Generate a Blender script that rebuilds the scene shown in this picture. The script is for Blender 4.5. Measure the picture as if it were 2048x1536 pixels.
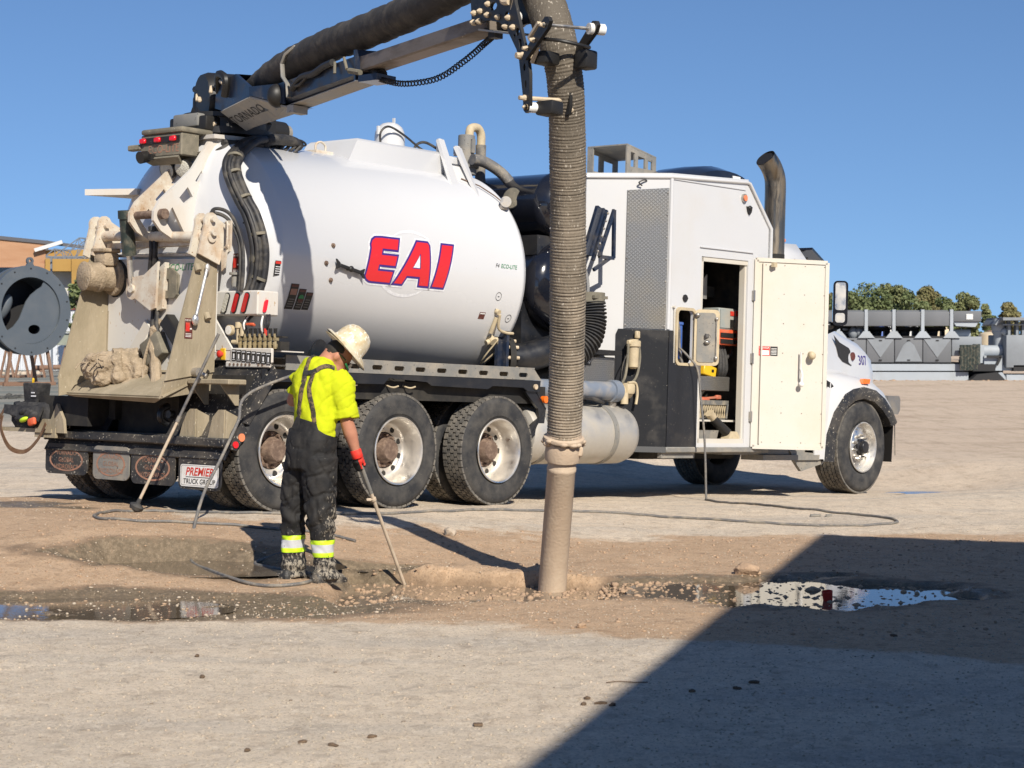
import bpy, bmesh, math, random
import numpy as np
from mathutils import Vector, Matrix, Euler
from mathutils.bvhtree import BVHTree
PI = math.pi
for o in list(bpy.data.objects):
    bpy.data.objects.remove(o)
scn = bpy.context.scene
COL = scn.collection

# ------------------------------------------------------------------ camera
cam_d = bpy.data.cameras.new('camera'); cam = bpy.data.objects.new('camera', cam_d); COL.objects.link(cam)
cam_d.sensor_width = 36.0; cam_d.lens = 36.0 * 3900 / 2048
cam_d.clip_start = 0.1; cam_d.clip_end = 6000
cam.location = (0, 0, 1.65)
cam.rotation_euler = (PI / 2 - math.atan(88 / 3900), 0, 0)
cam_d.dof.use_dof = True; cam_d.dof.focus_distance = 16.5; cam_d.dof.aperture_fstop = 8.0
scn.camera = cam
# ------------------------------------------------------------------ light
SUN_EL = math.radians(37); SUN_H = Vector((0.35, -0.937, 0)).normalized()
scn.view_settings.view_transform = 'Standard'; scn.view_settings.look = 'None'
scn.view_settings.gamma = 1; scn.view_settings.use_curve_mapping = False
scn.view_settings.exposure = 0.28
wld = bpy.data.worlds.new('World'); scn.world = wld; wld.use_nodes = True
wn = wld.node_tree.nodes; wl = wld.node_tree.links
sky = wn.new('ShaderNodeTexSky'); sky.sky_type = 'NISHITA'; sky.sun_disc = False
sky.sun_elevation = SUN_EL
sky.sun_rotation = math.atan2(SUN_H.x, SUN_H.y)
sky.altitude = 900; sky.air_density = 1.0; sky.dust_density = 0.1; sky.ozone_density = 2.0
# the yard's clear dry air: the pale band of the model's horizon is thinner here, so the sky is read from a little higher up all round
stc = wn.new('ShaderNodeTexCoord'); svm = wn.new('ShaderNodeMapping'); svm.inputs['Location'].default_value = (0, 0, .11); svm.inputs['Scale'].default_value = (1, 1, 1.0)
wl.new(stc.outputs['Generated'], svm.inputs[0]); wl.new(svm.outputs[0], sky.inputs[0])
stint = wn.new('ShaderNodeMix'); stint.data_type = 'RGBA'; stint.blend_type = 'MULTIPLY'; stint.inputs[0].default_value = 1; stint.inputs[7].default_value = (.84, 1.03, 1.25, 1)
wl.new(sky.outputs[0], stint.inputs[6]); wl.new(stint.outputs[2], wn['Background'].inputs[0])
wn['Background'].inputs[1].default_value = 0.073
sd = bpy.data.lights.new('sun', 'SUN'); sun = bpy.data.objects.new('sun', sd); COL.objects.link(sun)
sd.energy = 5.0; sd.angle = math.radians(0.53); sd.color = (1.0, 0.93, 0.82)
sdir = SUN_H * math.cos(SUN_EL) + Vector((0, 0, math.sin(SUN_EL)))
sun.rotation_euler = (-sdir).to_track_quat('-Z', 'Y').to_euler()
sun.location = sdir * 40

# ------------------------------------------------------------------ tags
def tag(o, label=None, cat=None, group=None, kind=None):
    if label: o['label'] = label
    if cat: o['category'] = cat
    if group: o['group'] = group
    if kind: o['kind'] = kind
    return o
def thing(name, label, cat, loc=(0, 0, 0), rot=(0, 0, 0), group=None):
    o = bpy.data.objects.new(name, None); COL.objects.link(o)
    o.empty_display_size = 0.2; o.location = loc; o.rotation_euler = rot
    return tag(o, label, cat, group)
def dup(o, parent=None, **kw):
    c = o.copy(); COL.objects.link(c)
    if parent is not None: c.parent = parent
    for ch in list(o.children): dup(ch, c)
    return c

# ------------------------------------------------------------------ noise in numpy
def vnoise(x, y, seed=0):
    x = np.asarray(x, float); y = np.asarray(y, float)
    xi = np.floor(x).astype(np.int64); yi = np.floor(y).astype(np.int64)
    fx = x - xi; fy = y - yi; fx = fx * fx * (3 - 2 * fx); fy = fy * fy * (3 - 2 * fy)
    def h(a, b):
        n = (a * 374761393 + b * 668265263 + seed * 1442695041) & 0x7fffffff
        n = (n ^ (n >> 13)) * 1274126177 & 0x7fffffff
        n = (n ^ (n >> 16)) * 2246822519 & 0x7fffffff
        return (n & 0xffff) / 32767.5 - 1.0
    a = h(xi, yi); b = h(xi + 1, yi); c = h(xi, yi + 1); d = h(xi + 1, yi + 1)
    return (a * (1 - fx) + b * fx) * (1 - fy) + (c * (1 - fx) + d * fx) * fy
def fbm(x, y, oct=4, seed=0, gain=.5):
    s = 0; a = 1.0; f = 1.0
    for i in range(oct):
        s = s + a * vnoise(x * f, y * f, seed + i * 17); a *= gain; f *= 2.03
    return s
def sst(a, b, x):
    t = np.clip((np.asarray(x, float) - a) / (b - a), 0, 1); return t * t * (3 - 2 * t)

# ------------------------------------------------------------------ materials
def _mk(name):
    m = bpy.data.materials.new(name); m.use_nodes = True
    nt = m.node_tree; return m, nt.nodes, nt.links, nt.nodes['Principled BSDF']
def rgb(c): return (c[0], c[1], c[2], 1)
def mat(name, base, rough=.5, metal=0.0, dirt=None, amt=.5, scale=3.0, lo=.45, hi=.65, spots=None, sscale=40, sth=.68,
        bump=0.0, bscale=60, stretch=(1, 1, 1), spec=.5, var=.08, rdirt=.85, coat=0.0, grad=None):
    """base colour + stains of dirt (noise mask) + fine spatter + bump. grad=(z0,z1): dust settles from z1 (none) to z0 (full), local z."""
    m, n, l, p = _mk(name)
    tc = n.new('ShaderNodeTexCoord'); mp = n.new('ShaderNodeMapping'); mp.inputs['Scale'].default_value = stretch
    l.new(tc.outputs['Object'], mp.inputs[0]); vec = mp.outputs[0]
    p.inputs['Metallic'].default_value = metal; p.inputs['Specular IOR Level'].default_value = spec
    p.inputs['Coat Weight'].default_value = coat
    nz = n.new('ShaderNodeTexNoise'); nz.inputs['Scale'].default_value = scale * 1.7; nz.inputs['Detail'].default_value = 6
    l.new(vec, nz.inputs['Vector'])
    mv = n.new('ShaderNodeMix'); mv.data_type = 'RGBA'
    mv.inputs[6].default_value = rgb([c * (1 - var) for c in base]); mv.inputs[7].default_value = rgb([min(1, c * (1 + var)) for c in base])
    l.new(nz.outputs[0], mv.inputs[0]); col = mv.outputs[2]; rg = None
    p.inputs['Roughness'].default_value = rough
    if dirt is not None:
        dn = n.new('ShaderNodeTexNoise'); dn.inputs['Scale'].default_value = scale; dn.inputs['Detail'].default_value = 8; dn.inputs['Roughness'].default_value = .65
        l.new(vec, dn.inputs['Vector'])
        rp = n.new('ShaderNodeMapRange'); rp.inputs[1].default_value = lo; rp.inputs[2].default_value = hi
        rp.inputs[4].default_value = amt; l.new(dn.outputs[0], rp.inputs[0]); fac = rp.outputs[0]
        if grad:
            sx = n.new('ShaderNodeSeparateXYZ'); l.new(tc.outputs['Object'], sx.inputs[0])
            gr = n.new('ShaderNodeMapRange'); gr.inputs[1].default_value = grad[1]; gr.inputs[2].default_value = grad[0]
            l.new(sx.outputs[2], gr.inputs[0])
            ad = n.new('ShaderNodeMath'); ad.operation = 'MULTIPLY'; l.new(fac, ad.inputs[0]); l.new(gr.outputs[0], ad.inputs[1])
            fac = ad.outputs[0]
        md = n.new('ShaderNodeMix'); md.data_type = 'RGBA'; l.new(fac, md.inputs[0]); l.new(col, md.inputs[6]); md.inputs[7].default_value = rgb(dirt)
        col = md.outputs[2]
        mr = n.new('ShaderNodeMapRange'); mr.inputs[3].default_value = rough; mr.inputs[4].default_value = rdirt
        l.new(fac, mr.inputs[0]); l.new(mr.outputs[0], p.inputs['Roughness'])
        if metal > 0:
            mm = n.new('ShaderNodeMapRange'); mm.inputs[3].default_value = metal; mm.inputs[4].default_value = metal * .2
            l.new(fac, mm.inputs[0]); l.new(mm.outputs[0], p.inputs['Metallic'])
    if spots is not None:
        sn = n.new('ShaderNodeTexNoise'); sn.inputs['Scale'].default_value = sscale; sn.inputs['Detail'].default_value = 3
        l.new(vec, sn.inputs['Vector'])
        sr = n.new('ShaderNodeMapRange'); sr.inputs[1].default_value = sth; sr.inputs[2].default_value = sth + .04
        l.new(sn.outputs[0], sr.inputs[0])
        ms = n.new('ShaderNodeMix'); ms.data_type = 'RGBA'; l.new(sr.outputs[0], ms.inputs[0]); l.new(col, ms.inputs[6]); ms.inputs[7].default_value = rgb(spots)
        col = ms.outputs[2]
    l.new(col, p.inputs['Base Color'])
    if bump:
        bn = n.new('ShaderNodeTexNoise'); bn.inputs['Scale'].default_value = bscale; bn.inputs['Detail'].default_value = 5; l.new(vec, bn.inputs['Vector'])
        bp = n.new('ShaderNodeBump'); bp.inputs['Strength'].default_value = bump; bp.inputs['Distance'].default_value = .02
        l.new(bn.outputs[0], bp.inputs['Height']); l.new(bp.outputs[0], p.inputs['Normal'])
    return m
TAN = (.36, .29, .20); MUD = (.30, .235, .16)
M = {}
M['white'] = mat('white_paint', (.57, .57, .57), .28, dirt=(.52, .46, .36), amt=.30, scale=1.3, lo=.5, hi=.78, spots=(.45, .37, .27), sscale=55, sth=.735, var=.025, coat=.3, bump=.012, bscale=3)
M['white_tank'] = mat('white_tank_paint', (.575, .578, .585), .26, dirt=(.50, .45, .37), amt=.35, scale=1.1, lo=.30, hi=.8, spots=(.42, .35, .26), sscale=70, sth=.745, var=.02, coat=.35, grad=(1.25, 2.1), bump=.01, bscale=2.5)
M['white_rear'] = mat('stained_white_paint', (.60, .58, .54), .4, dirt=(.55, .40, .24), amt=.6, scale=2.2, lo=.46, hi=.74, spots=(.42, .28, .15), sscale=38, sth=.68, var=.05, stretch=(1, 1, .45))
M['white_dusty'] = mat('dusty_white_paint', (.57, .54, .475), .5, dirt=(.56, .46, .32), amt=.45, scale=1.8, lo=.42, hi=.78, spots=(.40, .30, .19), sscale=60, sth=.705, var=.04)
M['cream'] = mat('rust_stained_cream', (.60, .55, .46), .5, dirt=(.38, .22, .10), amt=.8, scale=6, lo=.42, hi=.72, spots=(.28, .15, .08), sscale=55, sth=.66, var=.08, bump=.06, bscale=40)
M['mud'] = mat('dried_mud_on_steel', (.27, .225, .15), .9, dirt=(.42, .35, .25), amt=.8, scale=4, lo=.4, hi=.7, spots=(.50, .44, .33), sscale=60, sth=.68, bump=.25, bscale=40, stretch=(1, 1, .35))
M['mud_lump'] = mat('caked_mud', (.37, .29, .20), .95, dirt=(.22, .17, .11), amt=.8, scale=9, spots=(.5, .43, .33), sscale=60, sth=.66, bump=.6, bscale=50)
M['black'] = mat('black_paint', (.012, .013, .016), .33, dirt=(.10, .085, .065), amt=.45, scale=2.5, lo=.5, hi=.8, spots=(.33, .30, .25), sscale=70, sth=.715, var=.2)
M['black_spat'] = mat('mud_spattered_black', (.018, .019, .022), .5, dirt=(.17, .145, .11), amt=.6, scale=3, lo=.42, hi=.75, spots=(.42, .38, .31), sscale=48, sth=.64, var=.2)
M['black_gloss'] = mat('gloss_black_drum', (.008, .009, .014), .12, dirt=(.09, .08, .065), amt=.3, scale=1.6, lo=.5, hi=.85, var=.2, coat=.6)
M['navy'] = mat('dark_navy_steel', (.012, .02, .042), .3, dirt=(.16, .14, .11), amt=.55, scale=4, lo=.5, hi=.75, spots=(.35, .31, .25), sscale=60, sth=.72)
M['dirty_grey'] = mat('dust_grey_steel', (.20, .195, .18), .6, dirt=(.36, .31, .24), amt=.7, scale=4, spots=(.07, .065, .06), sscale=40, sth=.66)
M['boom_beam'] = mat('worn_brown_steel', (.23, .19, .155), .55, metal=.3, dirt=(.07, .058, .05), amt=.85, scale=3, lo=.42, hi=.62, spots=(.45, .40, .33), sscale=40, sth=.7, stretch=(.35, .35, 1.5))
M['olive'] = mat('dusty_olive_grey', (.155, .14, .105), .75, dirt=(.30, .26, .19), amt=.6, scale=6, spots=(.42, .37, .3), sscale=70, sth=.68)
M['rubber'] = mat('tyre_rubber', (.027, .028, .031), .75, dirt=(.13, .12, .105), amt=.7, scale=6, lo=.38, hi=.75, spots=(.30, .27, .22), sscale=80, sth=.72, bump=.15, bscale=80, spec=.3)
M['tread'] = mat('dusty_tyre_tread', (.085, .082, .078), .9, dirt=(.24, .215, .18), amt=.8, scale=12, lo=.35, hi=.65, bump=.3, bscale=90, spec=.2)
M['alu'] = mat('polished_aluminium', (.76, .74, .70), .26, metal=1.0, dirt=(.48, .41, .32), amt=.85, scale=4, lo=.36, hi=.75, rdirt=.7)
M['alu_tank'] = mat('brushed_dusty_aluminium', (.62, .60, .56), .42, metal=.8, dirt=(.40, .35, .27), amt=.75, scale=2.4, lo=.35, hi=.7, rdirt=.85, spots=(.6, .55, .46), sscale=50, sth=.7)
M['chrome'] = mat('bright_chrome', (.80, .79, .76), .21, metal=1.0, var=.02, dirt=(.45, .40, .32), amt=.75, scale=5, lo=.38, hi=.75)
M['bumper'] = mat('dusty_dull_bumper', (.34, .33, .31), .38, metal=.8, dirt=(.25, .21, .16), amt=.7, scale=4)
M['flap_grey'] = mat('dust_streaked_flap', (.06, .06, .06), .6, dirt=(.34, .30, .24), amt=.8, scale=9, stretch=(1.5, 1.5, .4))
M['steel'] = mat('plain_steel', (.45, .43, .40), .35, metal=.9, dirt=(.30, .25, .18), amt=.6, scale=9)
M['rust_hub'] = mat('rusty_brown_hub', (.13, .085, .062), .8, dirt=(.28, .20, .145), amt=.7, scale=20, bump=.2)
M['dark'] = mat('dark_underbody', (.014, .013, .012), .8, dirt=(.07, .06, .045), amt=.5, scale=4)
M['hose_blk'] = mat('black_hydraulic_hose', (.02, .02, .022), .55, dirt=(.16, .14, .11), amt=.5, scale=8)
M['grey_hose'] = mat('dusty_grey_hose', (.13, .125, .12), .6, dirt=(.30, .26, .2), amt=.8, scale=10, spots=(.4, .36, .3), sscale=90, sth=.66)
M['red'] = mat('red_lens', (.45, .012, .016), .18, var=.15, coat=.5)
M['red_lamp'] = mat('bright_red_lens', (.75, .01, .02), .2, var=.1, coat=.4)
M['orange'] = mat('orange_lens', (.85, .16, .01), .22, var=.1, coat=.5)
M['amber_dusty'] = mat('dusty_orange_lens', (.70, .22, .10), .5, var=.1)
M['clear'] = mat('clear_lens', (.55, .53, .45), .25, bump=.6, bscale=90)
M['yellow'] = mat('safety_yellow', (.75, .46, .02), .45)
M['poly_white'] = mat('white_plastic', (.82, .81, .78), .4, dirt=(.5, .42, .3), amt=.35, scale=8)
M['tan_bolt'] = mat('tan_coated_bolt', (.58, .47, .33), .6, dirt=(.35, .27, .18), amt=.6, scale=20)
M['ink'] = mat('black_print', (.015, .014, .013), .5, spots=(.3, .26, .2), sscale=90, sth=.72)
M['lred'] = mat('logo_red', (.62, .02, .025), .35, spots=(.7, .3, .25), sscale=45, sth=.73, var=.05)
M['lblue'] = mat('logo_navy', (.045, .02, .19), .35, var=.08)
M['lgrey'] = mat('faded_grey_print', (.60, .60, .62), .4, dirt=(.78, .78, .78), amt=.9, scale=14, lo=.45, hi=.6)
M['lgreen'] = mat('green_print', (.02, .22, .07), .5)
M['lwhite'] = mat('white_print', (.8, .79, .76), .45, dirt=(.5, .45, .36), amt=.4, scale=20)
M['dred'] = mat('label_red', (.58, .03, .02), .5, dirt=(.4, .2, .12), amt=.3, scale=20)
M['dred_brown'] = mat('label_dark_red', (.10, .02, .016), .5, dirt=(.25, .17, .12), amt=.3, scale=20)
M['fadeprint'] = mat('faded_orange_print', (.40, .20, .13), .75, dirt=(.20, .155, .12), amt=.7, scale=18)
M['glass'] = mat('dark_glass', (.01, .012, .014), .04, coat=.5)
M['blue_pl'] = mat('blue_plastic', (.05, .13, .45), .4, dirt=(.2, .22, .3), amt=.3, scale=8)
M['grey_box'] = mat('grey_steel_box', (.30, .32, .30), .5, dirt=(.4, .34, .26), amt=.5, scale=5)
M['orange_paint'] = mat('orange_panel', (.72, .10, .03), .5, dirt=(.4, .25, .16), amt=.4, scale=8)
M['filter'] = mat('tan_filter_housing', (.52, .43, .28), .6, dirt=(.36, .29, .2), amt=.6, scale=8)
M['brass'] = mat('dull_brass', (.45, .36, .20), .45, metal=.7, dirt=(.35, .3, .2), amt=.7, scale=20)
M['green_m'] = mat('dark_green_black_steel', (.022, .034, .030), .5, dirt=(.2, .17, .12), amt=.6, scale=10)

def mat_plate():
    """diamond tread plate: raised lozenges from two crossed wave sets."""
    m, n, l, p = _mk('diamond_tread_plate')
    tc = n.new('ShaderNodeTexCoord')
    def loz(ang, off):
        mp = n.new('ShaderNodeMapping'); mp.inputs['Rotation'].default_value = (0, 0, ang); mp.inputs['Scale'].default_value = (1 / .027, 1 / .027, 1)
        mp.inputs['Location'].default_value = (off, off, 0)
        l.new(tc.outputs['UV'], mp.inputs[0])
        sx = n.new('ShaderNodeSeparateXYZ'); l.new(mp.outputs[0], sx.inputs[0])
        out = []
        for k, w in ((0, .42), (1, .13)):
            fr = n.new('ShaderNodeMath'); fr.operation = 'FRACT'; l.new(sx.outputs[k], fr.inputs[0])
            sb = n.new('ShaderNodeMath'); sb.operation = 'SUBTRACT'; l.new(fr.outputs[0], sb.inputs[0]); sb.inputs[1].default_value = .5
            ab = n.new('ShaderNodeMath'); ab.operation = 'ABSOLUTE'; l.new(sb.outputs[0], ab.inputs[0])
            dv = n.new('ShaderNodeMath'); dv.operation = 'DIVIDE'; l.new(ab.outputs[0], dv.inputs[0]); dv.inputs[1].default_value = w
            pw = n.new('ShaderNodeMath'); pw.operation = 'POWER'; l.new(dv.outputs[0], pw.inputs[0]); pw.inputs[1].default_value = 2
            out.append(pw.outputs[0])
        ad = n.new('ShaderNodeMath'); l.new(out[0], ad.inputs[0]); l.new(out[1], ad.inputs[1])
        mr = n.new('ShaderNodeMapRange'); mr.inputs[1].default_value = 1; mr.inputs[2].default_value = .2; l.new(ad.outputs[0], mr.inputs[0])
        return mr.outputs[0]
    a = loz(PI / 4, 0); b = loz(-PI / 4, .5)
    mx = n.new('ShaderNodeMath'); mx.operation = 'MAXIMUM'; l.new(a, mx.inputs[0]); l.new(b, mx.inputs[1])
    bp = n.new('ShaderNodeBump'); bp.inputs['Strength'].default_value = 1.0; bp.inputs['Distance'].default_value = .008
    l.new(mx.outputs[0], bp.inputs['Height']); l.new(bp.outputs[0], p.inputs['Normal'])
    dn = n.new('ShaderNodeTexNoise'); dn.inputs['Scale'].default_value = 2.2; dn.inputs['Detail'].default_value = 8; l.new(tc.outputs['Object'], dn.inputs['Vector'])
    rp = n.new('ShaderNodeMapRange'); rp.inputs[1].default_value = .42; rp.inputs[2].default_value = .72; rp.inputs[4].default_value = .75; l.new(dn.outputs[0], rp.inputs[0])
    mix = n.new('ShaderNodeMix'); mix.data_type = 'RGBA'; mix.inputs[6].default_value = (.27, .275, .28, 1); mix.inputs[7].default_value = (.36, .32, .25, 1)
    l.new(rp.outputs[0], mix.inputs[0]); l.new(mix.outputs[2], p.inputs['Base Color'])
    p.inputs['Metallic'].default_value = .75; p.inputs['Roughness'].default_value = .38
    return m
M['plate'] = mat_plate()

# ------------------------------------------------------------------ mesh builder
def frame_of(d):
    d = Vector(d).normalized()
    a = Vector((0, 0, 1)) if abs(d.z) < .95 else Vector((1, 0, 0))
    u = a.cross(d).normalized(); return u, d.cross(u).normalized(), d
class B:
    def __init__(s): s.v = []; s.f = []; s.uv = None
    def add(s, vs, fs):
        o = len(s.v); s.v += [tuple(v) for v in vs]; s.f += [tuple(i + o for i in f) for f in fs]; return s
    def box(s, c, d, R=None, ch=0.0):
        """box centred c, full size d, optional rotation matrix, chamfer ch"""
        hx, hy, hz = d[0] / 2, d[1] / 2, d[2] / 2; c = Vector(c)
        ch = min(ch, hx * .9, hy * .9, hz * .9)
        if ch <= 0:
            vs = [Vector((x, y, z)) for x in (-hx, hx) for y in (-hy, hy) for z in (-hz, hz)]
            fs = [(0, 1, 3, 2), (4, 6, 7, 5), (0, 4, 5, 1), (2, 3, 7, 6), (0, 2, 6, 4), (1, 5, 7, 3)]
        else:
            bm = bmesh.new(); bmesh.ops.create_cube(bm, size=1, matrix=Matrix.Diagonal((d[0], d[1], d[2], 1)))
            bmesh.ops.bevel(bm, geom=bm.edges[:], offset=ch, segments=2 if ch > .012 else 1, profile=.5, affect='EDGES')
            bm.verts.ensure_lookup_table(); bm.verts.index_update()
            vs = [v.co.copy() for v in bm.verts]; fs = [tuple(v.index for v in f.verts) for f in bm.faces]; bm.free()
        if R is not None: vs = [R @ v for v in vs]
        return s.add([v + c for v in vs], fs)
    def bar(s, a, b, w, h, ch=0.0, up=(0, 0, 1)):
        """rectangular bar from a to b, width w across, h along up"""
        a = Vector(a); b = Vector(b); d = (b - a); L = d.length; d.normalize()
        up = Vector(up); x = d.cross(up)
        if x.length < 1e-4: x = d.cross(Vector((1, 0, 0)))
        x.normalize(); z = x.cross(d).normalized()
        R = Matrix((x, d, z)).transposed()
        return s.box((a + b) / 2, (w, L, h), R, ch)
    def cyl(s, a, b, r0, r1=None, n=20, cap=True):
        r1 = r0 if r1 is None else r1
        a = Vector(a); b = Vector(b); u, w, d = frame_of(b - a)
        vs = []
        for c, r in ((a, r0), (b, r1)):
            for i in range(n):
                t = 2 * PI * i / n; vs.append(c + (u * math.cos(t) + w * math.sin(t)) * r)
        fs = [(i, (i + 1) % n, n + (i + 1) % n, n + i) for i in range(n)]
        if cap: fs += [tuple(range(n - 1, -1, -1)), tuple(range(n, 2 * n))]
        return s.add(vs, fs)
    def lathe(s, o, d, prof, n=32, close=False, ang=2 * PI):
        """prof = [(r, h)] along axis d from o"""
        o = Vector(o); u, w, d = frame_of(d); m = len(prof); vs = []
        for i in range(n):
            t = ang * i / n
            e = u * math.cos(t) + w * math.sin(t)
            for r, h in prof: vs.append(o + d * h + e * r)
        fs = []
        for i in range(n):
            j = (i + 1) % n
            for k in range(m - 1 if not close else m):
                kk = (k + 1) % m
                fs.append((i * m + k, j * m + k, j * m + kk, i * m + kk))
        if not close:
            if prof[0][0] > 1e-5: fs.append(tuple(i * m for i in range(n - 1, -1, -1)))
            if prof[-1][0] > 1e-5: fs.append(tuple(i * m + m - 1 for i in range(n)))
        return s.add(vs, fs)
    def tube(s, pts, r, n=8, cap=True, flat=None):
        pts = [Vector(p) for p in pts]; m = len(pts)
        rs = r if isinstance(r, (list, tuple)) else [r] * m
        T = []
        for i in range(m):
            T.append((pts[min(i + 1, m - 1)] - pts[max(i - 1, 0)]).normalized())
        u = frame_of(T[0])[0]; vs = []
        for i in range(m):
            if i > 0:
                u = (u - T[i] * u.dot(T[i]))
                if u.length < 1e-5: u = frame_of(T[i])[0]
                u.normalize()
            w = T[i].cross(u)
            for k in range(n):
                a = 2 * PI * k / n
                vs.append(pts[i] + (u * math.cos(a) + w * math.sin(a) * (flat or 1)) * rs[i])
        fs = []
        for i in range(m - 1):
            for k in range(n):
                kk = (k + 1) % n
                fs.append((i * n + k, i * n + kk, (i + 1) * n + kk, (i + 1) * n + k))
        if cap: fs += [tuple(range(n - 1, -1, -1)), tuple((m - 1) * n + k for k in range(n))]
        return s.add(vs, fs)
    def prism(s, poly, o, ux, uy, th):
        """2-D polygon in frame o,ux,uy extruded th along ux x uy (centred)"""
        o = Vector(o); ux = Vector(ux).normalized(); uy = Vector(uy).normalized(); nz = ux.cross(uy).normalized()
        n = len(poly)
        vs = [o + ux * p[0] + uy * p[1] + nz * th / 2 for p in poly] + [o + ux * p[0] + uy * p[1] - nz * th / 2 for p in poly]
        fs = [tuple(range(n)), tuple(range(2 * n - 1, n - 1, -1))] + [(i, n + i, n + (i + 1) % n, (i + 1) % n) for i in range(n)]
        return s.add(vs, fs)
    def slab(s, quad, th, side=1):
        """planar polygon given by 3-D corners, thickened by th along its normal"""
        q = [Vector(p) for p in quad]; nz = (q[1] - q[0]).cross(q[2] - q[0]).normalized() * th * side; n = len(q)
        return s.add(q + [p + nz for p in q], [tuple(range(n)), tuple(range(2 * n - 1, n - 1, -1))] + [(i, (i + 1) % n, n + (i + 1) % n, n + i) for i in range(n)])
    def ell(s, c, r, n=16, m=10, R=None):
        c = Vector(c); vs = []; fs = []
        for j in range(m + 1):
            ph = -PI / 2 + PI * j / m
            for i in range(n):
                t = 2 * PI * i / n
                v = Vector((r[0] * math.cos(ph) * math.cos(t), r[1] * math.cos(ph) * math.sin(t), r[2] * math.sin(ph)))
                vs.append(c + (R @ v if R is not None else v))
        for j in range(m):
            for i in range(n):
                k = (i + 1) % n; fs.append((j * n + i, j * n + k, (j + 1) * n + k, (j + 1) * n + i))
        return s.add(vs, fs)
    def loft(s, rings, cap=True, closed=True):
        n = len(rings[0]); vs = [p for r in rings for p in r]; fs = []
        for i in range(len(rings) - 1):
            for k in range(n if closed else n - 1):
                kk = (k + 1) % n; fs.append((i * n + k, i * n + kk, (i + 1) * n + kk, (i + 1) * n + k))
        if cap: fs += [tuple(range(n - 1, -1, -1)), tuple((len(rings) - 1) * n + k for k in range(n))]
        return s.add(vs, fs)
    def mesh(s, name, flip=False, smooth=40, weld=True):
        me = bpy.data.meshes.new(name)
        vs = [(v[0], -v[1], v[2]) for v in s.v] if flip else s.v
        me.from_pydata(vs, [], s.f); me.validate()
        bm = bmesh.new(); bm.from_mesh(me)
        if weld: bmesh.ops.remove_doubles(bm, verts=bm.verts, dist=1e-5)
        bmesh.ops.recalc_face_normals(bm, faces=bm.faces); bm.to_mesh(me); bm.free()
        if smooth:
            me.polygons.foreach_set('use_smooth', [True] * len(me.polygons)); me.set_sharp_from_angle(angle=math.radians(smooth))
        return me
    def obj(s, name, m, parent=None, flip=False, smooth=40, weld=True):
        me = s.mesh(name, flip, smooth, weld)
        me.materials.append(M[m] if isinstance(m, str) else m)
        o = bpy.data.objects.new(name, me); COL.objects.link(o)
        if parent is not None: o.parent = parent
        return o

def spl(pts, n=8):
    """Catmull-Rom through pts"""
    P = [Vector(p) for p in pts]; out = []
    for i in range(len(P) - 1):
        a = P[max(i - 1, 0)]; b = P[i]; c = P[i + 1]; d = P[min(i + 2, len(P) - 1)]
        for k in range(n):
            t = k / n
            out.append(.5 * ((2 * b) + (c - a) * t + (2 * a - 5 * b + 4 * c - d) * t * t + (3 * b - a - 3 * c + d) * t ** 3))
    out.append(P[-1]); return out
def arc2(cx, cy, r, a0, a1, n=10):
    return [(cx + r * math.cos(math.radians(a0 + (a1 - a0) * i / n)), cy + r * math.sin(math.radians(a0 + (a1 - a0) * i / n))) for i in range(n + 1)]
def rrect(w, h, r, n=4):
    o = []
    for cx, cy, a in ((w / 2 - r, h / 2 - r, 0), (-w / 2 + r, h / 2 - r, 90), (-w / 2 + r, -h / 2 + r, 180), (w / 2 - r, -h / 2 + r, 270)):
        o += arc2(cx, cy, r, a, a + 90, n)
    return o
def curve_geo(loops=None, text=None, size=1.0, offset=0.0, extrude=0.0, bisect=0, shear=0.0, align='CENTER', spacing=1.0):
    """flat outlines (holes allowed) or built-in-font text -> (verts, faces)"""
    if text is not None:
        cu = bpy.data.curves.new('t', 'FONT'); cu.body = text; cu.size = size; cu.align_x = align; cu.align_y = 'CENTER'; cu.shear = shear; cu.space_character = spacing
    else:
        cu = bpy.data.curves.new('c', 'CURVE'); cu.dimensions = '2D'
        for lp in loops:
            sp = cu.splines.new('POLY'); sp.points.add(len(lp) - 1)
            for i, p in enumerate(lp): sp.points[i].co = (p[0], p[1], 0, 1)
            sp.use_cyclic_u = True
    cu.fill_mode = 'BOTH'; cu.offset = offset; cu.extrude = extrude; cu.resolution_u = 3
    o = bpy.data.objects.new('t', cu); me = o.to_mesh()
    bm = bmesh.new(); bm.from_mesh(me); o.to_mesh_clear(); bpy.data.objects.remove(o); bpy.data.curves.remove(cu)
    bmesh.ops.remove_doubles(bm, verts=bm.verts, dist=1e-5)
    if bisect:
        ys = [v.co.y for v in bm.verts]; y = min(ys) + bisect
        while y < max(ys):
            bmesh.ops.bisect_plane(bm, geom=bm.verts[:] + bm.edges[:] + bm.faces[:], plane_co=(0, y, 0), plane_no=(0, 1, 0)); y += bisect
    bm.verts.index_update()
    vs = [v.co.copy() for v in bm.verts]; fs = [tuple(v.index for v in f.verts) for f in bm.faces]; bm.free()
    return vs, fs
def decal(b, geo, o, ux, uy, lift=0.0):
    o = Vector(o); ux = Vector(ux).normalized(); uy = Vector(uy).normalized(); nz = ux.cross(uy)
    b.add([o + ux * v.x + uy * v.y + nz * (lift + v.z) for v in geo[0]], geo[1]); return b
def holed_plate(b, outer, holes, o, ux, uy, th):
    return decal(b, curve_geo([outer] + holes, extrude=th / 2), o, ux, uy)
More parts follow.
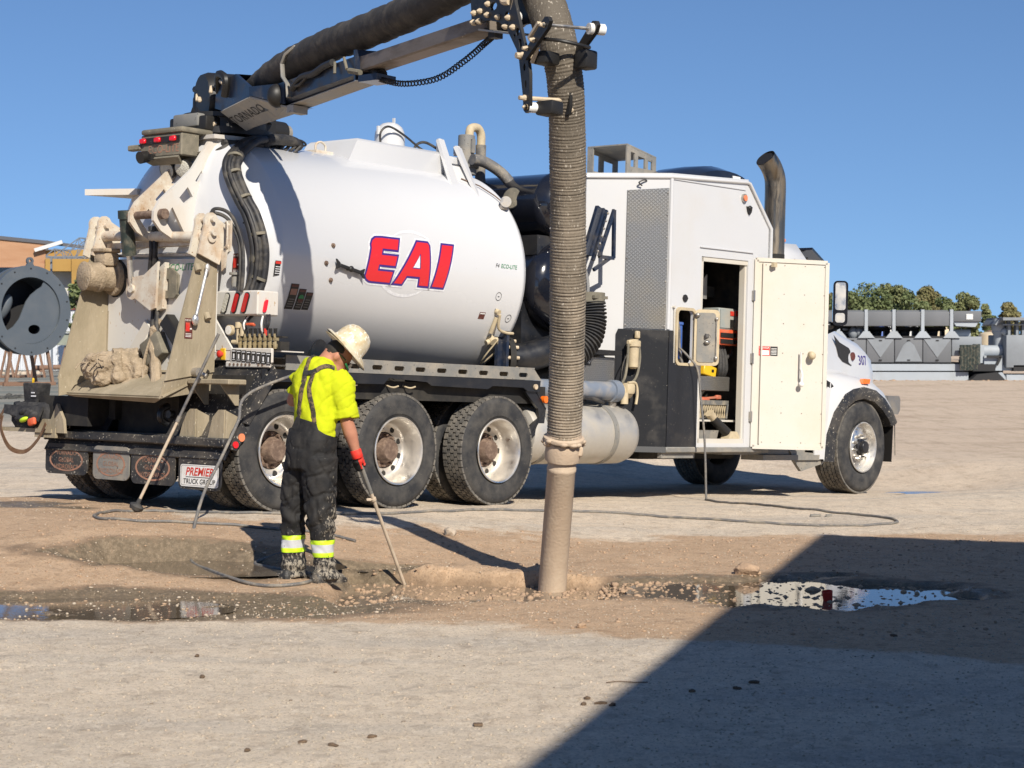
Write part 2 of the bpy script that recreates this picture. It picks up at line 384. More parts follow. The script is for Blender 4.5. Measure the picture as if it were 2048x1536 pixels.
# ------------------------------------------------------------------ truck frame (used by the ground too)
TH = math.radians(49.3); PH = math.radians(2.45)
ES = Vector((math.cos(TH) * math.cos(PH), math.sin(TH) * math.cos(PH), -math.sin(PH)))
ET = Vector((math.sin(TH), -math.cos(TH), 0)); EU = ET.cross(ES); EU = EU if EU.z > 0 else -EU
TO = Vector((-1.9757, 18.2703, 0.1365))
def TW(s, t, u): return TO + ES * s + ET * t + EU * u

# ------------------------------------------------------------------ ground sheet
POOLS = [(1.12, 13.0, .66, .60, .062, .22),  # cx, cy, rx, ry, depth, edge noise : shallow basins that hold water
    (2.02, 12.78, .98, .78, .085, .22), (-2.10, 13.76, 1.10, .50, .032, .22), (-.85, 14.06, .55, .17, .05, .14),
    (-2.45, 12.12, 1.85, .62, .035, .16), (5.1, 23.7, .42, .40, .06, .4), (-5.2, 16.6, 1.5, .5, .02, .4)]
POOL_L = None
def pool_mask(x, y):
    m = np.zeros_like(x)
    out = []
    for i, (cx, cy, rx, ry, d, en) in enumerate(POOLS):
        e = np.hypot((x - cx) / rx, (y - cy) / ry) + en * fbm(x * 2.2, y * 3.2, 3, 50 + i)
        out.append(e)
    return out
def trench_mask(x, y):
    yb = 13.95 - .21 * (x + 1.16) + .035 * fbm(x * 5, x * 0 + 3, 3, 9) - .12 * sst(.9, 1.6, x)
    back = sst(0.0, .06, yb - y)
    front = sst(12.25, 13.0, y + .10 * fbm(x * 3, y * 3, 3, 12))
    side = sst(-1.32, -1.12, x + .05 * fbm(x * 6, y * 6, 2, 4)) * (1 - sst(.42, .80, x + .06 * fbm(x * 5, y * 5, 2, 14)))
    return back * front * side, yb
def gz(x, y, detail=True):
    x = np.asarray(x, float); y = np.asarray(y, float)
    dx = x - TO.x; dy = y - TO.y
    s = dx * math.cos(TH) + dy * math.sin(TH); t = dx * math.sin(TH) - dy * math.cos(TH)
    ds = np.maximum(0, np.maximum(-3.2 - s, s - 9.6)); dt = np.maximum(0, np.abs(t) - 1.45)
    w = 1 - sst(0, 1, np.hypot(ds, dt) / 2.5)
    z = w * (TO.z - math.tan(PH) * s)
    und = .05 * fbm(x * .12, y * .12, 3, 1) * (1 - w)
    z = z + und * sst(5, 30, np.hypot(x, y - 13))
    z = z + .10 * np.exp(-((y - 74 - .8 * fbm(x * .15, y * 0, 2, 5)) / 2.2) ** 2) * sst(12, 16, x) * (1 + .35 * fbm(x * .5, y * .5, 3, 6))
    if not detail: return z
    near = 1 - sst(24, 40, y)
    z = z + near * (.010 * fbm(x * 1.1, y * 1.6, 4, 2) + .004 * fbm(x * 7, y * 7, 3, 3))
    for (cx, cy, rx, ry, d, en), e in zip(POOLS, pool_mask(x, y)):
        m_ = 1 - sst(.72, 1.10, e); z = z * (1 - m_) + (POOL_L[(cx, cy)] - d + .35 * (z - POOL_L[(cx, cy)]) * 0) * m_ + m_ * .006 * fbm(x * 6, y * 8, 4, 44)
    tm, yb = trench_mask(x, y)
    z = z - .155 * tm + .03 * np.exp(-((y - yb - .12) / .12) ** 2) * sst(-1.4, -1.0, x) * (1 - sst(.3, .8, x)) * (1 + fbm(x * 4, y * 4, 3, 21))
    z = z + .018 * fbm(x * 9, y * 9, 3, 31) * np.clip(tm + (1 - sst(.7, 1.3, np.minimum(pool_mask(x, y)[0], pool_mask(x, y)[1]))), 0, 1)
    return z
POOL_L = {(p[0], p[1]): float(gz(np.array([p[0]]), np.array([p[1] - p[3] * .85]), False)[0]) for p in POOLS}
def gz1(x, y): return float(gz(np.array([x]), np.array([y]))[0])

def axis(lo, hi, step, far_lo, far_hi, grow):
    a = list(np.arange(lo, hi + 1e-6, step)); d = step
    while a[-1] < far_hi: d *= grow; a.append(a[-1] + d)
    d = step
    while a[0] > far_lo: d *= grow; a.insert(0, a[0] - d)
    return np.array(a)
gx = axis(-4.2, 4.8, .035, -3500, 3500, 1.13)
gy = np.concatenate([axis(7, 11.4, .06, -400, 11.39, 1.16), axis(11.42, 14.6, .026, 11.42, 14.61, 1.1)])
ay = [gy[-1]]; d_ = .03
while ay[-1] < 4000:
    d_ = min(d_ * 1.05, .07) if ay[-1] < 24 else d_ * 1.09
    ay.append(ay[-1] + d_)
gy = np.concatenate([gy, ay[1:]])
gy = np.unique(np.round(gy, 4))
X, Y = np.meshgrid(gx, gy); Z = gz(X, Y)
nx, ny = len(gx), len(gy)
vs = np.stack([X.ravel(), Y.ravel(), Z.ravel()], 1)
idx = np.arange(nx * ny).reshape(ny, nx)
fs = np.stack([idx[:-1, :-1].ravel(), idx[:-1, 1:].ravel(), idx[1:, 1:].ravel(), idx[1:, :-1].ravel()], 1)
me = bpy.data.meshes.new('ground')
me.vertices.add(len(vs)); me.vertices.foreach_set('co', vs.ravel())
me.loops.add(fs.size); me.loops.foreach_set('vertex_index', fs.ravel())
me.polygons.add(len(fs)); me.polygons.foreach_set('loop_start', np.arange(0, fs.size, 4)); me.polygons.foreach_set('loop_total', np.full(len(fs), 4))
me.update(); me.polygons.foreach_set('use_smooth', [True] * len(fs))
def damp_mask(x, y):
    nf = .28 * fbm(x * 1.1, y * 1.3, 4, 71)
    yf = np.interp(x, [-5, -2.8, -.9, 0, 1.3, 2.56, 4.0, 6], [11.62, 11.68, 11.5, 11.15, 10.65, 9.9, 9.0, 7.5])
    yb = np.interp(x, [-6, -3.6, -2.6, -1.5, 0, 3.0, 6], [19.0, 18.4, 15.4, 14.9, 16.0, 16.2, 16.4])
    return sst(-.32, .30, y - yf - nf * .6) * (1 - sst(-.4, .9, y - yb - nf * 1.6))
def wet_mask(x, y):
    P = pool_mask(x, y)
    w = np.zeros_like(x)
    for e in P: w = np.maximum(w, 1 - sst(.93, 1.30, e))
    return np.maximum(w, .8 * trench_mask(x, y)[0])
for nm, fn in (('damp', damp_mask), ('wet', wet_mask)):
    a = me.attributes.new(nm, 'FLOAT', 'POINT'); a.data.foreach_set('value', fn(X, Y).ravel().astype(np.float32))
def mat_ground():
    m, n, l, p = _mk('gravel_ground')
    tc = n.new('ShaderNodeTexCoord'); V = tc.outputs['Object']
    def noise(sc, det=6, rough=.6, stretch=None):
        q = n.new('ShaderNodeTexNoise'); q.inputs['Scale'].default_value = sc; q.inputs['Detail'].default_value = det; q.inputs['Roughness'].default_value = rough
        if stretch:
            mp = n.new('ShaderNodeMapping'); mp.inputs['Scale'].default_value = stretch; mp.inputs['Rotation'].default_value = (0, 0, .22); l.new(V, mp.inputs[0]); l.new(mp.outputs[0], q.inputs['Vector'])
        else: l.new(V, q.inputs['Vector'])
        return q.outputs[0]
    def rng(v, a, b, c=0, d=1):
        q = n.new('ShaderNodeMapRange'); l.new(v, q.inputs[0])
        for k, x in zip((1, 2, 3, 4), (a, b, c, d)): q.inputs[k].default_value = x
        return q.outputs[0]
    def mix(f, a, b):
        q = n.new('ShaderNodeMix'); q.data_type = 'RGBA'
        if isinstance(f, float): q.inputs[0].default_value = f
        else: l.new(f, q.inputs[0])
        for k, x in ((6, a), (7, b)):
            if isinstance(x, tuple): q.inputs[k].default_value = rgb(x)
            else: l.new(x, q.inputs[k])
        return q.outputs[2]
    def math_(op, a, b):
        q = n.new('ShaderNodeMath'); q.operation = op
        for k, x in ((0, a), (1, b)):
            if isinstance(x, (int, float)): q.inputs[k].default_value = x
            else: l.new(x, q.inputs[k])
        return q.outputs[0]
    def attr(nm):
        q = n.new('ShaderNodeAttribute'); q.attribute_name = nm; return q.outputs['Fac']
    dry = mix(rng(noise(.55, 8, .62, (1, 2.2, 1)), .36, .64), (.595, .485, .365), (.70, .575, .43))
    sep = n.new('ShaderNodeSeparateXYZ'); l.new(V, sep.inputs[0])
    peach = mix(rng(noise(.55, 8, .62, (1, 2.2, 1)), .36, .64), (.64, .505, .365), (.74, .60, .445))
    dry = mix(math_('ADD', rng(sep.outputs[1], 10.2, 14.5), rng(noise(.9, 6, .6), .3, .7, -.25, .25)), dry, peach)
    dry = mix(rng(noise(.42, 7, .6, (.5, 2.6, 1)), .53, .68, 0, .8), dry, (.365, .335, .30))
    dry = mix(rng(noise(.5, 8, .65, (.28, 3.6, 1)), .55, .66, 0, .6), dry, (.42, .375, .32))
    dry = mix(rng(noise(.62, 8, .6, (.35, 3.0, 1)), .55, .70, 0, .55), dry, (.74, .63, .49))      # grey compacted tracks
    dry = mix(rng(noise(1, 9, .72, (2.6, 1.1, 1)), .50, .70, 0, .55), dry, (.40, .345, .275))
    dry = mix(rng(noise(1.3, 9, .72, (3.5, 1.3, 1)), .56, .70, 0, .5), dry, (.68, .585, .46))
    def cells(sc):
        q = n.new('ShaderNodeTexVoronoi'); q.inputs['Scale'].default_value = sc; l.new(V, q.inputs['Vector'])
        w = n.new('ShaderNodeSeparateColor'); l.new(q.outputs['Color'], w.inputs[0]); return w.outputs[0], w.outputs[1]
    c1, c1b = cells(38); c2, c2b = cells(105); c3, c3b = cells(16)
    dry = mix(rng(c1, 0, 1, 0, .30), dry, (.42, .355, .275)); dry = mix(rng(c2, .25, 1, 0, .48), dry, (.76, .66, .53)); dry = mix(rng(c2b, .80, 1, 0, .75), dry, (.24, .195, .15)); dry = mix(rng(c1b, .90, .97, 0, .45), dry, (.78, .68, .55)); dry = mix(rng(c3, .88, .96, 0, .45), dry, (.33, .27, .21))
    dry = mix(rng(noise(17, 5, .7), .40, .70, 0, .38), dry, (.66, .57, .45))
    dry = mix(rng(noise(95, 3, .7), .60, .72, 0, .45), dry, (.72, .64, .53))
    dry = mix(rng(noise(60, 3, .7), .66, .74, 0, .6), dry, (.17, .14, .11))
    dampc = mix(rng(noise(1.6, 8, .65), .35, .65), (.46, .305, .185), (.57, .40, .26))
    dampc = mix(rng(c1, 0, 1, 0, .40), dampc, (.36, .235, .14)); dampc = mix(rng(c2, .3, 1, 0, .45), dampc, (.60, .44, .30)); dampc = mix(rng(c2b, .80, 1, 0, .7), dampc, (.17, .115, .07)); dampc = mix(rng(c3, .86, .95, 0, .5), dampc, (.29, .19, .115))
    dampc = mix(rng(noise(22, 5, .7), .42, .70, 0, .55), dampc, (.54, .39, .26))
    dampc = mix(rng(noise(75, 3, .7), .60, .72, 0, .5), dampc, (.60, .46, .33))
    dampc = mix(rng(noise(50, 3, .7), .64, .73, 0, .6), dampc, (.12, .085, .055))
    da = math_('ADD', attr('damp'), rng(noise(4, 7, .75), .3, .7, -.34, .34))
    col = mix(rng(da, .3, .7), dry, dampc)
    far = n.new('ShaderNodeSeparateXYZ'); l.new(V, far.inputs[0])
    # compacted, redder haul strip and dark wet patches beyond the truck
    fy = rng(far.outputs[1], 22, 30); fx = rng(far.outputs[0], 3, 6)
    hb = math_('MULTIPLY', fy, fx)
    col = mix(math_('MULTIPLY', hb, .75), col, (.58, .45, .33))
    hf = math_('MULTIPLY', hb, rng(noise(.30, 9, .7, (.5, 1.4, 1)), .50, .68, 0, .75))
    col = mix(hf, col, (.36, .26, .175))
    hg = math_('MULTIPLY', hb, rng(noise(.8, 8, .7, (.6, 1.2, 1)), .52, .70, 0, .5))
    col = mix(hg, col, (.57, .47, .36))
    hs = math_('MULTIPLY', fy, rng(noise(1, 9, .8, (2.6, .42, 1)), .50, .66, 0, .62))
    col = mix(hs, col, (.33, .245, .17))
    hs2 = math_('MULTIPLY', fy, rng(noise(1.7, 9, .8, (3.0, .5, 1)), .53, .68, 0, .6))
    col = mix(hs2, col, (.62, .51, .40))
    lf = math_('MULTIPLY', rng(far.outputs[0], -7, -9), rng(far.outputs[1], 34, 46))
    col = mix(math_('MULTIPLY', lf, rng(noise(.2, 6, .6, (.3, 1.6, 1)), .25, .6, .55, 1)), col, (.165, .18, .165))
    fr_ = rng(math_('ADD', attr('wet'), rng(noise(5, 6, .7), .3, .7, -.25, .25)), .02, .5, 0, .8)
    col = mix(fr_, col, (.225, .155, .10))
    wa = math_('ADD', attr('wet'), rng(noise(11, 5, .7), .3, .7, -.25, .25))
    wf = rng(wa, .55, .85)
    wetc = mix(rng(noise(26, 5, .7), .45, .66), (.155, .118, .076), (.26, .197, .13))
    wetc = mix(rng(noise(70, 3, .7), .60, .70, 0, .75), wetc, (.36, .29, .2))
    col = mix(wf, col, wetc); l.new(col, p.inputs['Base Color'])
    l.new(rng(wf, 0, 1, .95, .42), p.inputs['Roughness'])
    p.inputs['Specular IOR Level'].default_value = .35
    h = math_('ADD', math_('ADD', math_('MULTIPLY', noise(28, 6, .7), .5), math_('MULTIPLY', noise(120, 4, .75), .35)), math_('ADD', math_('MULTIPLY', c1, .10), math_('MULTIPLY', c2, .10)))
    bp = n.new('ShaderNodeBump'); bp.inputs['Strength'].default_value = .6; bp.inputs['Distance'].default_value = .04
    l.new(h, bp.inputs['Height']); l.new(bp.outputs[0], p.inputs['Normal'])
    return m
M['ground'] = mat_ground(); me.materials.append(M['ground'])
ground = bpy.data.objects.new('ground', me); COL.objects.link(ground); tag(ground, kind='structure')

# water sheets: the ground's own relief cuts their outlines
def mat_water(name, c):
    m, n, l, p = _mk(name); p.inputs['Base Color'].default_value = rgb(c); p.inputs['Roughness'].default_value = .015
    p.inputs['Specular IOR Level'].default_value = .5; p.inputs['IOR'].default_value = 1.5
    tc = n.new('ShaderNodeTexCoord'); q = n.new('ShaderNodeTexNoise'); q.inputs['Scale'].default_value = 26; q.inputs['Detail'].default_value = 3; l.new(tc.outputs['Object'], q.inputs['Vector'])
    bp = n.new('ShaderNodeBump'); bp.inputs['Strength'].default_value = .035; bp.inputs['Distance'].default_value = .01; l.new(q.outputs[0], bp.inputs['Height']); l.new(bp.outputs[0], p.inputs['Normal'])
    return m
M['water'] = mat_water('muddy_water', (.13, .10, .068)); M['slurry'] = mat_water('tan_slurry_water', (.27, .20, .135))
def water(name, cx, cy, rx, ry, z, m='water'):
    b = B(); b.add([(cx + rx * math.cos(a), cy + ry * math.sin(a), z) for a in np.linspace(0, 2 * PI, 40, endpoint=False)], [tuple(range(40))])
    return tag(b.obj(name, m, smooth=0), kind='structure')
PL = lambda i: POOL_L[(POOLS[i][0], POOLS[i][1])]
water('puddle', 2.02, 12.78, 1.15, .98, -.030)
water('puddle', 1.22, 12.98, .46, .66, -.0335, 'slurry')
water('puddle', -2.16, 13.76, .98, .60, PL(2) - .017)
water('puddle', -.85, 14.13, .5, .14, PL(3) - .028)
water('puddle', -2.9, 12.12, 1.2, .55, PL(4) - .0305)
water('puddle', 5.1, 23.7, .6, .6, PL(5) - .045)
b = B(); b.add([(-1.3, 12.3, -.088), (.62, 12.3, -.088), (.62, 13.95, -.088), (-1.3, 13.95, -.088)], [(0, 1, 2, 3)])
tag(b.obj('trench_water', 'slurry', smooth=0), kind='structure')

# loose stones and clods (uncountable): low-poly lumps joined into one mesh each
ICO = bmesh.new(); bmesh.ops.create_icosphere(ICO, subdivisions=1, radius=1)
ICO.verts.index_update(); IV = np.array([v.co[:] for v in ICO.verts]); IF = np.array([[v.index for v in f.verts] for f in ICO.faces]); ICO.free()
def lumps(name, pts, sizes, m, seed, flat=.6, sink=.25, jit=.28):
    r = np.random.default_rng(seed); N = len(pts); nv = len(IV)
    a = r.uniform(0, 2 * PI, N); ca, sa = np.cos(a), np.sin(a)
    sc = sizes[:, None, None] * (np.array([1, 1, flat])[None, None] * r.uniform(.65, 1.35, (N, 1, 3)))
    v = IV[None] * (1 + r.uniform(-jit, jit, (N, nv, 1))) * sc
    vx = v[..., 0] * ca[:, None] - v[..., 1] * sa[:, None]; vy = v[..., 0] * sa[:, None] + v[..., 1] * ca[:, None]
    z0 = gz(pts[:, 0], pts[:, 1]) if pts.shape[1] == 2 else pts[:, 2]
    V = np.stack([vx + pts[:, :1], vy + pts[:, 1:2], v[..., 2] + (z0 + sizes * flat * (1 - 2 * sink) * .5)[:, None]], -1).reshape(-1, 3)
    F = (IF[None] + (np.arange(N) * nv)[:, None, None]).reshape(-1, 3)
    me = bpy.data.meshes.new(name); me.vertices.add(len(V)); me.vertices.foreach_set('co', V.ravel())
    me.loops.add(F.size); me.loops.foreach_set('vertex_index', F.ravel()); me.polygons.add(len(F))
    me.polygons.foreach_set('loop_start', np.arange(0, F.size, 3)); me.polygons.foreach_set('loop_total', np.full(len(F), 3)); me.update()
    me.materials.append(M[m]); o = bpy.data.objects.new(name, me); COL.objects.link(o); return tag(o, kind='stuff')
M['stone'] = mat('pale_limestone_gravel', (.44, .36, .275), .9, dirt=(.53, .45, .35), amt=.8, scale=.9, var=.25, spots=(.2, .16, .12), sscale=2.2, sth=.6)
M['clod'] = mat('damp_sand_clod', (.44, .30, .19), .85, dirt=(.33, .225, .15), amt=.9, scale=18, lo=.4, hi=.62, var=.2, bump=.5)
M['darkclod'] = mat('brown_dirt_clod', (.12, .08, .05), .9, dirt=(.2, .14, .09), amt=.8, scale=12, bump=.5)
M['stone_d'] = mat('tan_grit', (.34, .285, .215), .95, dirt=(.50, .43, .33), amt=.9, scale=14, lo=.35, hi=.65, var=.3)
r = np.random.default_rng(5)
yy = 7.2 * (19 / 7.2) ** r.uniform(0, 1, 30000); xx = r.uniform(-.29, .29, 30000) * yy
lumps('grit', np.stack([xx, yy], 1), .0016 + .0056 * r.uniform(0, 1, 30000) ** 4, 'stone_d', 9, jit=.4)
yy = 8 * (24 / 8) ** r.uniform(0, 1, 15000); xx = r.uniform(-.30, .30, 15000) * yy
lumps('gravel', np.stack([xx, yy], 1), .002 + .0078 * r.uniform(0, 1, 15000) ** 8, 'stone', 1)
yy = r.uniform(10.8, 16.3, 9000); xx = r.uniform(-3.6, 4.2, 9000); k = damp_mask(xx, yy) > .5
yy, xx = yy[k], xx[k]
lumps('damp_gravel', np.stack([xx, yy], 1), .003 + .013 * r.uniform(0, 1, len(xx)) ** 6, 'clod', 2)
N = 20000
xx = r.uniform(-1.15, 3.2, N); yy = r.uniform(12.1, 14.0, N)
tm = trench_mask(xx, yy)[0]; e0 = np.minimum(pool_mask(xx, yy)[0], pool_mask(xx, yy)[1])
k = ((tm > .4) & (r.uniform(0, 1, N) < .42)) | ((e0 < 1.1) & (r.uniform(0, 1, N) < np.interp(xx, [1.0, 1.5, 2.2, 3.0], [.7, .65, .5, .40])))
xx, yy = xx[k], yy[k]; lev = np.where(tm[k] > .4, -.092, -.04)
lumps('slurry_clods', np.stack([xx, yy, lev + r.uniform(-.008, .002, len(xx))], 1), .0035 + .021 * r.uniform(0, 1, len(xx)) ** 5, 'clod', 3, flat=.7, jit=.45)
yy = r.uniform(11.7, 14.3, 2600); xx = r.uniform(-3.6, -.5, 2600); P_ = pool_mask(xx, yy); k = (P_[2] < 1.1) | (P_[4] < 1.05) | (P_[3] < 1.2)
k &= r.uniform(0, 1, 2600) < .55
lumps('puddle_pebbles', np.stack([xx[k], yy[k]], 1), .003 + .012 * r.uniform(0, 1, k.sum()) ** 6, 'stone', 4, flat=.7, sink=0)
# a few single stones and clods that can be picked out
def rock(name, x, y, sz, m, label, cat, seed, group=None, z=None):
    bm = bmesh.new(); bmesh.ops.create_icosphere(bm, subdivisions=3, radius=1)
    rr = random.Random(seed); o = [Vector((rr.uniform(-9, 9), rr.uniform(-9, 9), rr.uniform(-9, 9))) for _ in range(3)]
    from mathutils import noise as mn
    for v in bm.verts:
        d = 1 + .35 * mn.noise(v.co * 1.3 + o[0]) + .16 * mn.noise(v.co * 3.1 + o[1]) + .07 * mn.noise(v.co * 8 + o[2])
        v.co = Vector((v.co.x * d * sz[0], v.co.y * d * sz[1], v.co.z * d * sz[2]))
    me = bpy.data.meshes.new(name); bm.to_mesh(me); bm.free(); me.polygons.foreach_set('use_smooth', [True] * len(me.polygons)); me.set_sharp_from_angle(angle=.6)
    me.materials.append(M[m]); ob = bpy.data.objects.new(name, me); COL.objects.link(ob)
    ob.location = (x, y, (gz1(x, y) if z is None else z) + sz[2] * .55); ob.rotation_euler = (0, 0, rr.uniform(0, 6)); return tag(ob, label, cat, group)
rock('rock', -.50, 15.7, (.065, .05, .045), 'stone', 'tan rock lying at the edge of the hose shadow', 'rock', 3)
rock('mud_chunk', 1.66, 13.72, (.10, .06, .05), 'clod', 'orange mud chunk at the left end of the bright puddle', 'mud chunk', 8)
rock('mud_chunk', 2.02, 13.05, (.06, .045, .03), 'clod', 'dark mud chunk sitting in the shaded puddle behind the red scrap', 'mud chunk', 13, z=-.05)
rock('mud_chunk', .40, 11.15, (.03, .025, .02), 'clod', 'pale chunk on the near bank of the trench below the suction hose', 'mud chunk', 14)
for i, (px, py) in enumerate([(1175, 1402), (1168, 1413), (1202, 1412), (1226, 1416), (603, 1487), (664, 1493), (492, 1505), (742, 1476), (402, 1358), (392, 1318), (1475, 1383), (1510, 1373), (1385, 1388), (1790, 1275)]):
    D = 1.65 * 3900 / (py - 680)
    rock('dirt_clod', (px - 1024) / 3900 * D, D, (.016 + .006 * (i % 3), .012, .009), 'darkclod', 'brown dirt clod in the small cluster beside the shadow edge' if i < 4 else 'dark dirt clod on the sunlit gravel near the bottom of the photo' if i < 8 else 'small dirt clod on the sunlit gravel below the wet strip' if i < 10 else 'dark dirt clod lying in the big foreground shadow', 'dirt clod', 30 + i, 'loose dirt clods in the foreground')
b = B(); b.bar((-.02, 0, .008), (.02, .004, .008), .03, .012, .002); o = b.obj('wood_chip', 'darkclod'); D = 1.65 * 3900 / (1453 - 680)
o.location = (-.0175 * D, D, gz1(-.0175 * D, D)); o.scale = (1, 1, 1); tag(o, 'flat brown wood chip on the sunlit foreground gravel', 'wood chip')
b = B(); b.lathe((0, 0, 0), (0, 0, 1), [(.0, .0), (.028, 0), (.036, .085), (.033, .085), (.026, .006), (0, .006)], 20)
o = b.obj('red_cup', 'dred'); o.location = (2.04, 12.55, -.052); o.rotation_euler = (.15, -.1, 0); tag(o, 'small dark red cup standing in the shaded puddle', 'cup')
# ================================================================== the hydrovac truck, built in its own frame (s forward, t to its right, u up)
truck = thing('vacuum_truck', 'white three-axle-drive vacuum excavation truck with a tank, black boom and open side door', 'truck')
R3 = Matrix((ES, -ET, EU)).transposed()
truck.matrix_world = Matrix.Translation(TO) @ R3.to_4x4()
def part(b, name, m, parent=None, smooth=40, label=None, kind=None, weld=True):
    o = b.obj(name, m, parent or truck, flip=True, smooth=smooth, weld=weld)
    return tag(o, label, kind=kind)
def local(o, loc, rz=0):  # wheel-type parts: meshes in their own frame
    o.location = (loc[0], -loc[1], loc[2]); o.rotation_euler = (0, 0, rz); return o
def roughen(b, name, m, parent, vox, amp, sc=9):
    """fuse overlapping lumps into one rough skin"""
    from mathutils import noise as mn_
    me = b.mesh(name, flip=True, smooth=0, weld=False); o = bpy.data.objects.new(name, me); COL.objects.link(o)
    r_ = o.modifiers.new('r', 'REMESH'); r_.mode = 'VOXEL'; r_.voxel_size = vox
    dg = bpy.context.evaluated_depsgraph_get(); dg.update(); m2 = bpy.data.meshes.new_from_object(o.evaluated_get(dg)); o.modifiers.clear(); o.data = m2; m2.name = name; bpy.data.meshes.remove(me)
    bm = bmesh.new(); bm.from_mesh(m2); bm.normal_update()
    for v in bm.verts: v.co += v.normal * amp * (mn_.noise(v.co * sc) + .5 * mn_.noise(v.co * sc * 2.7) - .6 * abs(mn_.noise(v.co * sc * 1.6 + Vector((4, 0, 0)))))
    bm.to_mesh(m2); bm.free(); m2.materials.clear(); m2.materials.append(M[m]); m2.polygons.foreach_set('use_smooth', [True] * len(m2.polygons)); o.parent = parent; return o
S_ = Vector((1, 0, 0)); T_ = Vector((0, 1, 0)); U_ = Vector((0, 0, 1))
NS = Vector((-1, 0, 0))
# ---- chassis
b = B()
for t in (-.43, .43): b.box((3.3, t, .87), (10.4, .09, .27))
for s in (-1.7, -.7, .7, 2.2, 3.6, 5.0, 6.5, 8.4): b.box((s, 0, .87), (.12, .8, .2))
part(b, 'chassis_frame', 'dark')
b = B()
for s in (-1.37, 0, 1.37): b.cyl((s, -1.0, .53), (s, 1.0, .53), .075, n=12); b.ell((s, 0, .53), (.2, .22, .2))
b.cyl((8.09, -1.0, .54), (8.09, 1.0, .54), .06, n=12); b.cyl((1.4, 0, .6), (6.4, 0, .75), .06, n=10)
part(b, 'axle', 'dark')
b = B(); b.box((5.6, 0, .62), (1.9, .9, .45), ch=.05); b.box((6.8, 0, .75), (1.6, .8, .5), ch=.05); part(b, 'drivetrain', 'dark')
b = B(); b.box((1.0, -.86, .80), (6.2, .7, .26)); b.box((.2, 0, 1.06), (3.9, 2.3, .17)); b.box((.2, -.9, .9), (4.2, .1, .5)); part(b, 'subframe_deck', 'dark')
# ---- wheels
def tyre_mesh(R, w, name):
    h = w / 2; b = B()
    b.lathe((0, 0, 0), (0, -1, 0), [(.300, -h * .82), (.325, -h * .95), (R * .70, -h * 1.02), (R * .86, -h * 1.0), (R * .945, -h * .88), (R * .968, -h * .78), (R * .968, h * .78), (R * .945, h * .88), (R * .90, h * .985), (R * .86, h * 1.0), (R * .74, h * 1.03), (R * .70, h * 1.02), (R * .64, h * .99), (.335, h * .95), (.325, h * .93), (.300, h * .82)], 72, close=True)
    return b.mesh(name, smooth=35)
def tread_mesh(R, w, n, rows, name, deep=.032, k=.82):
    b = B(); h = w / 2; r0 = R * .968 - .004; rw = 2 * h * .80 / rows
    rr = random.Random(2)
    for j in range(rows):
        y = -h * .80 + rw * (j + .5); off = .5 * (j % 2)
        for i in range(n):
            a0 = 2 * PI * (i + off + (1 - k) / 2) / n; a1 = 2 * PI * (i + off + (1 + k) / 2) / n; am = (a0 + a1) / 2
            hw = rw * .44; r1 = R - .001 * rr.random()
            if j in (0, rows - 1):
                pl = [(a0, -hw), (a1, -hw), (a1, hw), (a0, hw)]
                if j == 0: pl = [(a0, -hw * 1.3), (a1, -hw * 1.3), (a1, hw * .8), (am, hw), (a0, hw * .8)]
                else: pl = [(a0, -hw * .8), (am, -hw), (a1, -hw * .8), (a1, hw * 1.3), (a0, hw * 1.3)]
            else: pl = [(a0, -hw * .55), ((a0 + am) / 2, -hw), ((a1 + am) / 2, -hw), (a1, -hw * .55), (a1, hw * .55), ((a1 + am) / 2, hw), ((a0 + am) / 2, hw), (a0, hw * .55)]
            vs = [(q * math.cos(a), -(y + d), q * math.sin(a)) for q in (r0, r1) for a, d in pl]; m_ = len(pl)
            b.add(vs, [tuple(range(m_, 2 * m_))] + [(q, (q + 1) % m_, m_ + (q + 1) % m_, m_ + q) for q in range(m_)])
    return b.mesh(name, smooth=0, weld=False)
MT_r = tyre_mesh(.52, .272, 'wheel'); MT_f = tyre_mesh(.56, .40, 'wheel')
for q in (MT_r, MT_f): q.materials.append(M['rubber'])
MD_r = tread_mesh(.522, .272, 50, 5, 'tread'); MD_f = tread_mesh(.562, .40, 62, 6, 'tread', k=.93)
for q in (MD_r, MD_f): q.materials.append(M['tread'])
b = B(); b.lathe((0, 0, 0), (0, -1, 0), [(.292, .105), (.300, .128), (.309, .137), (.305, .143), (.293, .141), (.286, .128), (.276, .075), (.268, .045), (.262, -.015), (.250, -.05), (.225, -.066), (.175, -.064), (.165, -.055), (.165, -.12), (.29, -.12)], 56, close=True)
MR_r = b.mesh('rim', smooth=50); MR_r.materials.append(M['alu'])
b = B(); b.cyl((0, .07, 0), (0, .058, 0), .158, n=40); b.lathe((0, 0, 0), (0, -1, 0), [(.115, -.06), (.112, -.02), (.10, .0), (.098, .03), (.085, .045), (.0, .048)], 28)
for i in range(10):
    a = 2 * PI * i / 10; b.cyl((.140 * math.cos(a), .06, .140 * math.sin(a)), (.140 * math.cos(a), .022, .140 * math.sin(a)), .016, .013, 6)
for i in range(8):
    a = 2 * PI * (i + .5) / 8; b.cyl((.082 * math.cos(a), 0, .082 * math.sin(a)), (.082 * math.cos(a), -.045, .082 * math.sin(a)), .009, n=6)
MH_r = b.mesh('hub', smooth=40); MH_r.materials.append(M['rust_hub'])
b = B()
for i in range(10):
    a = 2 * PI * (i + .25) / 10; c = Vector((.212 * math.cos(a), .0655, .212 * math.sin(a))); b.cyl(c + Vector((0, .02, 0)), c + Vector((0, -.0035, 0)), .026, n=18)
MO_r = b.mesh('hand_hole_shade', smooth=40); MO_r.materials.append(M['dark'])  # flat dark discs stand in for the darkness inside the wheel holes
b = B(); b.cyl((0, .0, 0), (0, -.02, 0), .30, n=32); MI_r = b.mesh('rim', smooth=40); MI_r.materials.append(M['dark'])
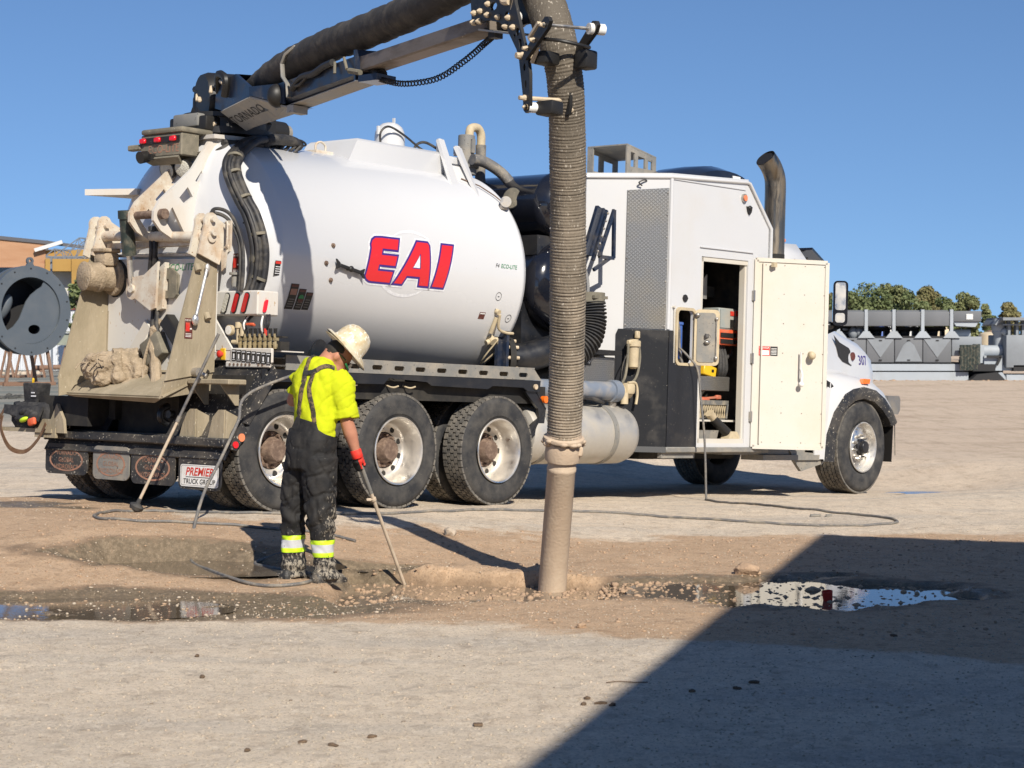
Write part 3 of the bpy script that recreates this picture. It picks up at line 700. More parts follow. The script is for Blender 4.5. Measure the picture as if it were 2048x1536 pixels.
b = B(); b.lathe((0, 0, 0), (0, -1, 0), [(.292, .15), (.300, .18), (.309, .196), (.305, .203), (.294, .203), (.286, .185), (.276, .155), (.262, .125), (.240, .120), (.205, .135), (.165, .148), (.10, .150), (.10, .05), (.29, .05)], 56, close=True)
MR_f = b.mesh('rim', smooth=50); MR_f.materials.append(M['chrome'])
b = B()
for i in range(10):
    a = 2 * PI * i / 10; b.cyl((.143 * math.cos(a), -.145, .143 * math.sin(a)), (.143 * math.cos(a), -.192, .143 * math.sin(a)), .020, .015, 6)
    a = 2 * PI * (i + .5) / 10; b.cyl((.218 * math.cos(a), -.125, .218 * math.sin(a)), (.218 * math.cos(a), -.137, .218 * math.sin(a)), .012, .008, 8)
MN_f = b.mesh('lug_nut', smooth=40); MN_f.materials.append(M['steel'])
b = B(); b.lathe((0, 0, 0), (0, -1, 0), [(.104, .14), (.10, .175), (.078, .185), (.076, .225), (.068, .235), (0, .236)], 28)
MH_f = b.mesh('hub', smooth=40); MH_f.materials.append(M['black'])
def ob(me, parent=None, kind=None):
    o = bpy.data.objects.new(me.name, me); COL.objects.link(o)
    if parent is not None: o.parent = parent
    return tag(o, kind=kind)
rw = random.Random(4)
for s in (-1.37, 0, 1.37):
    for t in (1.112, .755, -.755, -1.112):
        w = ob(MT_r, truck); local(w, (s, t, .52), 0 if t > 0 else PI); w.rotation_euler.y = rw.uniform(0, 6)
        ob(MD_r, w, 'stuff')
        if abs(t) > 1: ob(MR_r, w); ob(MH_r, w); ob(MO_r, w, 'stuff')
        else: ob(MI_r, w)
for t in (1.05, -1.05):
    w = ob(MT_f, truck); local(w, (8.09, t, .56), 0 if t > 0 else PI); w.rotation_euler.y = rw.uniform(0, 6)
    ob(MD_f, w, 'stuff'); ob(MR_f, w); ob(MH_f, w); ob(MN_f, w, 'stuff')
# ---- tank
TR, TU = 1.04, 2.234
def Tc(s, a, r=TR): return Vector((s, r * math.cos(math.radians(a)), TU + r * math.sin(math.radians(a))))
b = B(); prof = []
for k in range(9): a = PI / 2 * k / 8; prof.append((TR * math.sin(a), -1.30 - .40 * math.cos(a)))
prof[-1] = (TR, -1.30); prof += [(TR + .006, -1.285), (TR + .006, -1.265), (TR, -1.25), (TR, 1.86), (TR + .007, 1.875), (TR + .007, 1.90), (TR, 1.915)]
for k in range(1, 9): a = PI / 2 * k / 8; prof.append((TR * math.cos(a), 1.915 + .26 * math.sin(a) * .8))
b.lathe((0, 0, TU), (1, 0, 0), prof, 96)
tank = part(b, 'tank', 'white_tank', smooth=30)
# letters E A I, wrapped on the shell
def wrap(geo, s0, a0, lift):   # x -> s, y -> arc length, on the shell
    b = B(); b.add([Tc(s0 + v.x, a0 + math.degrees(v.y / TR), TR + lift) for v in geo[0]], geo[1]); return b
Eo = [(x * 1.40, y * 1.035) for x, y in [(.30, .385), (.145, .385)] + [(.145 + .10 * math.cos(math.radians(a)) - .035 * (1 - (a - 90) / 90), .285 + .10 * math.sin(math.radians(a))) for a in (110, 135, 160, 180)] + [(.005, .06)] + [(.055 + .055 * math.cos(math.radians(a)), .05 + .05 * math.sin(math.radians(a))) for a in (190, 220, 250)] + [(.06, .0), (.225, .0), (.245, .095), (.105, .095), (.115, .150), (.262, .150), (.280, .235), (.135, .235), (.145, .292), (.283, .292)]]
Ao = [(x * 1.34, y * 1.035) for x, y in [(.0, .0), (.075, .0), (.115, .075), (.245, .075), (.245, .0), (.335, .0), (.335, .36), (.322, .385), (.215, .385)]]
Ai = [(x * 1.34, y * 1.035) for x, y in [(.165, .145), (.245, .145), (.245, .285)]]
Io = [(.0, .0), (.15, .0), (.27, .398), (.122, .398)]
def letters(off, lift, name, m, parent):
    bb = B()
    for (o, inner, s0) in ((Eo, [], -.272), (Ao, [Ai], .102), (Io, [], .608)):
        if off > .001 and inner: inner = [[(p[0] + (.29 - p[0]) * off * 9, p[1] + (.197 - p[1]) * off * 9) for p in inner[0]]]
        if off > .03: inner = []
        g = curve_geo([o] + inner if not (off and inner) else [o], offset=off, bisect=.05)
        if off and inner: g = curve_geo([ofs(o, off)] + inner, bisect=.05)
        elif off: g = curve_geo([ofs(o, off)], bisect=.05)
        bb.v += [tuple(p) for p in wrap(g, s0, -10.9, lift).v]; n0 = len(bb.v) - len(g[0]); bb.f += [tuple(i + n0 for i in f) for f in g[1]]
    return part(bb, name, m, parent, smooth=0)
def ofs(poly, d):   # miter offset of a closed polygon, outward
    n = len(poly); ar = sum(poly[i][0] * poly[(i + 1) % n][1] - poly[(i + 1) % n][0] * poly[i][1] for i in range(n)); sg = 1 if ar > 0 else -1; out = []
    for i in range(n):
        p0 = Vector(poly[i - 1]); p1 = Vector(poly[i]); p2 = Vector(poly[(i + 1) % n])
        e1 = (p1 - p0).normalized(); e2 = (p2 - p1).normalized()
        n1 = Vector((e1.y, -e1.x)) * sg; n2 = Vector((e2.y, -e2.x)) * sg; k = n1 + n2
        k = k / max(.45, k.length_squared) * 2 if k.length > 1e-4 else n1
        k = k / 1.0; out.append((p1.x + k.x * d, p1.y + k.y * d))
    return out
letters(.037, .0025, 'letter_halo', 'lgrey', tank)
letters(.019, .0045, 'letter_outline', 'lblue', tank)
letters(0, .0065, 'letters', 'lred', tank)
# worn swoosh above and below the letters
for nm, (cx, cy, r0, a0, a1, w) in (('swoosh_mark', (.33, .16, .36, 52, 128, .030)), ('swoosh_mark', (.24, .22, .36, 200, 312, .030))):
    n = 26; lp = []
    for sgn in (1, -1):
        for i in range(n + 1):
            t = i / n if sgn > 0 else 1 - i / n; a = math.radians(a0 + (a1 - a0) * t); ww = w * math.sin(PI * t) ** .6 * .5
            lp.append((cx + (r0 * 1.15 + sgn * ww) * math.cos(a), cy + (r0 * .92 + sgn * ww) * math.sin(a)))
    part(wrap(curve_geo([lp], bisect=.05), 0, -10.9, .0015), nm, 'lgrey', tank, smooth=0)
def sticker(s0, a0, w, h, m, name, lift=.002, shear=0.0, parent=None):
    return part(wrap(curve_geo([[(0, 0), (w, 0), (w + shear, h), (shear, h)]], bisect=.05), s0, a0, lift), name, m, parent or tank, smooth=0)
def stext(txt, s0, a0, size, m, name='lettering', lift=.004, align='LEFT', shear=0.0):
    return part(wrap(curve_geo(text=txt, size=size, align=align, shear=shear), s0, a0, lift), name, m, tank, smooth=0)
stext('F4', 1.48, 3.4, .055, 'ink', shear=.3); stext('ECO-LITE', 1.56, 3.4, .056, 'lgreen', shear=.2)
for i, (s0, a0, h, w) in enumerate(((-1.135, -28.5, .235, .095), (-1.028, -28.5, .195, .085), (-.935, -28.3, .165, .08))):
    sticker(s0, a0, w, h, 'ink', 'warning_label'); sticker(s0 + .006, a0 + math.degrees((h - .028) / TR), w - .012, .022, 'dred_brown', 'warning_label', .0035)
    if i == 0: sticker(s0 + .01, a0 + math.degrees((h - .10) / TR), w - .02, .055, 'fadeprint', 'warning_label', .0035)
    for k in range(4): sticker(s0 + .014, a0 + 1.3 + 1.25 * k, w - .03, .007, 'dirty_grey', 'warning_label', .0035)
gd = [(.032 * math.cos(a), .036 * math.sin(a)) for a in np.linspace(0, PI, 14)]
part(wrap(curve_geo([gd], bisect=.02), -.985, -22.6, .0055), 'dial_print', 'lgreen', tank, smooth=0)
part(wrap(curve_geo([[(x, -y) for x, y in gd]], bisect=.02), -.985, -22.75, .0055), 'dial_print', 'dred_brown', tank, smooth=0)
sticker(-1.42 + .06, -12.3, .10, .125, 'ink', 'warning_label'); sticker(-1.355, -6.9, .09, .022, 'dred', 'warning_label', .0035); 
for k in range(4): sticker(-1.35, -11.6 + 1.05 * k, .075, .007, 'lgrey', 'warning_label', .0035)
sticker(1.36, -26.0, .085, .07, 'dred_brown', 'warning_label'); sticker(1.368, -23.2, .07, .012, 'lwhite', 'warning_label', .0035); sticker(1.56, -20.8, .035, .02, 'ink', 'warning_label')
for s0, a0 in ((1.567, -12.85), (1.795, -24.54)):
    ro = [(.042 * math.cos(a), .042 * math.sin(a)) for a in np.linspace(0, 2 * PI, 25)[:-1]]; ri = [(x * .88, y * .88) for x, y in ro]
    part(wrap(curve_geo([ro, ri], bisect=.03), s0, a0, .0025), 'round_mark', 'ink', tank, smooth=0); sticker(s0 - .012, a0 - .3, .024, .008, 'ink', 'round_mark')
b = B()
for s0, a0 in ((-.686, 4.53), (-.765, -4.28), (-.685, -12.25)): b.cyl(Tc(s0, a0, TR - .01), Tc(s0, a0, TR + .012), .024, .020, 10); b.cyl(Tc(s0, a0, TR + .01), Tc(s0, a0, TR + .022), .012, n=6)
part(b, 'tank_plug', 'rust_hub', tank, kind='stuff')
b = B(); p0 = Tc(-.63, -4.6, TR + .035); p1 = Tc(-.36, -7.2, TR + .035)
b.bar(p0, p1, .022, .03, .004); b.cyl(Tc(-.50, -5.9, TR - .01), Tc(-.50, -5.9, TR + .06), .018, n=10); d = (p1 - p0).normalized()
for p, q in ((p0, -1), (p1, 1)):
    b.prism([(0, -.02), (.045, -.045), (.03, 0), (.045, .045), (0, .02)], p, d * q, U_, .02); b.cyl(p, p + T_ * -.05, .01, n=8)
b.ell(Tc(-.50, -5.9, TR + .05), (.03, .02, .028)); part(b, 'sight_bracket', 'ink', tank)
# tank top hardware
b = B()
ft = [(.10, -.36), (1.42, -.36), (1.55, -.30), (1.60, -.15), (1.60, .30), (.10, .36)]
b.loft([[Vector((s, t, 3.05)) for s, t in [(.02, .40), (1.40, .40), (1.56, .34), (1.64, .16), (1.64, -.36), (.02, -.36)]],
        [Vector((s, t, 3.40)) for s, t in [(.24, .36), (1.40, .36), (1.53, .30), (1.60, .14), (1.60, -.32), (.24, -.32)]],
        [Vector((s, t, 3.425)) for s, t in [(.27, .33), (1.39, .33), (1.51, .28), (1.57, .13), (1.57, -.30), (.27, -.30)]]])
part(b, 'manway_box', 'white', tank)
b = B(); b.lathe((1.04, 0, 3.40), U_, [(.150, 0), (.150, .15), (.143, .20), (.12, .245), (.08, .278), (.03, .292), (0, .295)], 32)
b.box((1.03, .06, 3.70), (.012, .03, .06)); b.box((.88, .0, 3.60), (.03, .02, .08)); b.box((1.20, 0, 3.62), (.03, .02, .06)); part(b, 'vent_dome', 'white', tank)
b = B(); b.tube(spl([(.80, .12, 3.42), (.77, .14, 3.55), (.86, .16, 3.62), (1.05, .18, 3.56), (1.25, .2, 3.46), (1.38, .2, 3.42)]), .011)
b.tube(spl([(1.26, .12, 3.42), (1.30, .12, 3.50), (1.42, .14, 3.53), (1.62, .2, 3.44), (1.75, .25, 3.36), (1.80, .3, 3.26)]), .014); part(b, 'dome_line', 'hose_blk', tank)
b = B(); b.box((-.02, .12, 3.265), (.22, .16, .03)); b.tube(spl([(-.06, .12, 3.27), (-.06, .12, 3.34), (.0, .12, 3.37), (.06, .12, 3.34), (.06, .12, 3.27)]), .011, 6); part(b, 'lifting_eye', 'cream', tank)
# white saddle bracket of two gusset plates
b = B()
b.prism([(-.34, -.10), (-.16, .44), (-.07, .44), (-.07, .20), (.0, .14), (.0, .06), (.34, -.24), (.30, -.34)], (1.36, .38, 3.14), T_ * -1 * -1, U_, .03) if False else None
b.slab([(1.30, .62, 3.06), (1.42, .60, 3.06), (1.50, .30, 3.56), (1.42, .30, 3.56)], .035); b.slab([(1.56, .76, 2.93), (1.60, .74, 2.93), (1.74, .32, 3.50), (1.66, .32, 3.52)], .035)
b.box((1.56, .33, 3.36), (.26, .05, .08), ch=.01); b.slab([(1.38, .50, 3.10), (1.62, .76, 2.90), (1.66, .40, 3.30), (1.44, .33, 3.32)], .02)
b.box((1.46, .28, 3.50), (.06, .05, .13), ch=.008); b.box((1.69, .30, 3.47), (.06, .05, .1), ch=.008)
part(b, 'boom_saddle', 'white', tank)
b = B(); b.box((1.50, .255, 3.48), (.012, .04, .1)); b.box((1.58, .29, 3.395), (.2, .03, .012)); part(b, 'rust_streak', 'rust_hub', tank, kind='stuff')
b = B(); b.lathe((2.16, .0, 3.30), U_, [(.11, 0), (.11, .07), (.135, .07), (.135, .10), (.10, .10), (.10, .17), (.085, .18), (.085, .40), (.08, .405), (0, .405)], 24)
b.box((2.16, .09, 3.59), (.05, .03, .14)); part(b, 'relief_valve', 'dirty_grey', tank)
b = B(); b.tube(spl([(2.20, 0, 3.70), (2.22, 0, 3.78), (2.32, 0, 3.80), (2.38, 0, 3.74), (2.385, 0, 3.62)]), .045, 12); part(b, 'relief_elbow', 'filter', tank)
b = B(); b.tube([(2.385, 0, 3.63), (2.385, 0, 3.3), (2.40, .05, 2.8)], .055, 12); part(b, 'drain_hose', 'grey_hose', tank)
b = B(); b.tube(spl([(2.08, .16, 3.44), (2.25, .2, 3.42), (2.42, .3, 3.30), (2.52, .40, 3.1), (2.55, .46, 2.85), (2.56, .5, 2.5)]), .058, 14); part(b, 'tank_hose', 'grey_hose', tank)
b = B(); b.tube([Tc(1.55, 62, TR + .02), Tc(1.7, 55, TR + .025), Tc(1.80, 47, TR + .025), Tc(1.84, 42, TR + .03)], .007, 6); part(b, 'sensor_cable', 'rust_hub', tank)
b = B(); c = Tc(1.85, 41, TR + .05); b.cyl(c, c + Vector((-.05, .05, .0)), .055, n=18); b.box(Tc(1.83, 39, TR + .02), (.1, .05, .05), ch=.01); part(b, 'tank_gauge', 'steel', tank)
b = B(); b.cyl(Tc(1.59, -21, TR), Tc(1.59, -21, TR + .04), .028, n=12); b.tube(spl([Tc(1.60, -22, TR + .05), Tc(1.64, -29, TR + .06), Tc(1.75, -31, TR + .07), Tc(1.86, -31, TR + .08)]), .014, 8)
b.cyl(Tc(1.60, -24, TR + .02), Tc(1.60, -33, TR + .03), .022, n=10); part(b, 'drain_valve', 'filter', tank)
b = B(); b.cyl(Tc(1.66, -37, TR), Tc(1.66, -37, TR + .07), .04, n=12); b.cyl(Tc(1.60, -39, TR + .04), Tc(1.72, -36, TR + .04), .028, n=12)
b.tube(spl([Tc(1.70, -36, TR + .07), Tc(1.76, -42, TR + .08), Tc(1.72, -52, TR + .07), Tc(1.66, -46, TR + .08), Tc(1.70, -36, TR + .07)]), .008, 6); part(b, 'hose_coupling', 'filter', tank)
# tank bottom saddles
b = B(); 
for s in (-.9, .5, 1.7): b.box((s, 0, 1.22), (.14, 1.5, .2)); 
part(b, 'tank_cradle', 'dark', tank)
# ---- deck rail with slots, and the mudguard skirt
b = B(); slots = []
for s in (-.85, -.578, -.305, -.025, .252, .536, .823, 1.115, 1.406, 1.692):
    slots.append([(s + x, 1.262 - .0045 * s - .004 + y) for x, y in rrect(.13, .042, .019)])
holed_plate(b, [(-1.40, 1.33), (1.85, 1.312), (1.965, 1.205), (-1.40, 1.203)], slots, (0, 1.245, 0), S_, U_, .012)
b.box((.26, 1.20, 1.318), (3.2, .10, .01)); part(b, 'deck_rail', 'dirty_grey', smooth=30)
b = B(); b.slab([(-1.40, 1.10, 1.30), (1.80, 1.10, 1.30), (1.80, 1.10, 1.18), (-1.40, 1.10, 1.18)], .02); part(b, 'deck_rail_backing', 'mud')
b = B(); b.prism([(-1.66, 1.205), (1.964, 1.201), (1.95, 1.094), (1.773, 1.094), (1.708, 1.128), (1.26, 1.134), (1.19, 1.102), (.41, 1.115), (.35, 1.146), (-.15, 1.17), (-.21, 1.113), (-1.66, 1.10)], (0, 1.238, 0), S_, U_, .012); part(b, 'skirt_panel', 'black', smooth=30)
b = B(); b.prism([(1.77, 1.094), (1.95, 1.094), (2.09, .93), (2.06, .72), (1.86, .64), (1.80, .72), (1.99, .84), (1.97, .93), (1.82, 1.05)], (0, 1.2, 0), S_, U_, .03)
b.slab([(1.95, .5, 1.094), (1.95, 1.22, 1.094), (2.09, 1.22, .93), (2.09, .5, .93)], .015); b.slab([(2.09, .5, .93), (2.09, 1.22, .93), (1.86, 1.22, .64), (1.86, .5, .64)], .015)
part(b, 'mudguard', 'black', smooth=30)
b = B(); b.cyl((1.88, 1.24, 1.14), (1.88, 1.262, 1.14), .026, n=16); part(b, 'marker_lamp', 'tan_bolt')
b = B(); b.cyl((2.05, 1.20, 1.02), (2.05, 1.25, 1.02), .035, n=16); part(b, 'side_marker_lamp', 'orange', label='bright orange side marker lamp')
b = B()
for s in (-.1, .12, -.62): b.tube(spl([(s, 1.0, 1.16), (s + .02, 1.2, 1.09), (s + .10, 1.22, 1.10)]), .008, 6)
part(b, 'brake_line', 'filter', kind='stuff')
# ---- rear fender plate, steps, bumper, mud flaps
b = B(); pr = [(-1.56, 1.245), (-1.885, .755), (-2.02, .54)]
for (s0, u0), (s1, u1) in zip(pr, pr[1:]): b.slab([(s0, .42, u0), (s0, 1.25, u0), (s1, 1.25, u1), (s1, .42, u1)], .015)
b.slab([(-1.56, .42, 1.245), (-1.56, 1.25, 1.245), (-1.35, 1.25, 1.245), (-1.35, .42, 1.245)], .015)
for (s0, u0), (s1, u1) in zip(pr, pr[1:]):
    b.slab([(s0, 1.252, u0), (s0 + .075, 1.252, u0 - .075), (s1 + .085, 1.252, u1 - .02), (s1, 1.252, u1)], .012)
part(b, 'rear_fender', 'black_spat', smooth=30)
b = B(); b.slab([(-1.56, -.42, 1.245), (-1.56, -1.25, 1.245), (-1.885, -1.25, .755), (-1.885, -.42, .755)], .015); b.slab([(-1.885, -.42, .755), (-1.885, -1.25, .755), (-2.02, -1.25, .54), (-2.02, -.42, .54)], .015)
b.slab([(-1.56, -.42, 1.245), (-1.56, -1.25, 1.245), (1.9, -1.25, 1.245), (1.9, -.42, 1.245)], .02)
part(b, 'rear_fender', 'black', smooth=30)
b = B(); b.box((-1.80, 0, .85), (.06, .86, .62)); b.slab([(-1.98, -1.2, .62), (-1.98, 1.2, .62), (-1.7, 1.2, .64), (-1.7, -1.2, .64)], .02); part(b, 'rear_crossplate', 'dark')
b = B(); b.box((-1.93, .99, 1.085), (.20, .52, .045), ch=.008)
b.prism([(-.0, 0), (.20, 0), (.20, -.17), (.16, -.17)], (-2.02, .76, 1.062), S_, U_, .012); b.prism([(-.0, 0), (.20, 0), (.20, -.17), (.16, -.17)], (-2.02, 1.14, 1.062), S_, U_, .012); part(b, 'boarding_step', 'mud', smooth=30)
for t0, w in ((.66, .22), (1.02, .2)):
    b = B(); b.prism([(0, 0), (.2, 0), (.2, .24), (.13, .24), (.06, .18)][::-1], (-2.03, t0, .615), T_, U_, .02) ; b.slab([(-2.03, t0 + .2, .615), (-2.03, t0 + .2, .85), (-1.9, t0 + .2, .80), (-1.9, t0 + .2, .615)], .012)
    part(b, 'step_gusset', 'mud', smooth=30)
b = B(); b.box((-2.02, .03, .585), (.10, 2.44, .075), ch=.012); b.slab([(-1.97, -1.2, .548), (-1.97, 1.24, .548), (-2.03, 1.24, .44), (-2.03, -1.2, .44)], .02); b.box((-1.90, .03, .625), (.2, 2.40, .012)); part(b, 'rear_bumper', 'black_spat')
b = B(); b.cyl((-1.95, 1.256, .57), (-1.95, 1.275, .57), .028, n=18); part(b, 'side_reflector', 'red_lamp'); b = B(); b.cyl((-1.885, 1.256, .63), (-1.885, 1.272, .63), .034, n=18); part(b, 'side_reflector', 'amber_dusty')
b = B(); b.cyl((-1.84, .40, .80), (-1.95, .40, .80), .035, n=12); b.tube(spl([(-1.95, .40, .87), (-2.02, .40, .84), (-2.03, .40, .76), (-1.96, .40, .72)]), .03, 10); part(b, 'tow_hook', 'black')
FL = [(-1.19, -.58, .235, .0), (-.50, .0, .215, .0), (.03, .61, .20, .0), (.66, 1.20, .185, .0)]
for i, (t0, t1, u0, k) in enumerate(FL):
    b = B(); w = t1 - t0; c = (t0 + t1) / 2; h = .505 - u0
    b.prism([(x, y) for x, y in rrect(w, h, .06, 5)], (-2.03 + .0 * i, c, u0 + h / 2), T_, U_, .012)
    fl = part(b, 'mud_flap', 'black_spat' if i in (0, 2) else 'dirty_grey' if i == 1 else 'black_spat', smooth=30)
    o = Vector((-2.0385, c, u0 + h * .47))
    if i < 3:
        ro = [(w * .40 * math.cos(a), h * .37 * math.sin(a)) for a in np.linspace(0, 2 * PI, 33)[:-1]]; ri = [(x * .90, y * .87) for x, y in ro]
        bb = B(); decal(bb, curve_geo([ro, ri]), o, T_, U_)
        for k, (tx, sz) in enumerate((('TORNADO', .058), ('GLOBAL', .058), ('HYDROVACS', .058))): decal(bb, curve_geo(text=tx, size=sz), o + U_ * (.062 - .062 * k), T_, U_)
        part(bb, 'flap_print', 'fadeprint', fl, smooth=0)
    else:
        bb = B(); decal(bb, curve_geo([[(x, y) for x, y in rrect(w * .93, h * .62, .03)]]), o - U_ * .035, T_, U_); part(bb, 'flap_plate', 'ink', fl, smooth=0, label='white plate with PREMIER TRUCK GROUP lettering')
        bb = B(); decal(bb, curve_geo([[(x, y) for x, y in rrect(w * .90, h * .575, .027)], [(x, y) for x, y in rrect(w * .865, h * .52, .022)]]), o - U_ * .035 + NS * .001, T_, U_); decal(bb, curve_geo([[(x, y) for x, y in rrect(w * .85, h * .50, .02)]]), o - U_ * .035 + NS * .001, T_, U_); part(bb, 'plate_face', 'lwhite', fl, smooth=0)
        bb = B(); g = curve_geo(text='PREMIER', size=.094, shear=.25, offset=.0022); decal(bb, g, o + NS * .0022 - U_ * .005, T_, U_); part(bb, 'plate_lettering', 'dred', fl, smooth=0)
        bb = B(); g = curve_geo(text='TRUCK GROUP', size=.058, shear=.12, offset=.001); decal(bb, g, o + NS * .0022 - U_ * .085, T_, U_); bb.box(o + NS * .002 - U_ * .047, (.001, .34, .005)); part(bb, 'plate_lettering', 'ink', fl, smooth=0)
# ---- rear door, chute, hinges
b = B(); b.prism([(-.71, 2.16), (.71, 2.13), (.71, 1.34), (.5, 1.15), (-.45, 1.15), (-.71, 1.36)], (-1.735, 0, 0), T_, U_, .05)
b.slab([(-1.36, -.74, 2.30), (-1.36, .74, 2.28), (-1.73, .71, 2.16), (-1.73, -.71, 2.18)], .02)
door = part(b, 'rear_door', 'white_rear', smooth=30)
b = B(); b.cyl((-1.86, -.74, 2.365), (-1.86, .80, 2.30), .045, n=14); b.box((-1.80, 0, 2.27), (.08, 1.3, .05)); part(b, 'hinge_bar', 'cream', door)
for t in (-.72, .72):
    b = B()
    for dt in (-.07, .05):
        b.prism([(-.13, -.16), (.10, -.24), (.19, .02), (.17, .10)] + [(x, y) for x, y in arc2(.0, .12, .075, 20, 200, 6)], (-1.86, t + dt, 2.33 - .02 * t), S_, U_, .022)
    b.cyl((-1.86, t - .13, 2.34), (-1.86, t + .11, 2.34), .03, n=10); b.cyl((-1.86, t - .12, 2.45), (-1.86, t + .10, 2.45), .022, n=10)
    part(b, 'hinge_bracket', 'cream', door)
b = B(); b.prism([(.0, -.14), (.055, -.14), (.055, .12), (.0, .12)], (-1.72, .82, 2.33), T_, U_, .02)
for dt, du in ((.025, .08), (.025, -.10)): b.cyl((-1.71, .82 + dt, 2.33 + du), (-1.75, .82 + dt, 2.33 + du), .017, n=8)
b.tube(spl([(-1.75, .83, 2.43), (-1.77, .88, 2.42), (-1.77, .88, 2.24), (-1.75, .83, 2.22)]), .008, 6); b.slab([(-1.73, .78, 2.2), (-1.73, .85, 2.2), (-1.73, .83, 2.05), (-1.73, .79, 2.02)], .015); part(b, 'hinge_plate', 'cream', door)
# side plates of the mud chute and its floor
def chute_side(t, sgn):
    b = B(); x = t
    b.slab([(-1.925, x, 2.29), (-1.742, x, 2.27), (-1.742, x, 1.17), (-2.27, x, 1.08)], .014, sgn)
    b.slab([(-1.742, x, 1.17), (-2.27, x, 1.08), (-2.285, x - sgn * .03, .93), (-1.742, x - sgn * .02, 1.01)], .014, sgn); return b
b = chute_side(.72, 1)
for u in (2.06, 1.66): b.cyl((-1.97 + (2.06 - u) * .3, .735, u), (-1.97 + (2.06 - u) * .3, .765, u - .05), .028, n=10)
cs = part(b, 'chute_side', 'mud', smooth=30)
b = B(); b.cyl((-1.885, .775, 2.05), (-2.0, .775, 1.60), .016, n=10); b.ell((-2.0, .775, 1.60), (.035, .03, .05)); b.ell((-1.885, .775, 2.04), (.024, .02, .04)); part(b, 'latch_pin', 'chrome', cs)
b = B(); b.cyl((-1.96, .73, 1.16), (-1.96, .80, 1.16), .04, n=12); b.cyl((-1.96, .80, 1.16), (-1.93, .86, 1.13), .02, n=8); part(b, 'chute_bolt', 'steel', cs)
def wlabel(o, ux, uy, w, h, par):
    bb = B(); decal(bb, curve_geo([[(0, 0), (w, 0), (w, h), (0, h)]]), o, ux, uy); nz = -Vector(ux).cross(Vector(uy)).normalized(); part(bb, 'danger_label', 'dred_brown', par, smooth=0)
    bb = B(); decal(bb, curve_geo([[(w * .12, h * .35), (w * .62, h * .35), (w * .62, h * .78), (w * .12, h * .78)]]), Vector(o) + nz * .0015, ux, uy); part(bb, 'label_print', 'dred', par, smooth=0)
    bb = B(); decal(bb, curve_geo(text='DANGER', size=w * .24), Vector(o) + nz * .0015 + Vector(ux) * w * .5 + Vector(uy) * h * .9, ux, uy)
    for k in range(3): decal(bb, curve_geo([[(w * .12, h * (.08 + .07 * k)), (w * .85, h * (.08 + .07 * k)), (w * .85, h * (.105 + .07 * k)), (w * .12, h * (.105 + .07 * k))]]), Vector(o) + nz * .0015, ux, uy)
    decal(bb, curve_geo([[(w * .66, h * .45), (w * .9, h * .45), (w * .9, h * .52), (w * .66, h * .52)]]), Vector(o) + nz * .0015, ux, uy); part(bb, 'label_print', 'lwhite', par, smooth=0)
wlabel(Vector((-2.08, .7375, 1.44)), S_, U_, .085, .17, cs)
b = chute_side(-.72, -1); b2 = part(b, 'chute_side', 'mud', smooth=30)
b = B(); b.slab([(-1.742, -.72, 1.19), (-1.742, .72, 1.16), (-2.27, .72, .94), (-2.20, -.72, .95)], .014); b.slab([(-2.20, -.72, .95), (-2.27, .72, .94), (-2.25, .60, .90), (-2.15, -.62, .93)], .014)
b.slab([(-1.742, -.74, 1.7), (-1.742, -.70, 1.7), (-1.742, -.70, 1.19), (-1.742, -.74, 1.19)], .02)
part(b, 'chute_floor', 'mud', smooth=30)
# tarp-wrapped muddy nozzle bundle lying in the chute
b = B()
b.cyl((-2.10, -.42, 1.19), (-1.80, -.20, 1.23), .115, .15, 18); b.ell((-2.12, -.44, 1.19), (.09, .12, .12)); b.cyl((-1.98, -.33, 1.21), (-1.92, -.28, 1.215), .155, n=18); b.ell((-2.08, -.36, 1.08), (.09, .11, .06)); b.ell((-1.95, -.22, 1.10), (.12, .1, .07)); b.ell((-1.86, -.12, 1.16), (.1, .1, .12)); b.ell((-2.16, -.40, 1.26), (.05, .07, .05))
roughen(b, 'muddy_bundle', 'mud_lump', door, .012, .020, 13)
b = B(); rj = random.Random(12)
for k in range(9):
    a0 = Vector((-2.18 + rj.uniform(-.03, .25), -.46 + rj.uniform(0, .3), 1.16 + rj.uniform(0, .14))); b.tube(spl([a0, a0 + Vector((rj.uniform(-.08, 0), rj.uniform(-.09, .05), rj.uniform(-.02, .06))), a0 + Vector((rj.uniform(-.12, -.02), rj.uniform(-.12, .08), rj.uniform(-.10, .02)))], 5), .006, 5)
tag(part(b, 'loose_twine', 'mud_lump', door), kind='stuff')
b = B(); b.tube(spl([(-1.79, .04, 1.62), (-1.86, .0, 1.4), (-1.88, -.04, 1.2), (-1.92, .02, 1.02)]), .014, 6); b.tube(spl([(-1.79, .06, 1.62), (-1.84, .02, 1.45), (-1.86, .10, 1.2), (-1.95, .22, 1.02), (-2.05, .28, .99)]), [.02, .02, .022, .02, .03, .05, .04, .03, .02, .02, .03, .04, .03, .03, .04, .05, .05, .05, .05, .05, .05, .055, .055, .06, .06, .06, .06, .06, .05, .05, .05, .05, .04][:33], 8)
b.ell((-1.9, -.16, 1.05), (.12, .12, .05)); part(b, 'tied_rope', 'mud_lump', door)
b = B(); b.bar((-1.80, -.36, 1.22), (-1.80, -.06, 1.58), .05, .13, .01); part(b, 'chute_strut', 'white_dusty', door)
b = B(); b.bar((-1.80, .56, 1.22), (-1.80, .16, 1.62), .10, .13, .01); part(b, 'hydraulic_bay', 'ink', door)
b = B(); b.box((-1.80, .02, 1.36), (.12, .26, .22), Euler((.5, 0, 0)).to_matrix(), ch=.02); part(b, 'clevis_box', 'olive', door)
b = B(); b.bar((-1.82, .60, 1.14), (-1.82, .42, 1.42), .03, .1, .01); part(b, 'chute_strut', 'white_dusty', door)
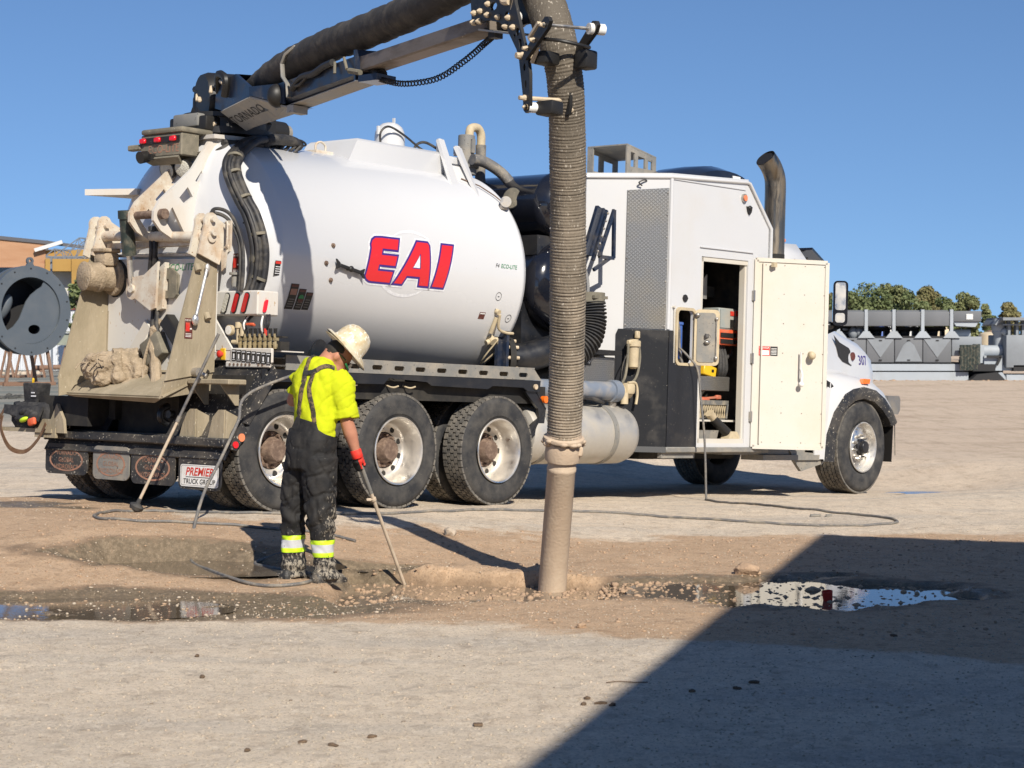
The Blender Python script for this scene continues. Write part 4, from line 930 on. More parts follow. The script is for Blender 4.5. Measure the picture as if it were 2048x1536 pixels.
# camera box with a square port
b = B(); ro = [(-.17, -.10), (-.17, .07), (-.10, .13), (.08, .13), (.16, .07), (.16, -.10), (.13, -.13), (-.14, -.13)]
holed_plate(b, ro, [[(-.085, -.065), (.055, -.065), (.055, .035), (-.085, .035)]], (-1.79, .11, 1.93), T_, U_, .015)
for p, q in zip(ro, ro[1:] + ro[:1]): b.slab([(-1.79, .11 + p[0], 1.93 + p[1]), (-1.79, .11 + q[0], 1.93 + q[1]), (-1.70, .11 + q[0], 1.93 + q[1]), (-1.70, .11 + p[0], 1.93 + p[1])], .008)
part(b, 'camera_box', 'olive', door, smooth=30)
b = B(); b.cyl((-1.80, .05, 1.99), (-1.86, .03, 1.96), .04, n=12); b.cyl((-1.80, .05, 2.02), (-1.83, .05, 2.02), .035, n=10); part(b, 'camera', 'ink', door)
b = B(); decal(b, curve_geo(text='ECO-LITE', size=.085, shear=.15), (-1.763, .27, 2.065), T_, U_); part(b, 'door_lettering', 'lgreen', door, smooth=0)
b = B(); decal(b, curve_geo(text='F4', size=.08, shear=.3), (-1.763, .02, 2.07), T_, U_); part(b, 'door_lettering', 'ink', door, smooth=0)
# discharge valve cap on the far side of the door
b = B(); c = Vector((-1.76, -.60, 1.99)); d = Vector((-1, -.15, 0)).normalized()
b.lathe(c, d, [(.155, 0), (.155, .05), (.12, .055), (.115, .16), (.135, .17), (.135, .20), (.125, .21), (.122, .32), (.13, .33), (.10, .345), (0, .35)], 26); b.box(c + Vector((-.12, 0, .16)), (.17, .17, .13), ch=.03); b.box(c + Vector((-.13, 0, .235)), (.19, .2, .035), ch=.01); part(b, 'discharge_valve', 'mud_lump', door)
b = B(); b.lathe(c + Vector((.05, 0, 0)), d, [(.17, -.0), (.17, .06)], 26); part(b, 'valve_flange', 'ink', door)
# hydraulic cylinder, its bracket, the lower arm
b = B(); b.cyl((-2.02, -.16, 2.50), (-1.95, -.19, 2.17), .062, n=16); b.cyl((-2.03, -.155, 2.55), (-2.02, -.16, 2.48), .07, n=16); part(b, 'ram', 'green_m', door)
b = B(); b.cyl((-1.95, -.19, 2.18), (-1.895, -.22, 1.92), .026, n=12); part(b, 'ram_rod', 'chrome', door)
b = B(); b.prism([(-.18, .02)] + arc2(-.10, -.08, .085, 150, 300, 6) + [(.15, -.26), (.22, -.24), (.24, .16), (.06, .05)], (-1.80, -.10, 1.95), T_, U_, .05); b.prism([(-.18, .02)] + arc2(-.10, -.08, .085, 150, 300, 6) + [(.15, -.26), (.22, -.24), (.24, .16), (.06, .05)], (-1.89, -.10, 1.95), T_, U_, .025)
b.cyl((-1.78, -.19, 1.88), (-1.93, -.19, 1.88), .035, n=12); part(b, 'ram_bracket', 'cream', door)
b = B()
for q, (dx) in enumerate((0, .05)): b.tube(spl([(-1.86, -.02 + dx, 2.42), (-1.86, .0 + dx, 2.2), (-1.82, -.06 + dx, 2.0), (-1.80, -.02 + dx, 1.8), (-1.82, .0 + dx, 1.55), (-1.8, .06 + dx, 1.3)]), .022, 8)
b.tube(spl([(-1.82, .04, 2.42), (-1.84, .0, 2.25), (-1.82, .05, 2.12), (-1.80, .12, 2.05), (-1.79, .12, 1.99)]), .011, 6); part(b, 'door_hoses', 'hose_blk', door)
# white shelf arm at the far side
b = B(); b.slab([(-1.85, -.98, 2.74), (-1.33, -.98, 2.76), (-1.30, -.62, 2.76), (-1.60, -.55, 2.75)], .055); part(b, 'side_bracket', 'white_rear')
# ---- boom tower on the tank's rear head
def ring(u, s0, s1, t, k=.25):  # rounded-rectangle cross-section
    w = (s1 - s0); return [Vector((s0 + w / 2 + x, y, u)) for x, y in rrect(w, 2 * t, min(w, 2 * t) * k, 5)]
b = B(); b.loft([ring(1.9, -1.60, -.75, .80, .30), ring(2.30, -1.62, -.78, .74, .28), ring(2.62, -1.58, -.80, .58, .26), ring(2.86, -1.52, -.83, .44, .24), ring(3.05, -1.48, -.86, .36, .22), ring(3.24, -1.45, -.90, .33, .2)], cap=True)
tower = part(b, 'boom_tower', 'white_rear', smooth=50)
b = B(); b.slab([(-1.50, -.36, 3.245), (-1.50, .36, 3.245), (-.62, .36, 3.28), (-.62, -.36, 3.28)], .035); part(b, 'tower_plate', 'white_rear', tower)
# two lug plates with cut-outs on the rear of the tower
for t in (.30, -.02):
    b = B(); hl = [[(-.32, .02), (-.22, .11), (-.08, -.10), (-.155, -.17)], [(-.15, .20), (-.06, .30), (.0, .22), (-.055, .18), (-.085, .15), (-.11, .165)], [(.02, .36), (.09, .46), (.10, .40), (.06, .35)]]
    holed_plate(b, [(-.42, .06), (-.36, .16), (-.02, .46), (.16, .72), (.30, .72), (.16, .1), (.02, -.20), (-.08, -.22), (-.34, -.10), (-.42, -.02)], hl, (-1.68, t, 2.46), S_, U_, .03); part(b, 'tower_lug', 'cream' if t < 0 else 'white_rear', tower, smooth=30)
b = B(); b.cyl((-2.03, -.10, 2.50), (-2.03, .36, 2.50), .035, n=12); b.cyl((-2.03, .33, 2.50), (-2.03, .38, 2.50), .045, n=12); part(b, 'lug_pin', 'rust_hub', tower)
# rear light box under its grey hood
b = B(); b.box((-1.66, -.04, 3.14), (.20, .56, .20), ch=.01); b.slab([(-1.77, -.28, 3.04), (-1.77, .22, 3.04), (-1.70, .18, 2.99), (-1.70, -.2, 2.99)], .02); b.box((-1.60, -.02, 3.265), (.36, .56, .05), ch=.02); b.slab([(-1.6, .26, 3.08), (-1.3, .26, 3.2), (-1.3, .26, 3.12), (-1.55, .26, 2.99)], .03)
b.box((-1.74, -.40, 3.14), (.07, .18, .05), ch=.01)
lb = part(b, 'light_box', 'olive', smooth=30)
b = B(); b.box((-1.765, -.05, 3.185), (.012, .53, .055)); part(b, 'lamp_strip', 'ink', lb)
for t in (-.27, -.07, .14):
    b = B(); b.box((-1.778, t, 3.187), (.03, .075, .045), ch=.008); part(b, 'lamp', 'red_lamp', lb)
b = B(); decal(b, curve_geo(text='ECO-LITE', size=.10), (-1.763, 0.0, 3.105), T_, U_); part(b, 'box_lettering', 'fadeprint', lb, smooth=0)
b = B(); b.cyl((-1.78, -.20, 3.05), (-1.86, -.20, 3.03), .05, .055, 14); b.box((-1.78, -.16, 3.04), (.06, .10, .05)); part(b, 'rear_camera', 'ink', lb)
for t, tl in ((.14, .25), (-.06, -.1)):
    b = B(); d = Vector((-1, .25 if t > 0 else .1, -.35)).normalized(); c = Vector((-1.60, t, 2.96)); b.lathe(c, d, [(.05, -.02), (.085, .05), (.088, .08), (.08, .085)], 20); part(b, 'work_lamp', 'ink', lb)
    b = B(); b.lathe(c, d, [(.079, .084), (.06, .092), (0, .095)], 20); part(b, 'lamp_lens', 'clear', lb)
b = B()
for k in range(4): b.tube(spl([(-1.45 + .02 * k, .2, 3.05 - .03 * k), (-1.45, .38, 3.12 - .02 * k), (-1.3, .42, 3.2 - .01 * k), (-1.1, .40 + .01 * k, 3.2)]), .012, 6)
b.tube(spl([(-1.42, .38, 3.18), (-1.2, .42, 3.18), (-1.0, .42, 3.2)]), .03, 8); part(b, 'tower_cables', 'hose_blk', tower)
# thick hose loom running down the right side of the rear head
def head(t, u, off=0.0):   # s of the rear head at t,u
    r = min(math.hypot(t, u - TU), TR * .999); return -1.30 - .40 * math.sqrt(1 - (r / TR) ** 2) - off
def hp(t, u, off): return Vector((head(t, u, off), t, u))
def loom(L, r): return spl([Vector(p) for p in L], 10)
b = B()
P = [(-1.0, .42, 3.25), (-1.20, .50, 3.19), (-1.47, .62, 3.02), (-1.54, .69, 2.87), (-1.54, .83, 2.65), (-1.52, .915, 2.52), (-1.50, .98, 2.35), (-1.48, 1.0, 2.18), (-1.48, .98, 1.97), (-1.51, .95, 1.84)]
for k, (ds, dt, r) in enumerate(((0, 0, .045), (.03, .045, .034), (-.04, -.03, .030), (-.05, .03, .020))): b.tube(spl([(p[0] - .03 + ds, p[1] + dt, p[2]) for p in P], 8), r, 10)
part(b, 'hose_loom', 'hose_blk', tank)
b = B()
for k in (2, 3, 4, 6, 8): p = P[k]; q = P[min(k + 1, 9)]; d = (Vector(q) - Vector(p)).normalized(); b.cyl(Vector(p) + Vector((-.02, .01, 0)) - d * .012, Vector(p) + Vector((-.02, .01, 0)) + d * .012, .072, n=14)
part(b, 'loom_clamp', 'olive', tank, kind='stuff')
b = B()
for o in (0, .035): b.tube(spl([(-1.86, .74, 2.44), (-1.74, .66 + o * .5, 2.52 + o), (-1.66, .76 + o, 2.47 + o), (-1.62, .86 + o, 2.28), (-1.63, .90 + o, 2.05), (-1.64, .90 + o, 1.86)]), .016, 8)
b.tube(spl([(-1.58, .86, 2.44), (-1.5, .9, 2.50), (-1.42, .92, 2.50)]), .008, 6); part(b, 'door_feed_hoses', 'hose_blk', tank)
b = B(); b.box((-1.56, .78, 2.09), (.03, .10, .19)); wl_ = part(b, 'label_backing', 'white_rear', tank); wlabel(Vector((-1.577, .735, 2.0)), T_, U_, .095, .185, wl_)
b = B(); b.cyl((-1.50, .97, 2.13), (-1.57, .97, 2.13), .035, n=10); b.box((-1.53, .97, 2.10), (.03, .07, .12), ch=.01); part(b, 'fitting', 'olive', tank)
b = B(); b.cyl((-1.60, .80, 1.90), (-1.60, .80, 2.01), .03, n=10); b.cyl((-1.60, .80, 2.0), (-1.60, .80, 2.02), .05, n=12); part(b, 'latch_post', 'dirty_grey', tank)
# ---- rear lamp box, control panel with levers
b = B(); b.box((-1.50, .82, 1.76), (.24, .60, .21), ch=.012); b.slab([(-1.60, .52, 1.66), (-1.60, .55, 1.66), (-1.60, .82, 1.36), (-1.60, .52, 1.36)], .02)
lamp_box = part(b, 'tail_lamp_box', 'white_rear', smooth=30)
for k, (t, m) in enumerate(((.72, 'clear'), (.845, 'red'), (.97, 'red'))):
    o = Vector((-1.624, t, 1.76)); ax = Vector((0, .34, 1)).normalized(); tx = Vector((0, 1, -.34)).normalized()
    b = B(); b.prism([(x, y) for x, y in rrect(.062, .185, .031, 8)], o, tx, ax, .012); part(b, 'lamp_gasket', 'ink', lamp_box)
    b = B(); b.prism([(x, y) for x, y in rrect(.046, .168, .023, 8)], o + NS * .006, tx, ax, .014); part(b, 'tail_lamp', m, lamp_box)
b = B(); b.prism([(x, y) for x, y in rrect(.04, .11, .02, 5)], (-1.54, 1.125, 1.735), Vector((.9, .1, .3)), Vector((.2, 0, 1)), .02); part(b, 'side_lamp', 'red_lamp', lamp_box)
b = B(); b.box((-1.60, .78, 1.325), (.03, .50, .105)); b.box((-1.615, 1.06, 1.315), (.03, .52, .125), ch=.008)
b.box((-1.615, 1.02, 1.238), (.025, .56, .05), ch=.008); b.slab([(-1.55, .5, 1.38), (-1.55, 1.36, 1.36), (-1.3, 1.36, 1.36), (-1.3, .5, 1.38)], .01)
panel = part(b, 'control_panel', 'white_rear', smooth=30)
for k in range(8):
    b = B(); b.box((-1.632, .855 + .062 * k, 1.318 - .004 * k), (.006, .052, .095)); lb_ = part(b, 'lever_label', 'ink', panel)
    b = B(); b.box((-1.637, .855 + .062 * k, 1.352 - .004 * k), (.003, .036, .008)); b.box((-1.637, .855 + .062 * k, 1.31 - .004 * k), (.003, .014, .04)); b.box((-1.637, .855 + .062 * k, 1.28 - .004 * k), (.003, .03, .005)); part(b, 'label_print', 'lgrey', panel, kind='stuff')
b = B()
for k, t in enumerate((.80, .85, .90, .95, 1.0, 1.05, 1.16, 1.21)): b.cyl((-1.62, t, 1.238), (-1.632, t, 1.238), .012, n=10)
part(b, 'panel_hole', 'rust_hub', panel, kind='stuff')
b = B(); b.box((-1.622, .70, 1.325), (.012, .065, .10), ch=.004); part(b, 'stop_button_plate', 'yellow', panel)
b = B(); b.lathe((-1.625, .695, 1.325), NS, [(.018, 0), (.018, .02), (.030, .025), (.030, .04), (.02, .048), (0, .05)], 18); part(b, 'stop_button', 'dred', panel)
b = B(); b.box((-1.52, 1.08, 1.40), (.10, .56, .07)); b.box((-1.52, 1.08, 1.475), (.06, .56, .012)); part(b, 'valve_bank', 'dark', panel)
b = B()
for k in range(8):
    t = .87 + .062 * k; b.cyl((-1.575, t, 1.375), (-1.585, t, 1.43), .018, n=8); b.cyl((-1.575, t, 1.43), (-1.59, t, 1.50), .011, n=8); b.box((-1.56, t, 1.40), (.05, .04, .03)); b.box((-1.57, t, 1.455), (.04, .03, .025))
part(b, 'valve_stem', 'brass', panel, kind='stuff')
for k in range(8):
    t = .87 + .062 * k; b = B(); b.cyl((-1.575, t, 1.485), (-1.58, t, 1.545), .012, .016, 8); part(b, 'lever_knob', 'dred' if k == 5 else 'ink', panel)
b = B(); b.cyl((-1.55, 1.01, 1.575), (-1.60, 1.01, 1.575), .012, n=8); b.box((-1.60, 1.01, 1.58), (.02, .10, .022), ch=.006); part(b, 'valve_handle', 'orange_paint', panel)
b = B(); b.cyl((-1.58, .755, 1.53), (-1.615, .755, 1.53), .045, n=20); part(b, 'pressure_gauge', 'filter', panel)
b = B(); b.cyl((-1.616, .755, 1.53), (-1.619, .755, 1.53), .038, n=20); part(b, 'gauge_face', 'lwhite', panel)
b = B(); b.cyl((-1.57, .83, 1.42), (-1.57, .83, 1.57), .018, n=10); b.cyl((-1.57, .83, 1.55), (-1.57, .83, 1.60), .03, n=10); b.cyl((-1.57, .89, 1.48), (-1.57, .89, 1.56), .028, n=12); b.cyl((-1.57, .76, 1.43), (-1.57, .84, 1.43), .02, n=10); part(b, 'valve_fitting', 'filter', panel)
b = B()
for t, x, q in ((.87, .89, .02), (.93, .95, -.02), (1.14, 1.16, .06), (1.17, 1.13, .05)): b.tube(spl([(-1.56, t, 1.50), (-1.58, x + q, 1.58), (-1.52, x, 1.66)]), .012, 6)
part(b, 'panel_hoses', 'hose_blk', panel)
b = B(); b.tube(spl([(-1.56, 1.12, 1.50), (-1.59, 1.14, 1.58), (-1.54, 1.10, 1.65)]), .009, 6); b.tube(spl([(-1.57, .93, 1.5), (-1.6, .93, 1.58), (-1.55, .93, 1.65)]), .008, 6); part(b, 'panel_wires', 'lwhite', panel)
b = B(); b.prism([(x, y) for x, y in arc2(0, 0, .115, 0, 180, 12)], (-.90, 1.1, 1.31), S_, Vector((0, 0, 1.35)), .02) ; b.prism([(x, y * 1.5) for x, y in arc2(0, 0, .115, 0, 180, 12)], (-.90, 1.13, 1.31), S_, U_, .02); part(b, 'round_guard', 'olive')
# ---- black drums between tank and body
for c, r in (((2.64, 0, 2.985), .335), ((2.66, 0, 2.17), .44)):
    b = B(); b.lathe((c[0], -1.0, c[2]), T_, [(0, -.1), (r * .7, -.07), (r, .02), (r, 1.78), (r * 1.02, 1.80), (r * 1.02, 1.84), (r * .98, 1.90), (r * .82, 1.98), (r * .5, 2.03), (0, 2.05)], 44); dr = part(b, 'cyclone_drum', 'black_gloss', smooth=45)
    if r < .4:
        b = B(); b.lathe((2.335, .50, 3.05), Vector((-1, .12, .2)), [(.115, -.06), (.12, .02), (.112, .025)], 26); part(b, 'drum_port', 'black', dr)
        b = B(); b.lathe((2.335, .50, 3.05), Vector((-1, .12, .2)), [(.111, .0245), (.08, .03), (0, .033)], 26); part(b, 'port_grille', 'olive', dr)
        b = B()
        for q in range(5): b.ell((2.28 + .05 * q, 1.05, 2.72 + .14 * (q % 3)), (.012, .008, .012), 8, 6)
        part(b, 'drum_bolt', 'steel', dr, kind='stuff')
b = B(); b.box((2.5, -.2, 1.55), (.55, 1.9, .9)); b.box((2.52, 0, 2.57), (.4, 1.7, .2)); part(b, 'filter_housing', 'black')
b = B()
b.bar((2.93, 1.02, 2.50), (3.14, 1.02, 3.00), .07, .03); b.bar((3.01, 1.02, 2.46), (3.21, 1.02, 2.99), .035, .03); b.slab([(2.88, 1.0, 2.5), (2.96, 1.0, 2.48), (3.18, 1.0, 3.0), (3.10, 1.0, 3.03)], .04)
for a_, c_ in (((3.06, 1.06, 2.50), (3.29, 1.06, 3.0)), ((3.29, 1.06, 3.0), (3.30, 1.06, 2.50)), ((3.30, 1.06, 2.50), (3.06, 1.06, 2.50)), ((3.24, 1.06, 2.50), (3.0, 1.04, 2.36))): b.bar(a_, c_, .03, .035)
part(b, 'pipe_rack', 'navy', smooth=30)
b = B()
for k in range(6): b.ell((3.15 - .03 * k, 1.09, 2.95 - .08 * k), (.014, .014, .014), 8, 6)
part(b, 'rack_bolt', 'steel', kind='stuff')
pts = spl([(3.02, .98, 2.02), (3.02, 1.0, 1.85), (2.96, 1.0, 1.66), (2.80, .95, 1.50), (2.6, .9, 1.42)], 24); rr_ = [.155 + (.016 if i % 4 < 2 else -.010) for i in range(len(pts))]
b = B(); b.tube(pts, rr_, 22); part(b, 'corrugated_duct', 'rubber', smooth=60)
b = B(); b.cyl((3.02, .98, 2.02), (3.02, .98, 2.13), .16, n=22); b.box((3.02, 1.12, 2.08), (.22, .03, .03)); part(b, 'duct_clamp', 'olive')
b = B(); b.tube(spl([(1.96, .82, 1.42), (2.12, .90, 1.43), (2.35, .98, 1.50), (2.6, .98, 1.56)]), .15, 20); pp = part(b, 'suction_elbow', 'black')
b = B(); b.cyl((1.93, .80, 1.42), (1.98, .83, 1.42), .205, n=28); part(b, 'elbow_flange', 'dark', pp)
b = B()
for k in range(10): a = 2 * PI * k / 10; d = Vector((.05, .03, 0)).normalized(); u_, w_, _ = frame_of(d); c = Vector((1.98, .83, 1.42)) + (u_ * math.cos(a) + w_ * math.sin(a)) * .175; b.cyl(c - d * .09, c + d * .035, .018, n=8)
part(b, 'flange_bolt', 'tan_bolt', pp, kind='stuff')
b = B(); b.slab([(1.72, .85, 1.62), (1.86, .85, 1.62), (1.86, .85, 1.33), (1.72, .85, 1.33)], .04); b.box((1.80, .9, 1.5), (.04, .1, .36)); part(b, 'elbow_support', 'navy')
# ---- equipment body behind the cab
M['lining'] = mat('dark_lining', (.035, .033, .032), .8, dirt=(.16, .13, .1), amt=.5, scale=4)
b = B()
near = [(4.03, .50), (5.92, .50), (5.92, 3.02), (5.46, 3.50), (5.40, 3.515), (4.03, 3.42)]
door_h = [(4.605, .60), (5.50, .60), (5.50, 2.63), (4.605, 2.615)]
hatch_h = [(4.185 + x, 1.74 + y) for x, y in rrect(.03, .02, .005)]
hh = [(4.325 + x, 1.735 + y) for x, y in rrect(.29, .56, .05)]
# the hatch opening starts behind the corner post and stops short of the doorway
holed_plate(b, near, [door_h, hh], (0, 1.235, 0), S_, U_, .03)
C0 = (4.03, 1.25); C1 = (3.35, .64)
b.slab([(C0[0], C0[1], .50), (C1[0], C1[1], .50), (C1[0], C1[1], 3.385), (C0[0], C0[1], 3.42)], .03, -1)
b.slab([(3.35, .64, .9), (3.35, -.64, .9), (3.35, -.64, 3.385), (3.35, .64, 3.385)], .03, -1)
b.slab([(3.35, -.64, .5), (4.03, -1.25, .5), (4.03, -1.25, 3.42), (3.35, -.64, 3.385)], .03, -1)
b.slab([(4.03, -1.25, .5), (5.92, -1.25, .5), (5.92, -1.25, 3.02), (5.46, -1.25, 3.5), (4.03, -1.25, 3.42)], .03, -1)
b.slab([(5.92, 1.25, .5), (5.92, -1.25, .5), (5.92, -1.25, 3.02), (5.92, 1.25, 3.02)], .03)
b.slab([(5.92, 1.25, 3.02), (5.92, -1.25, 3.02), (5.46, -1.25, 3.5), (5.46, 1.25, 3.5)], .03)
b.slab([(3.35, .64, 3.385), (3.35, -.64, 3.385), (4.03, -1.25, 3.42), (4.03, 1.25, 3.42)], .03, 1); b.slab([(4.03, 1.25, 3.42), (4.03, -1.25, 3.42), (5.46, -1.25, 3.5), (5.46, 1.25, 3.5)], .03, 1)
body = part(b, 'equipment_body', 'white', smooth=30)
b = B()   # rolled top edge and corner trims
b.tube([(3.34, .64, 3.375), (4.03, 1.258, 3.41), (5.42, 1.258, 3.495), (5.475, 1.258, 3.485), (5.93, 1.258, 3.02), (5.93, 1.258, 2.6)], .022, 10)
b.box((4.72, 1.255, 3.40), (1.36, .012, .012), Euler((0, -.015, 0)).to_matrix()) ; b.box((5.07, 1.256, 2.72), (1.02, .02, .012), Euler((0, -.012, 0)).to_matrix())
b.cyl((4.03, 1.245, 1.80), (4.03, 1.245, 3.42), .022, n=12)
part(b, 'body_trim', 'white', body)
def chf(f, u, off=.006):   # point on the chamfered corner face
    d = Vector((C1[0] - C0[0], C1[1] - C0[1], 0)); n_ = Vector((-.668, .744, 0)); return Vector((C0[0], C0[1], u)) + d * f + n_ * off
def uvbox(o, w, h):
    me = o.data; uv = me.uv_layers.new(name='UVMap')
    q = me.vertices; a = max(range(3), key=lambda k: 0)
    for lp in me.loops:
        c = q[lp.vertex_index].co; uv.data[lp.index].uv = (math.hypot(c.x - 4, c.y + 1.2) if w else c.x, c.z)
b = B(); b.slab([chf(.035, 1.80), chf(.525, 1.80), chf(.525, 3.25), chf(.035, 3.29)], .006)
pl = part(b, 'tread_plate', 'plate', body, smooth=0); uvbox(pl, True, 0)
b = B()
for f in (.05, .51):
    for k in range(7): b.ell(chf(f, 1.83 + .235 * k, .011), (.012, .012, .012), 6, 4)
part(b, 'plate_rivet', 'steel', body, kind='stuff')
b = B(); b.slab([chf(-.0, .56), chf(.615, .56), chf(.615, 1.74), chf(.59, 1.79), chf(.0, 1.79)], .012); b.slab([(4.03, 1.253, .56), (4.57, 1.253, .56), (4.57, 1.253, 1.42), (4.15, 1.253, 1.43), (4.13, 1.253, 1.74), (4.10, 1.253, 1.79), (4.03, 1.253, 1.79)], .012, -1)
b.slab([chf(0, .56, .02), chf(.615, .56, .02), chf(.615, .50, .03), chf(0, .50, .03)], .02); part(b, 'corner_guard', 'black', body, smooth=30)
b = B(); b.box((5.0, 1.245, .53), (1.95, .06, .06), ch=.01); b.box((4.3, 1.20, .47), (.6, .05, .06)); part(b, 'sill', 'dirty_grey', body)
b = B(); b.tube(spl([chf(.30, 3.355), chf(.34, 3.36, .04), chf(.40, 3.33, .05), chf(.36, 3.30, .03)]), .008, 6); part(b, 'wire_stub', 'hose_blk', body)
# interior
b = B(); b.slab([(4.06, .35, .60), (5.88, .35, .60), (5.88, .35, 3.0), (4.06, .35, 3.0)], .02); b.slab([(4.06, .35, 3.0), (5.88, .35, 3.0), (5.88, 1.21, 3.0), (4.06, 1.21, 3.0)], .02)
b.slab([(4.57, .35, .60), (4.57, 1.21, .60), (4.57, 1.21, 3.0), (4.57, .35, 3.0)], .02); b.slab([(5.86, .35, .60), (5.86, 1.21, .60), (5.86, 1.21, 3.0), (5.86, .35, 3.0)], .02)
b.slab([(4.05, .35, 1.3), (4.05, 1.2, 1.3), (4.05, 1.2, 2.2), (4.05, .35, 2.2)], .02)
b.box((5.4, .55, 2.3), (.5, .3, .12)); b.tube(spl([(4.8, .5, 2.35), (5.1, .6, 2.5), (5.5, .6, 2.45)]), .08, 10); part(b, 'lining', 'lining', body)
b = B(); b.box((5.05, .80, .59), (1.0, .86, .03)); b.slab([(4.59, 1.2, .60), (4.59, .9, .60), (4.59, .9, 1.25), (4.59, 1.2, 1.3)], .02); part(b, 'locker_floor', 'white_dusty', body)
b = B()
for a_, c_, w in (((4.605, 1.225, .6), (4.605, 1.225, 2.615), .03), ((4.605, 1.225, 2.615), (5.52, 1.225, 2.63), .03), ((5.52, 1.19, .6), (5.52, 1.19, 2.63), .07), ((4.605, 1.225, .6), (5.52, 1.225, .6), .03)): b.bar(a_, c_, w, .10)
part(b, 'door_frame', 'white_dusty', body)
b = B()
for u in (.90, 1.55, 2.25): b.box((5.60, 1.262, u), (.035, .02, .11)); b.cyl((5.61, 1.27, u - .06), (5.61, 1.27, u + .06), .012, n=8)
part(b, 'hinge', 'steel', body, kind='stuff')
b = B(); b.box((5.48, .93, 1.98), (.44, .22, .24), ch=.008); b.box((5.48, 1.045, 1.98), (.40, .01, .2)); part(b, 'control_cabinet', 'grey_box', body)
b = B(); b.box((5.48, .935, 1.775), (.44, .22, .17), ch=.006); part(b, 'breaker_box', 'orange_paint', body)
b = B(); b.box((5.44, 1.05, 1.80), (.30, .014, .05)); b.box((5.44, 1.05, 1.73), (.30, .014, .05)); b.box((5.60, 1.05, 1.73), (.05, .014, .03)); b.box((5.50, 1.05, 1.93), (.07, .02, .09)); part(b, 'breaker_row', 'ink', body)
b = B(); b.box((5.50, 1.056, 2.045), (.08, .004, .05)); b.box((5.60, 1.056, 2.05), (.07, .004, .06)); part(b, 'danger_label', 'dred', body)
b = B(); b.box((5.25, .85, 1.255), (.62, .30, .16), ch=.006); ds = part(b, 'step_box', 'plate', body, smooth=0); uvbox(ds, False, 0)
b = B(); b.slab([(4.95, .84, 2.2), (5.3, .84, 2.2), (5.3, .84, 2.48)], .01); part(b, 'sunlit_patch', 'alu_tank', body)  # bright triangle stands in for the patch of sunlight on the back wall
b = B()
for k in range(3): b.tube(spl([(5.36 + .05 * k, .95, 1.70), (5.38 + .05 * k, .98, 1.58), (5.36 + .06 * k, 1.0, 1.42), (5.40 + .05 * k, .95, 1.34)]), .026, 8)
b.tube(spl([(5.72, .9, 1.75), (5.66, .95, 1.62), (5.5, .95, 1.52)]), .02, 8); part(b, 'locker_hoses', 'rubber', body)
# hatch with its little open door
b = B(); lo = [(4.325 + x, 1.735 + y) for x, y in rrect(.35, .62, .06)]
holed_plate(b, lo, [hh], (0, 1.262, 0), S_, U_, .02); part(b, 'hatch_frame', 'filter', body, smooth=30)
ha = Vector((math.cos(math.radians(48)), math.sin(math.radians(48)), 0)); hn = Vector((-ha.y, ha.x, 0))
b = B(); ho = Vector((4.465, 1.275, 1.735))
b.prism([(.135 + x, y) for x, y in rrect(.27, .60, .05)], ho, ha, U_, .03); hd = part(b, 'hatch_door', 'filter', body, smooth=30)
b = B(); b.prism([(.128 + x, y) for x, y in rrect(.20, .53, .035)], ho - hn * -.016, ha, U_, .012); part(b, 'hatch_panel', 'dirty_grey', hd)
b = B()
for sgn in (1,):
    q = ho + hn * .03; b.cyl(q + ha * .235 + U_ * -.22, q + ha * .235 + U_ * .20, .008, n=6); b.ell(q + ha * .235 + U_ * .2, (.02, .02, .022)); b.ell(q + ha * .235 + U_ * -.22, (.02, .02, .028)); b.ell(q + ha * .14 + U_ * -.05, (.04, .03, .024)); b.box(q + ha * .14 + U_ * .02, (.07, .02, .04)); b.ell(q + ha * .03 + U_ * .24, (.03, .03, .025))
part(b, 'hatch_latch', 'steel', hd, kind='stuff')
b = B(); b.prism([(x, y) for x, y in [(-.045, 0), (-.03, .03), (.0, .04), (.03, .03), (.05, 0), (.03, -.03), (0, -.042), (-.03, -.03)]], (4.31, 1.258, 2.145), S_, U_, .008); part(b, 'lock_plate', 'ink', body, smooth=0)
b = B(); b.cyl((4.10, 1.25, 2.04), (4.10, 1.28, 2.04), .014, n=8); b.bar((4.11, 1.265, 2.03), (4.12, 1.265, 1.45), .01, .012); part(b, 'hatch_stay', 'white_dusty', body)
b = B(); b.cyl((5.37, 1.25, 3.315), (5.37, 1.275, 3.315), .048, n=18); mk = part(b, 'marker_rim', 'steel', body); b = B(); b.cyl((5.37, 1.272, 3.315), (5.37, 1.285, 3.315), .034, n=18); part(b, 'marker_lamp', 'amber_dusty', mk)
b = B(); b.prism([(-.05, .03), (.05, .03), (.035, -.03), (0, -.06), (-.03, -.03)], (5.475, 1.262, 3.20), S_, U_, .02); b.ell((5.475, 1.27, 3.215), (.03, .02, .028)); part(b, 'lock_cover', 'ink', body, smooth=30)
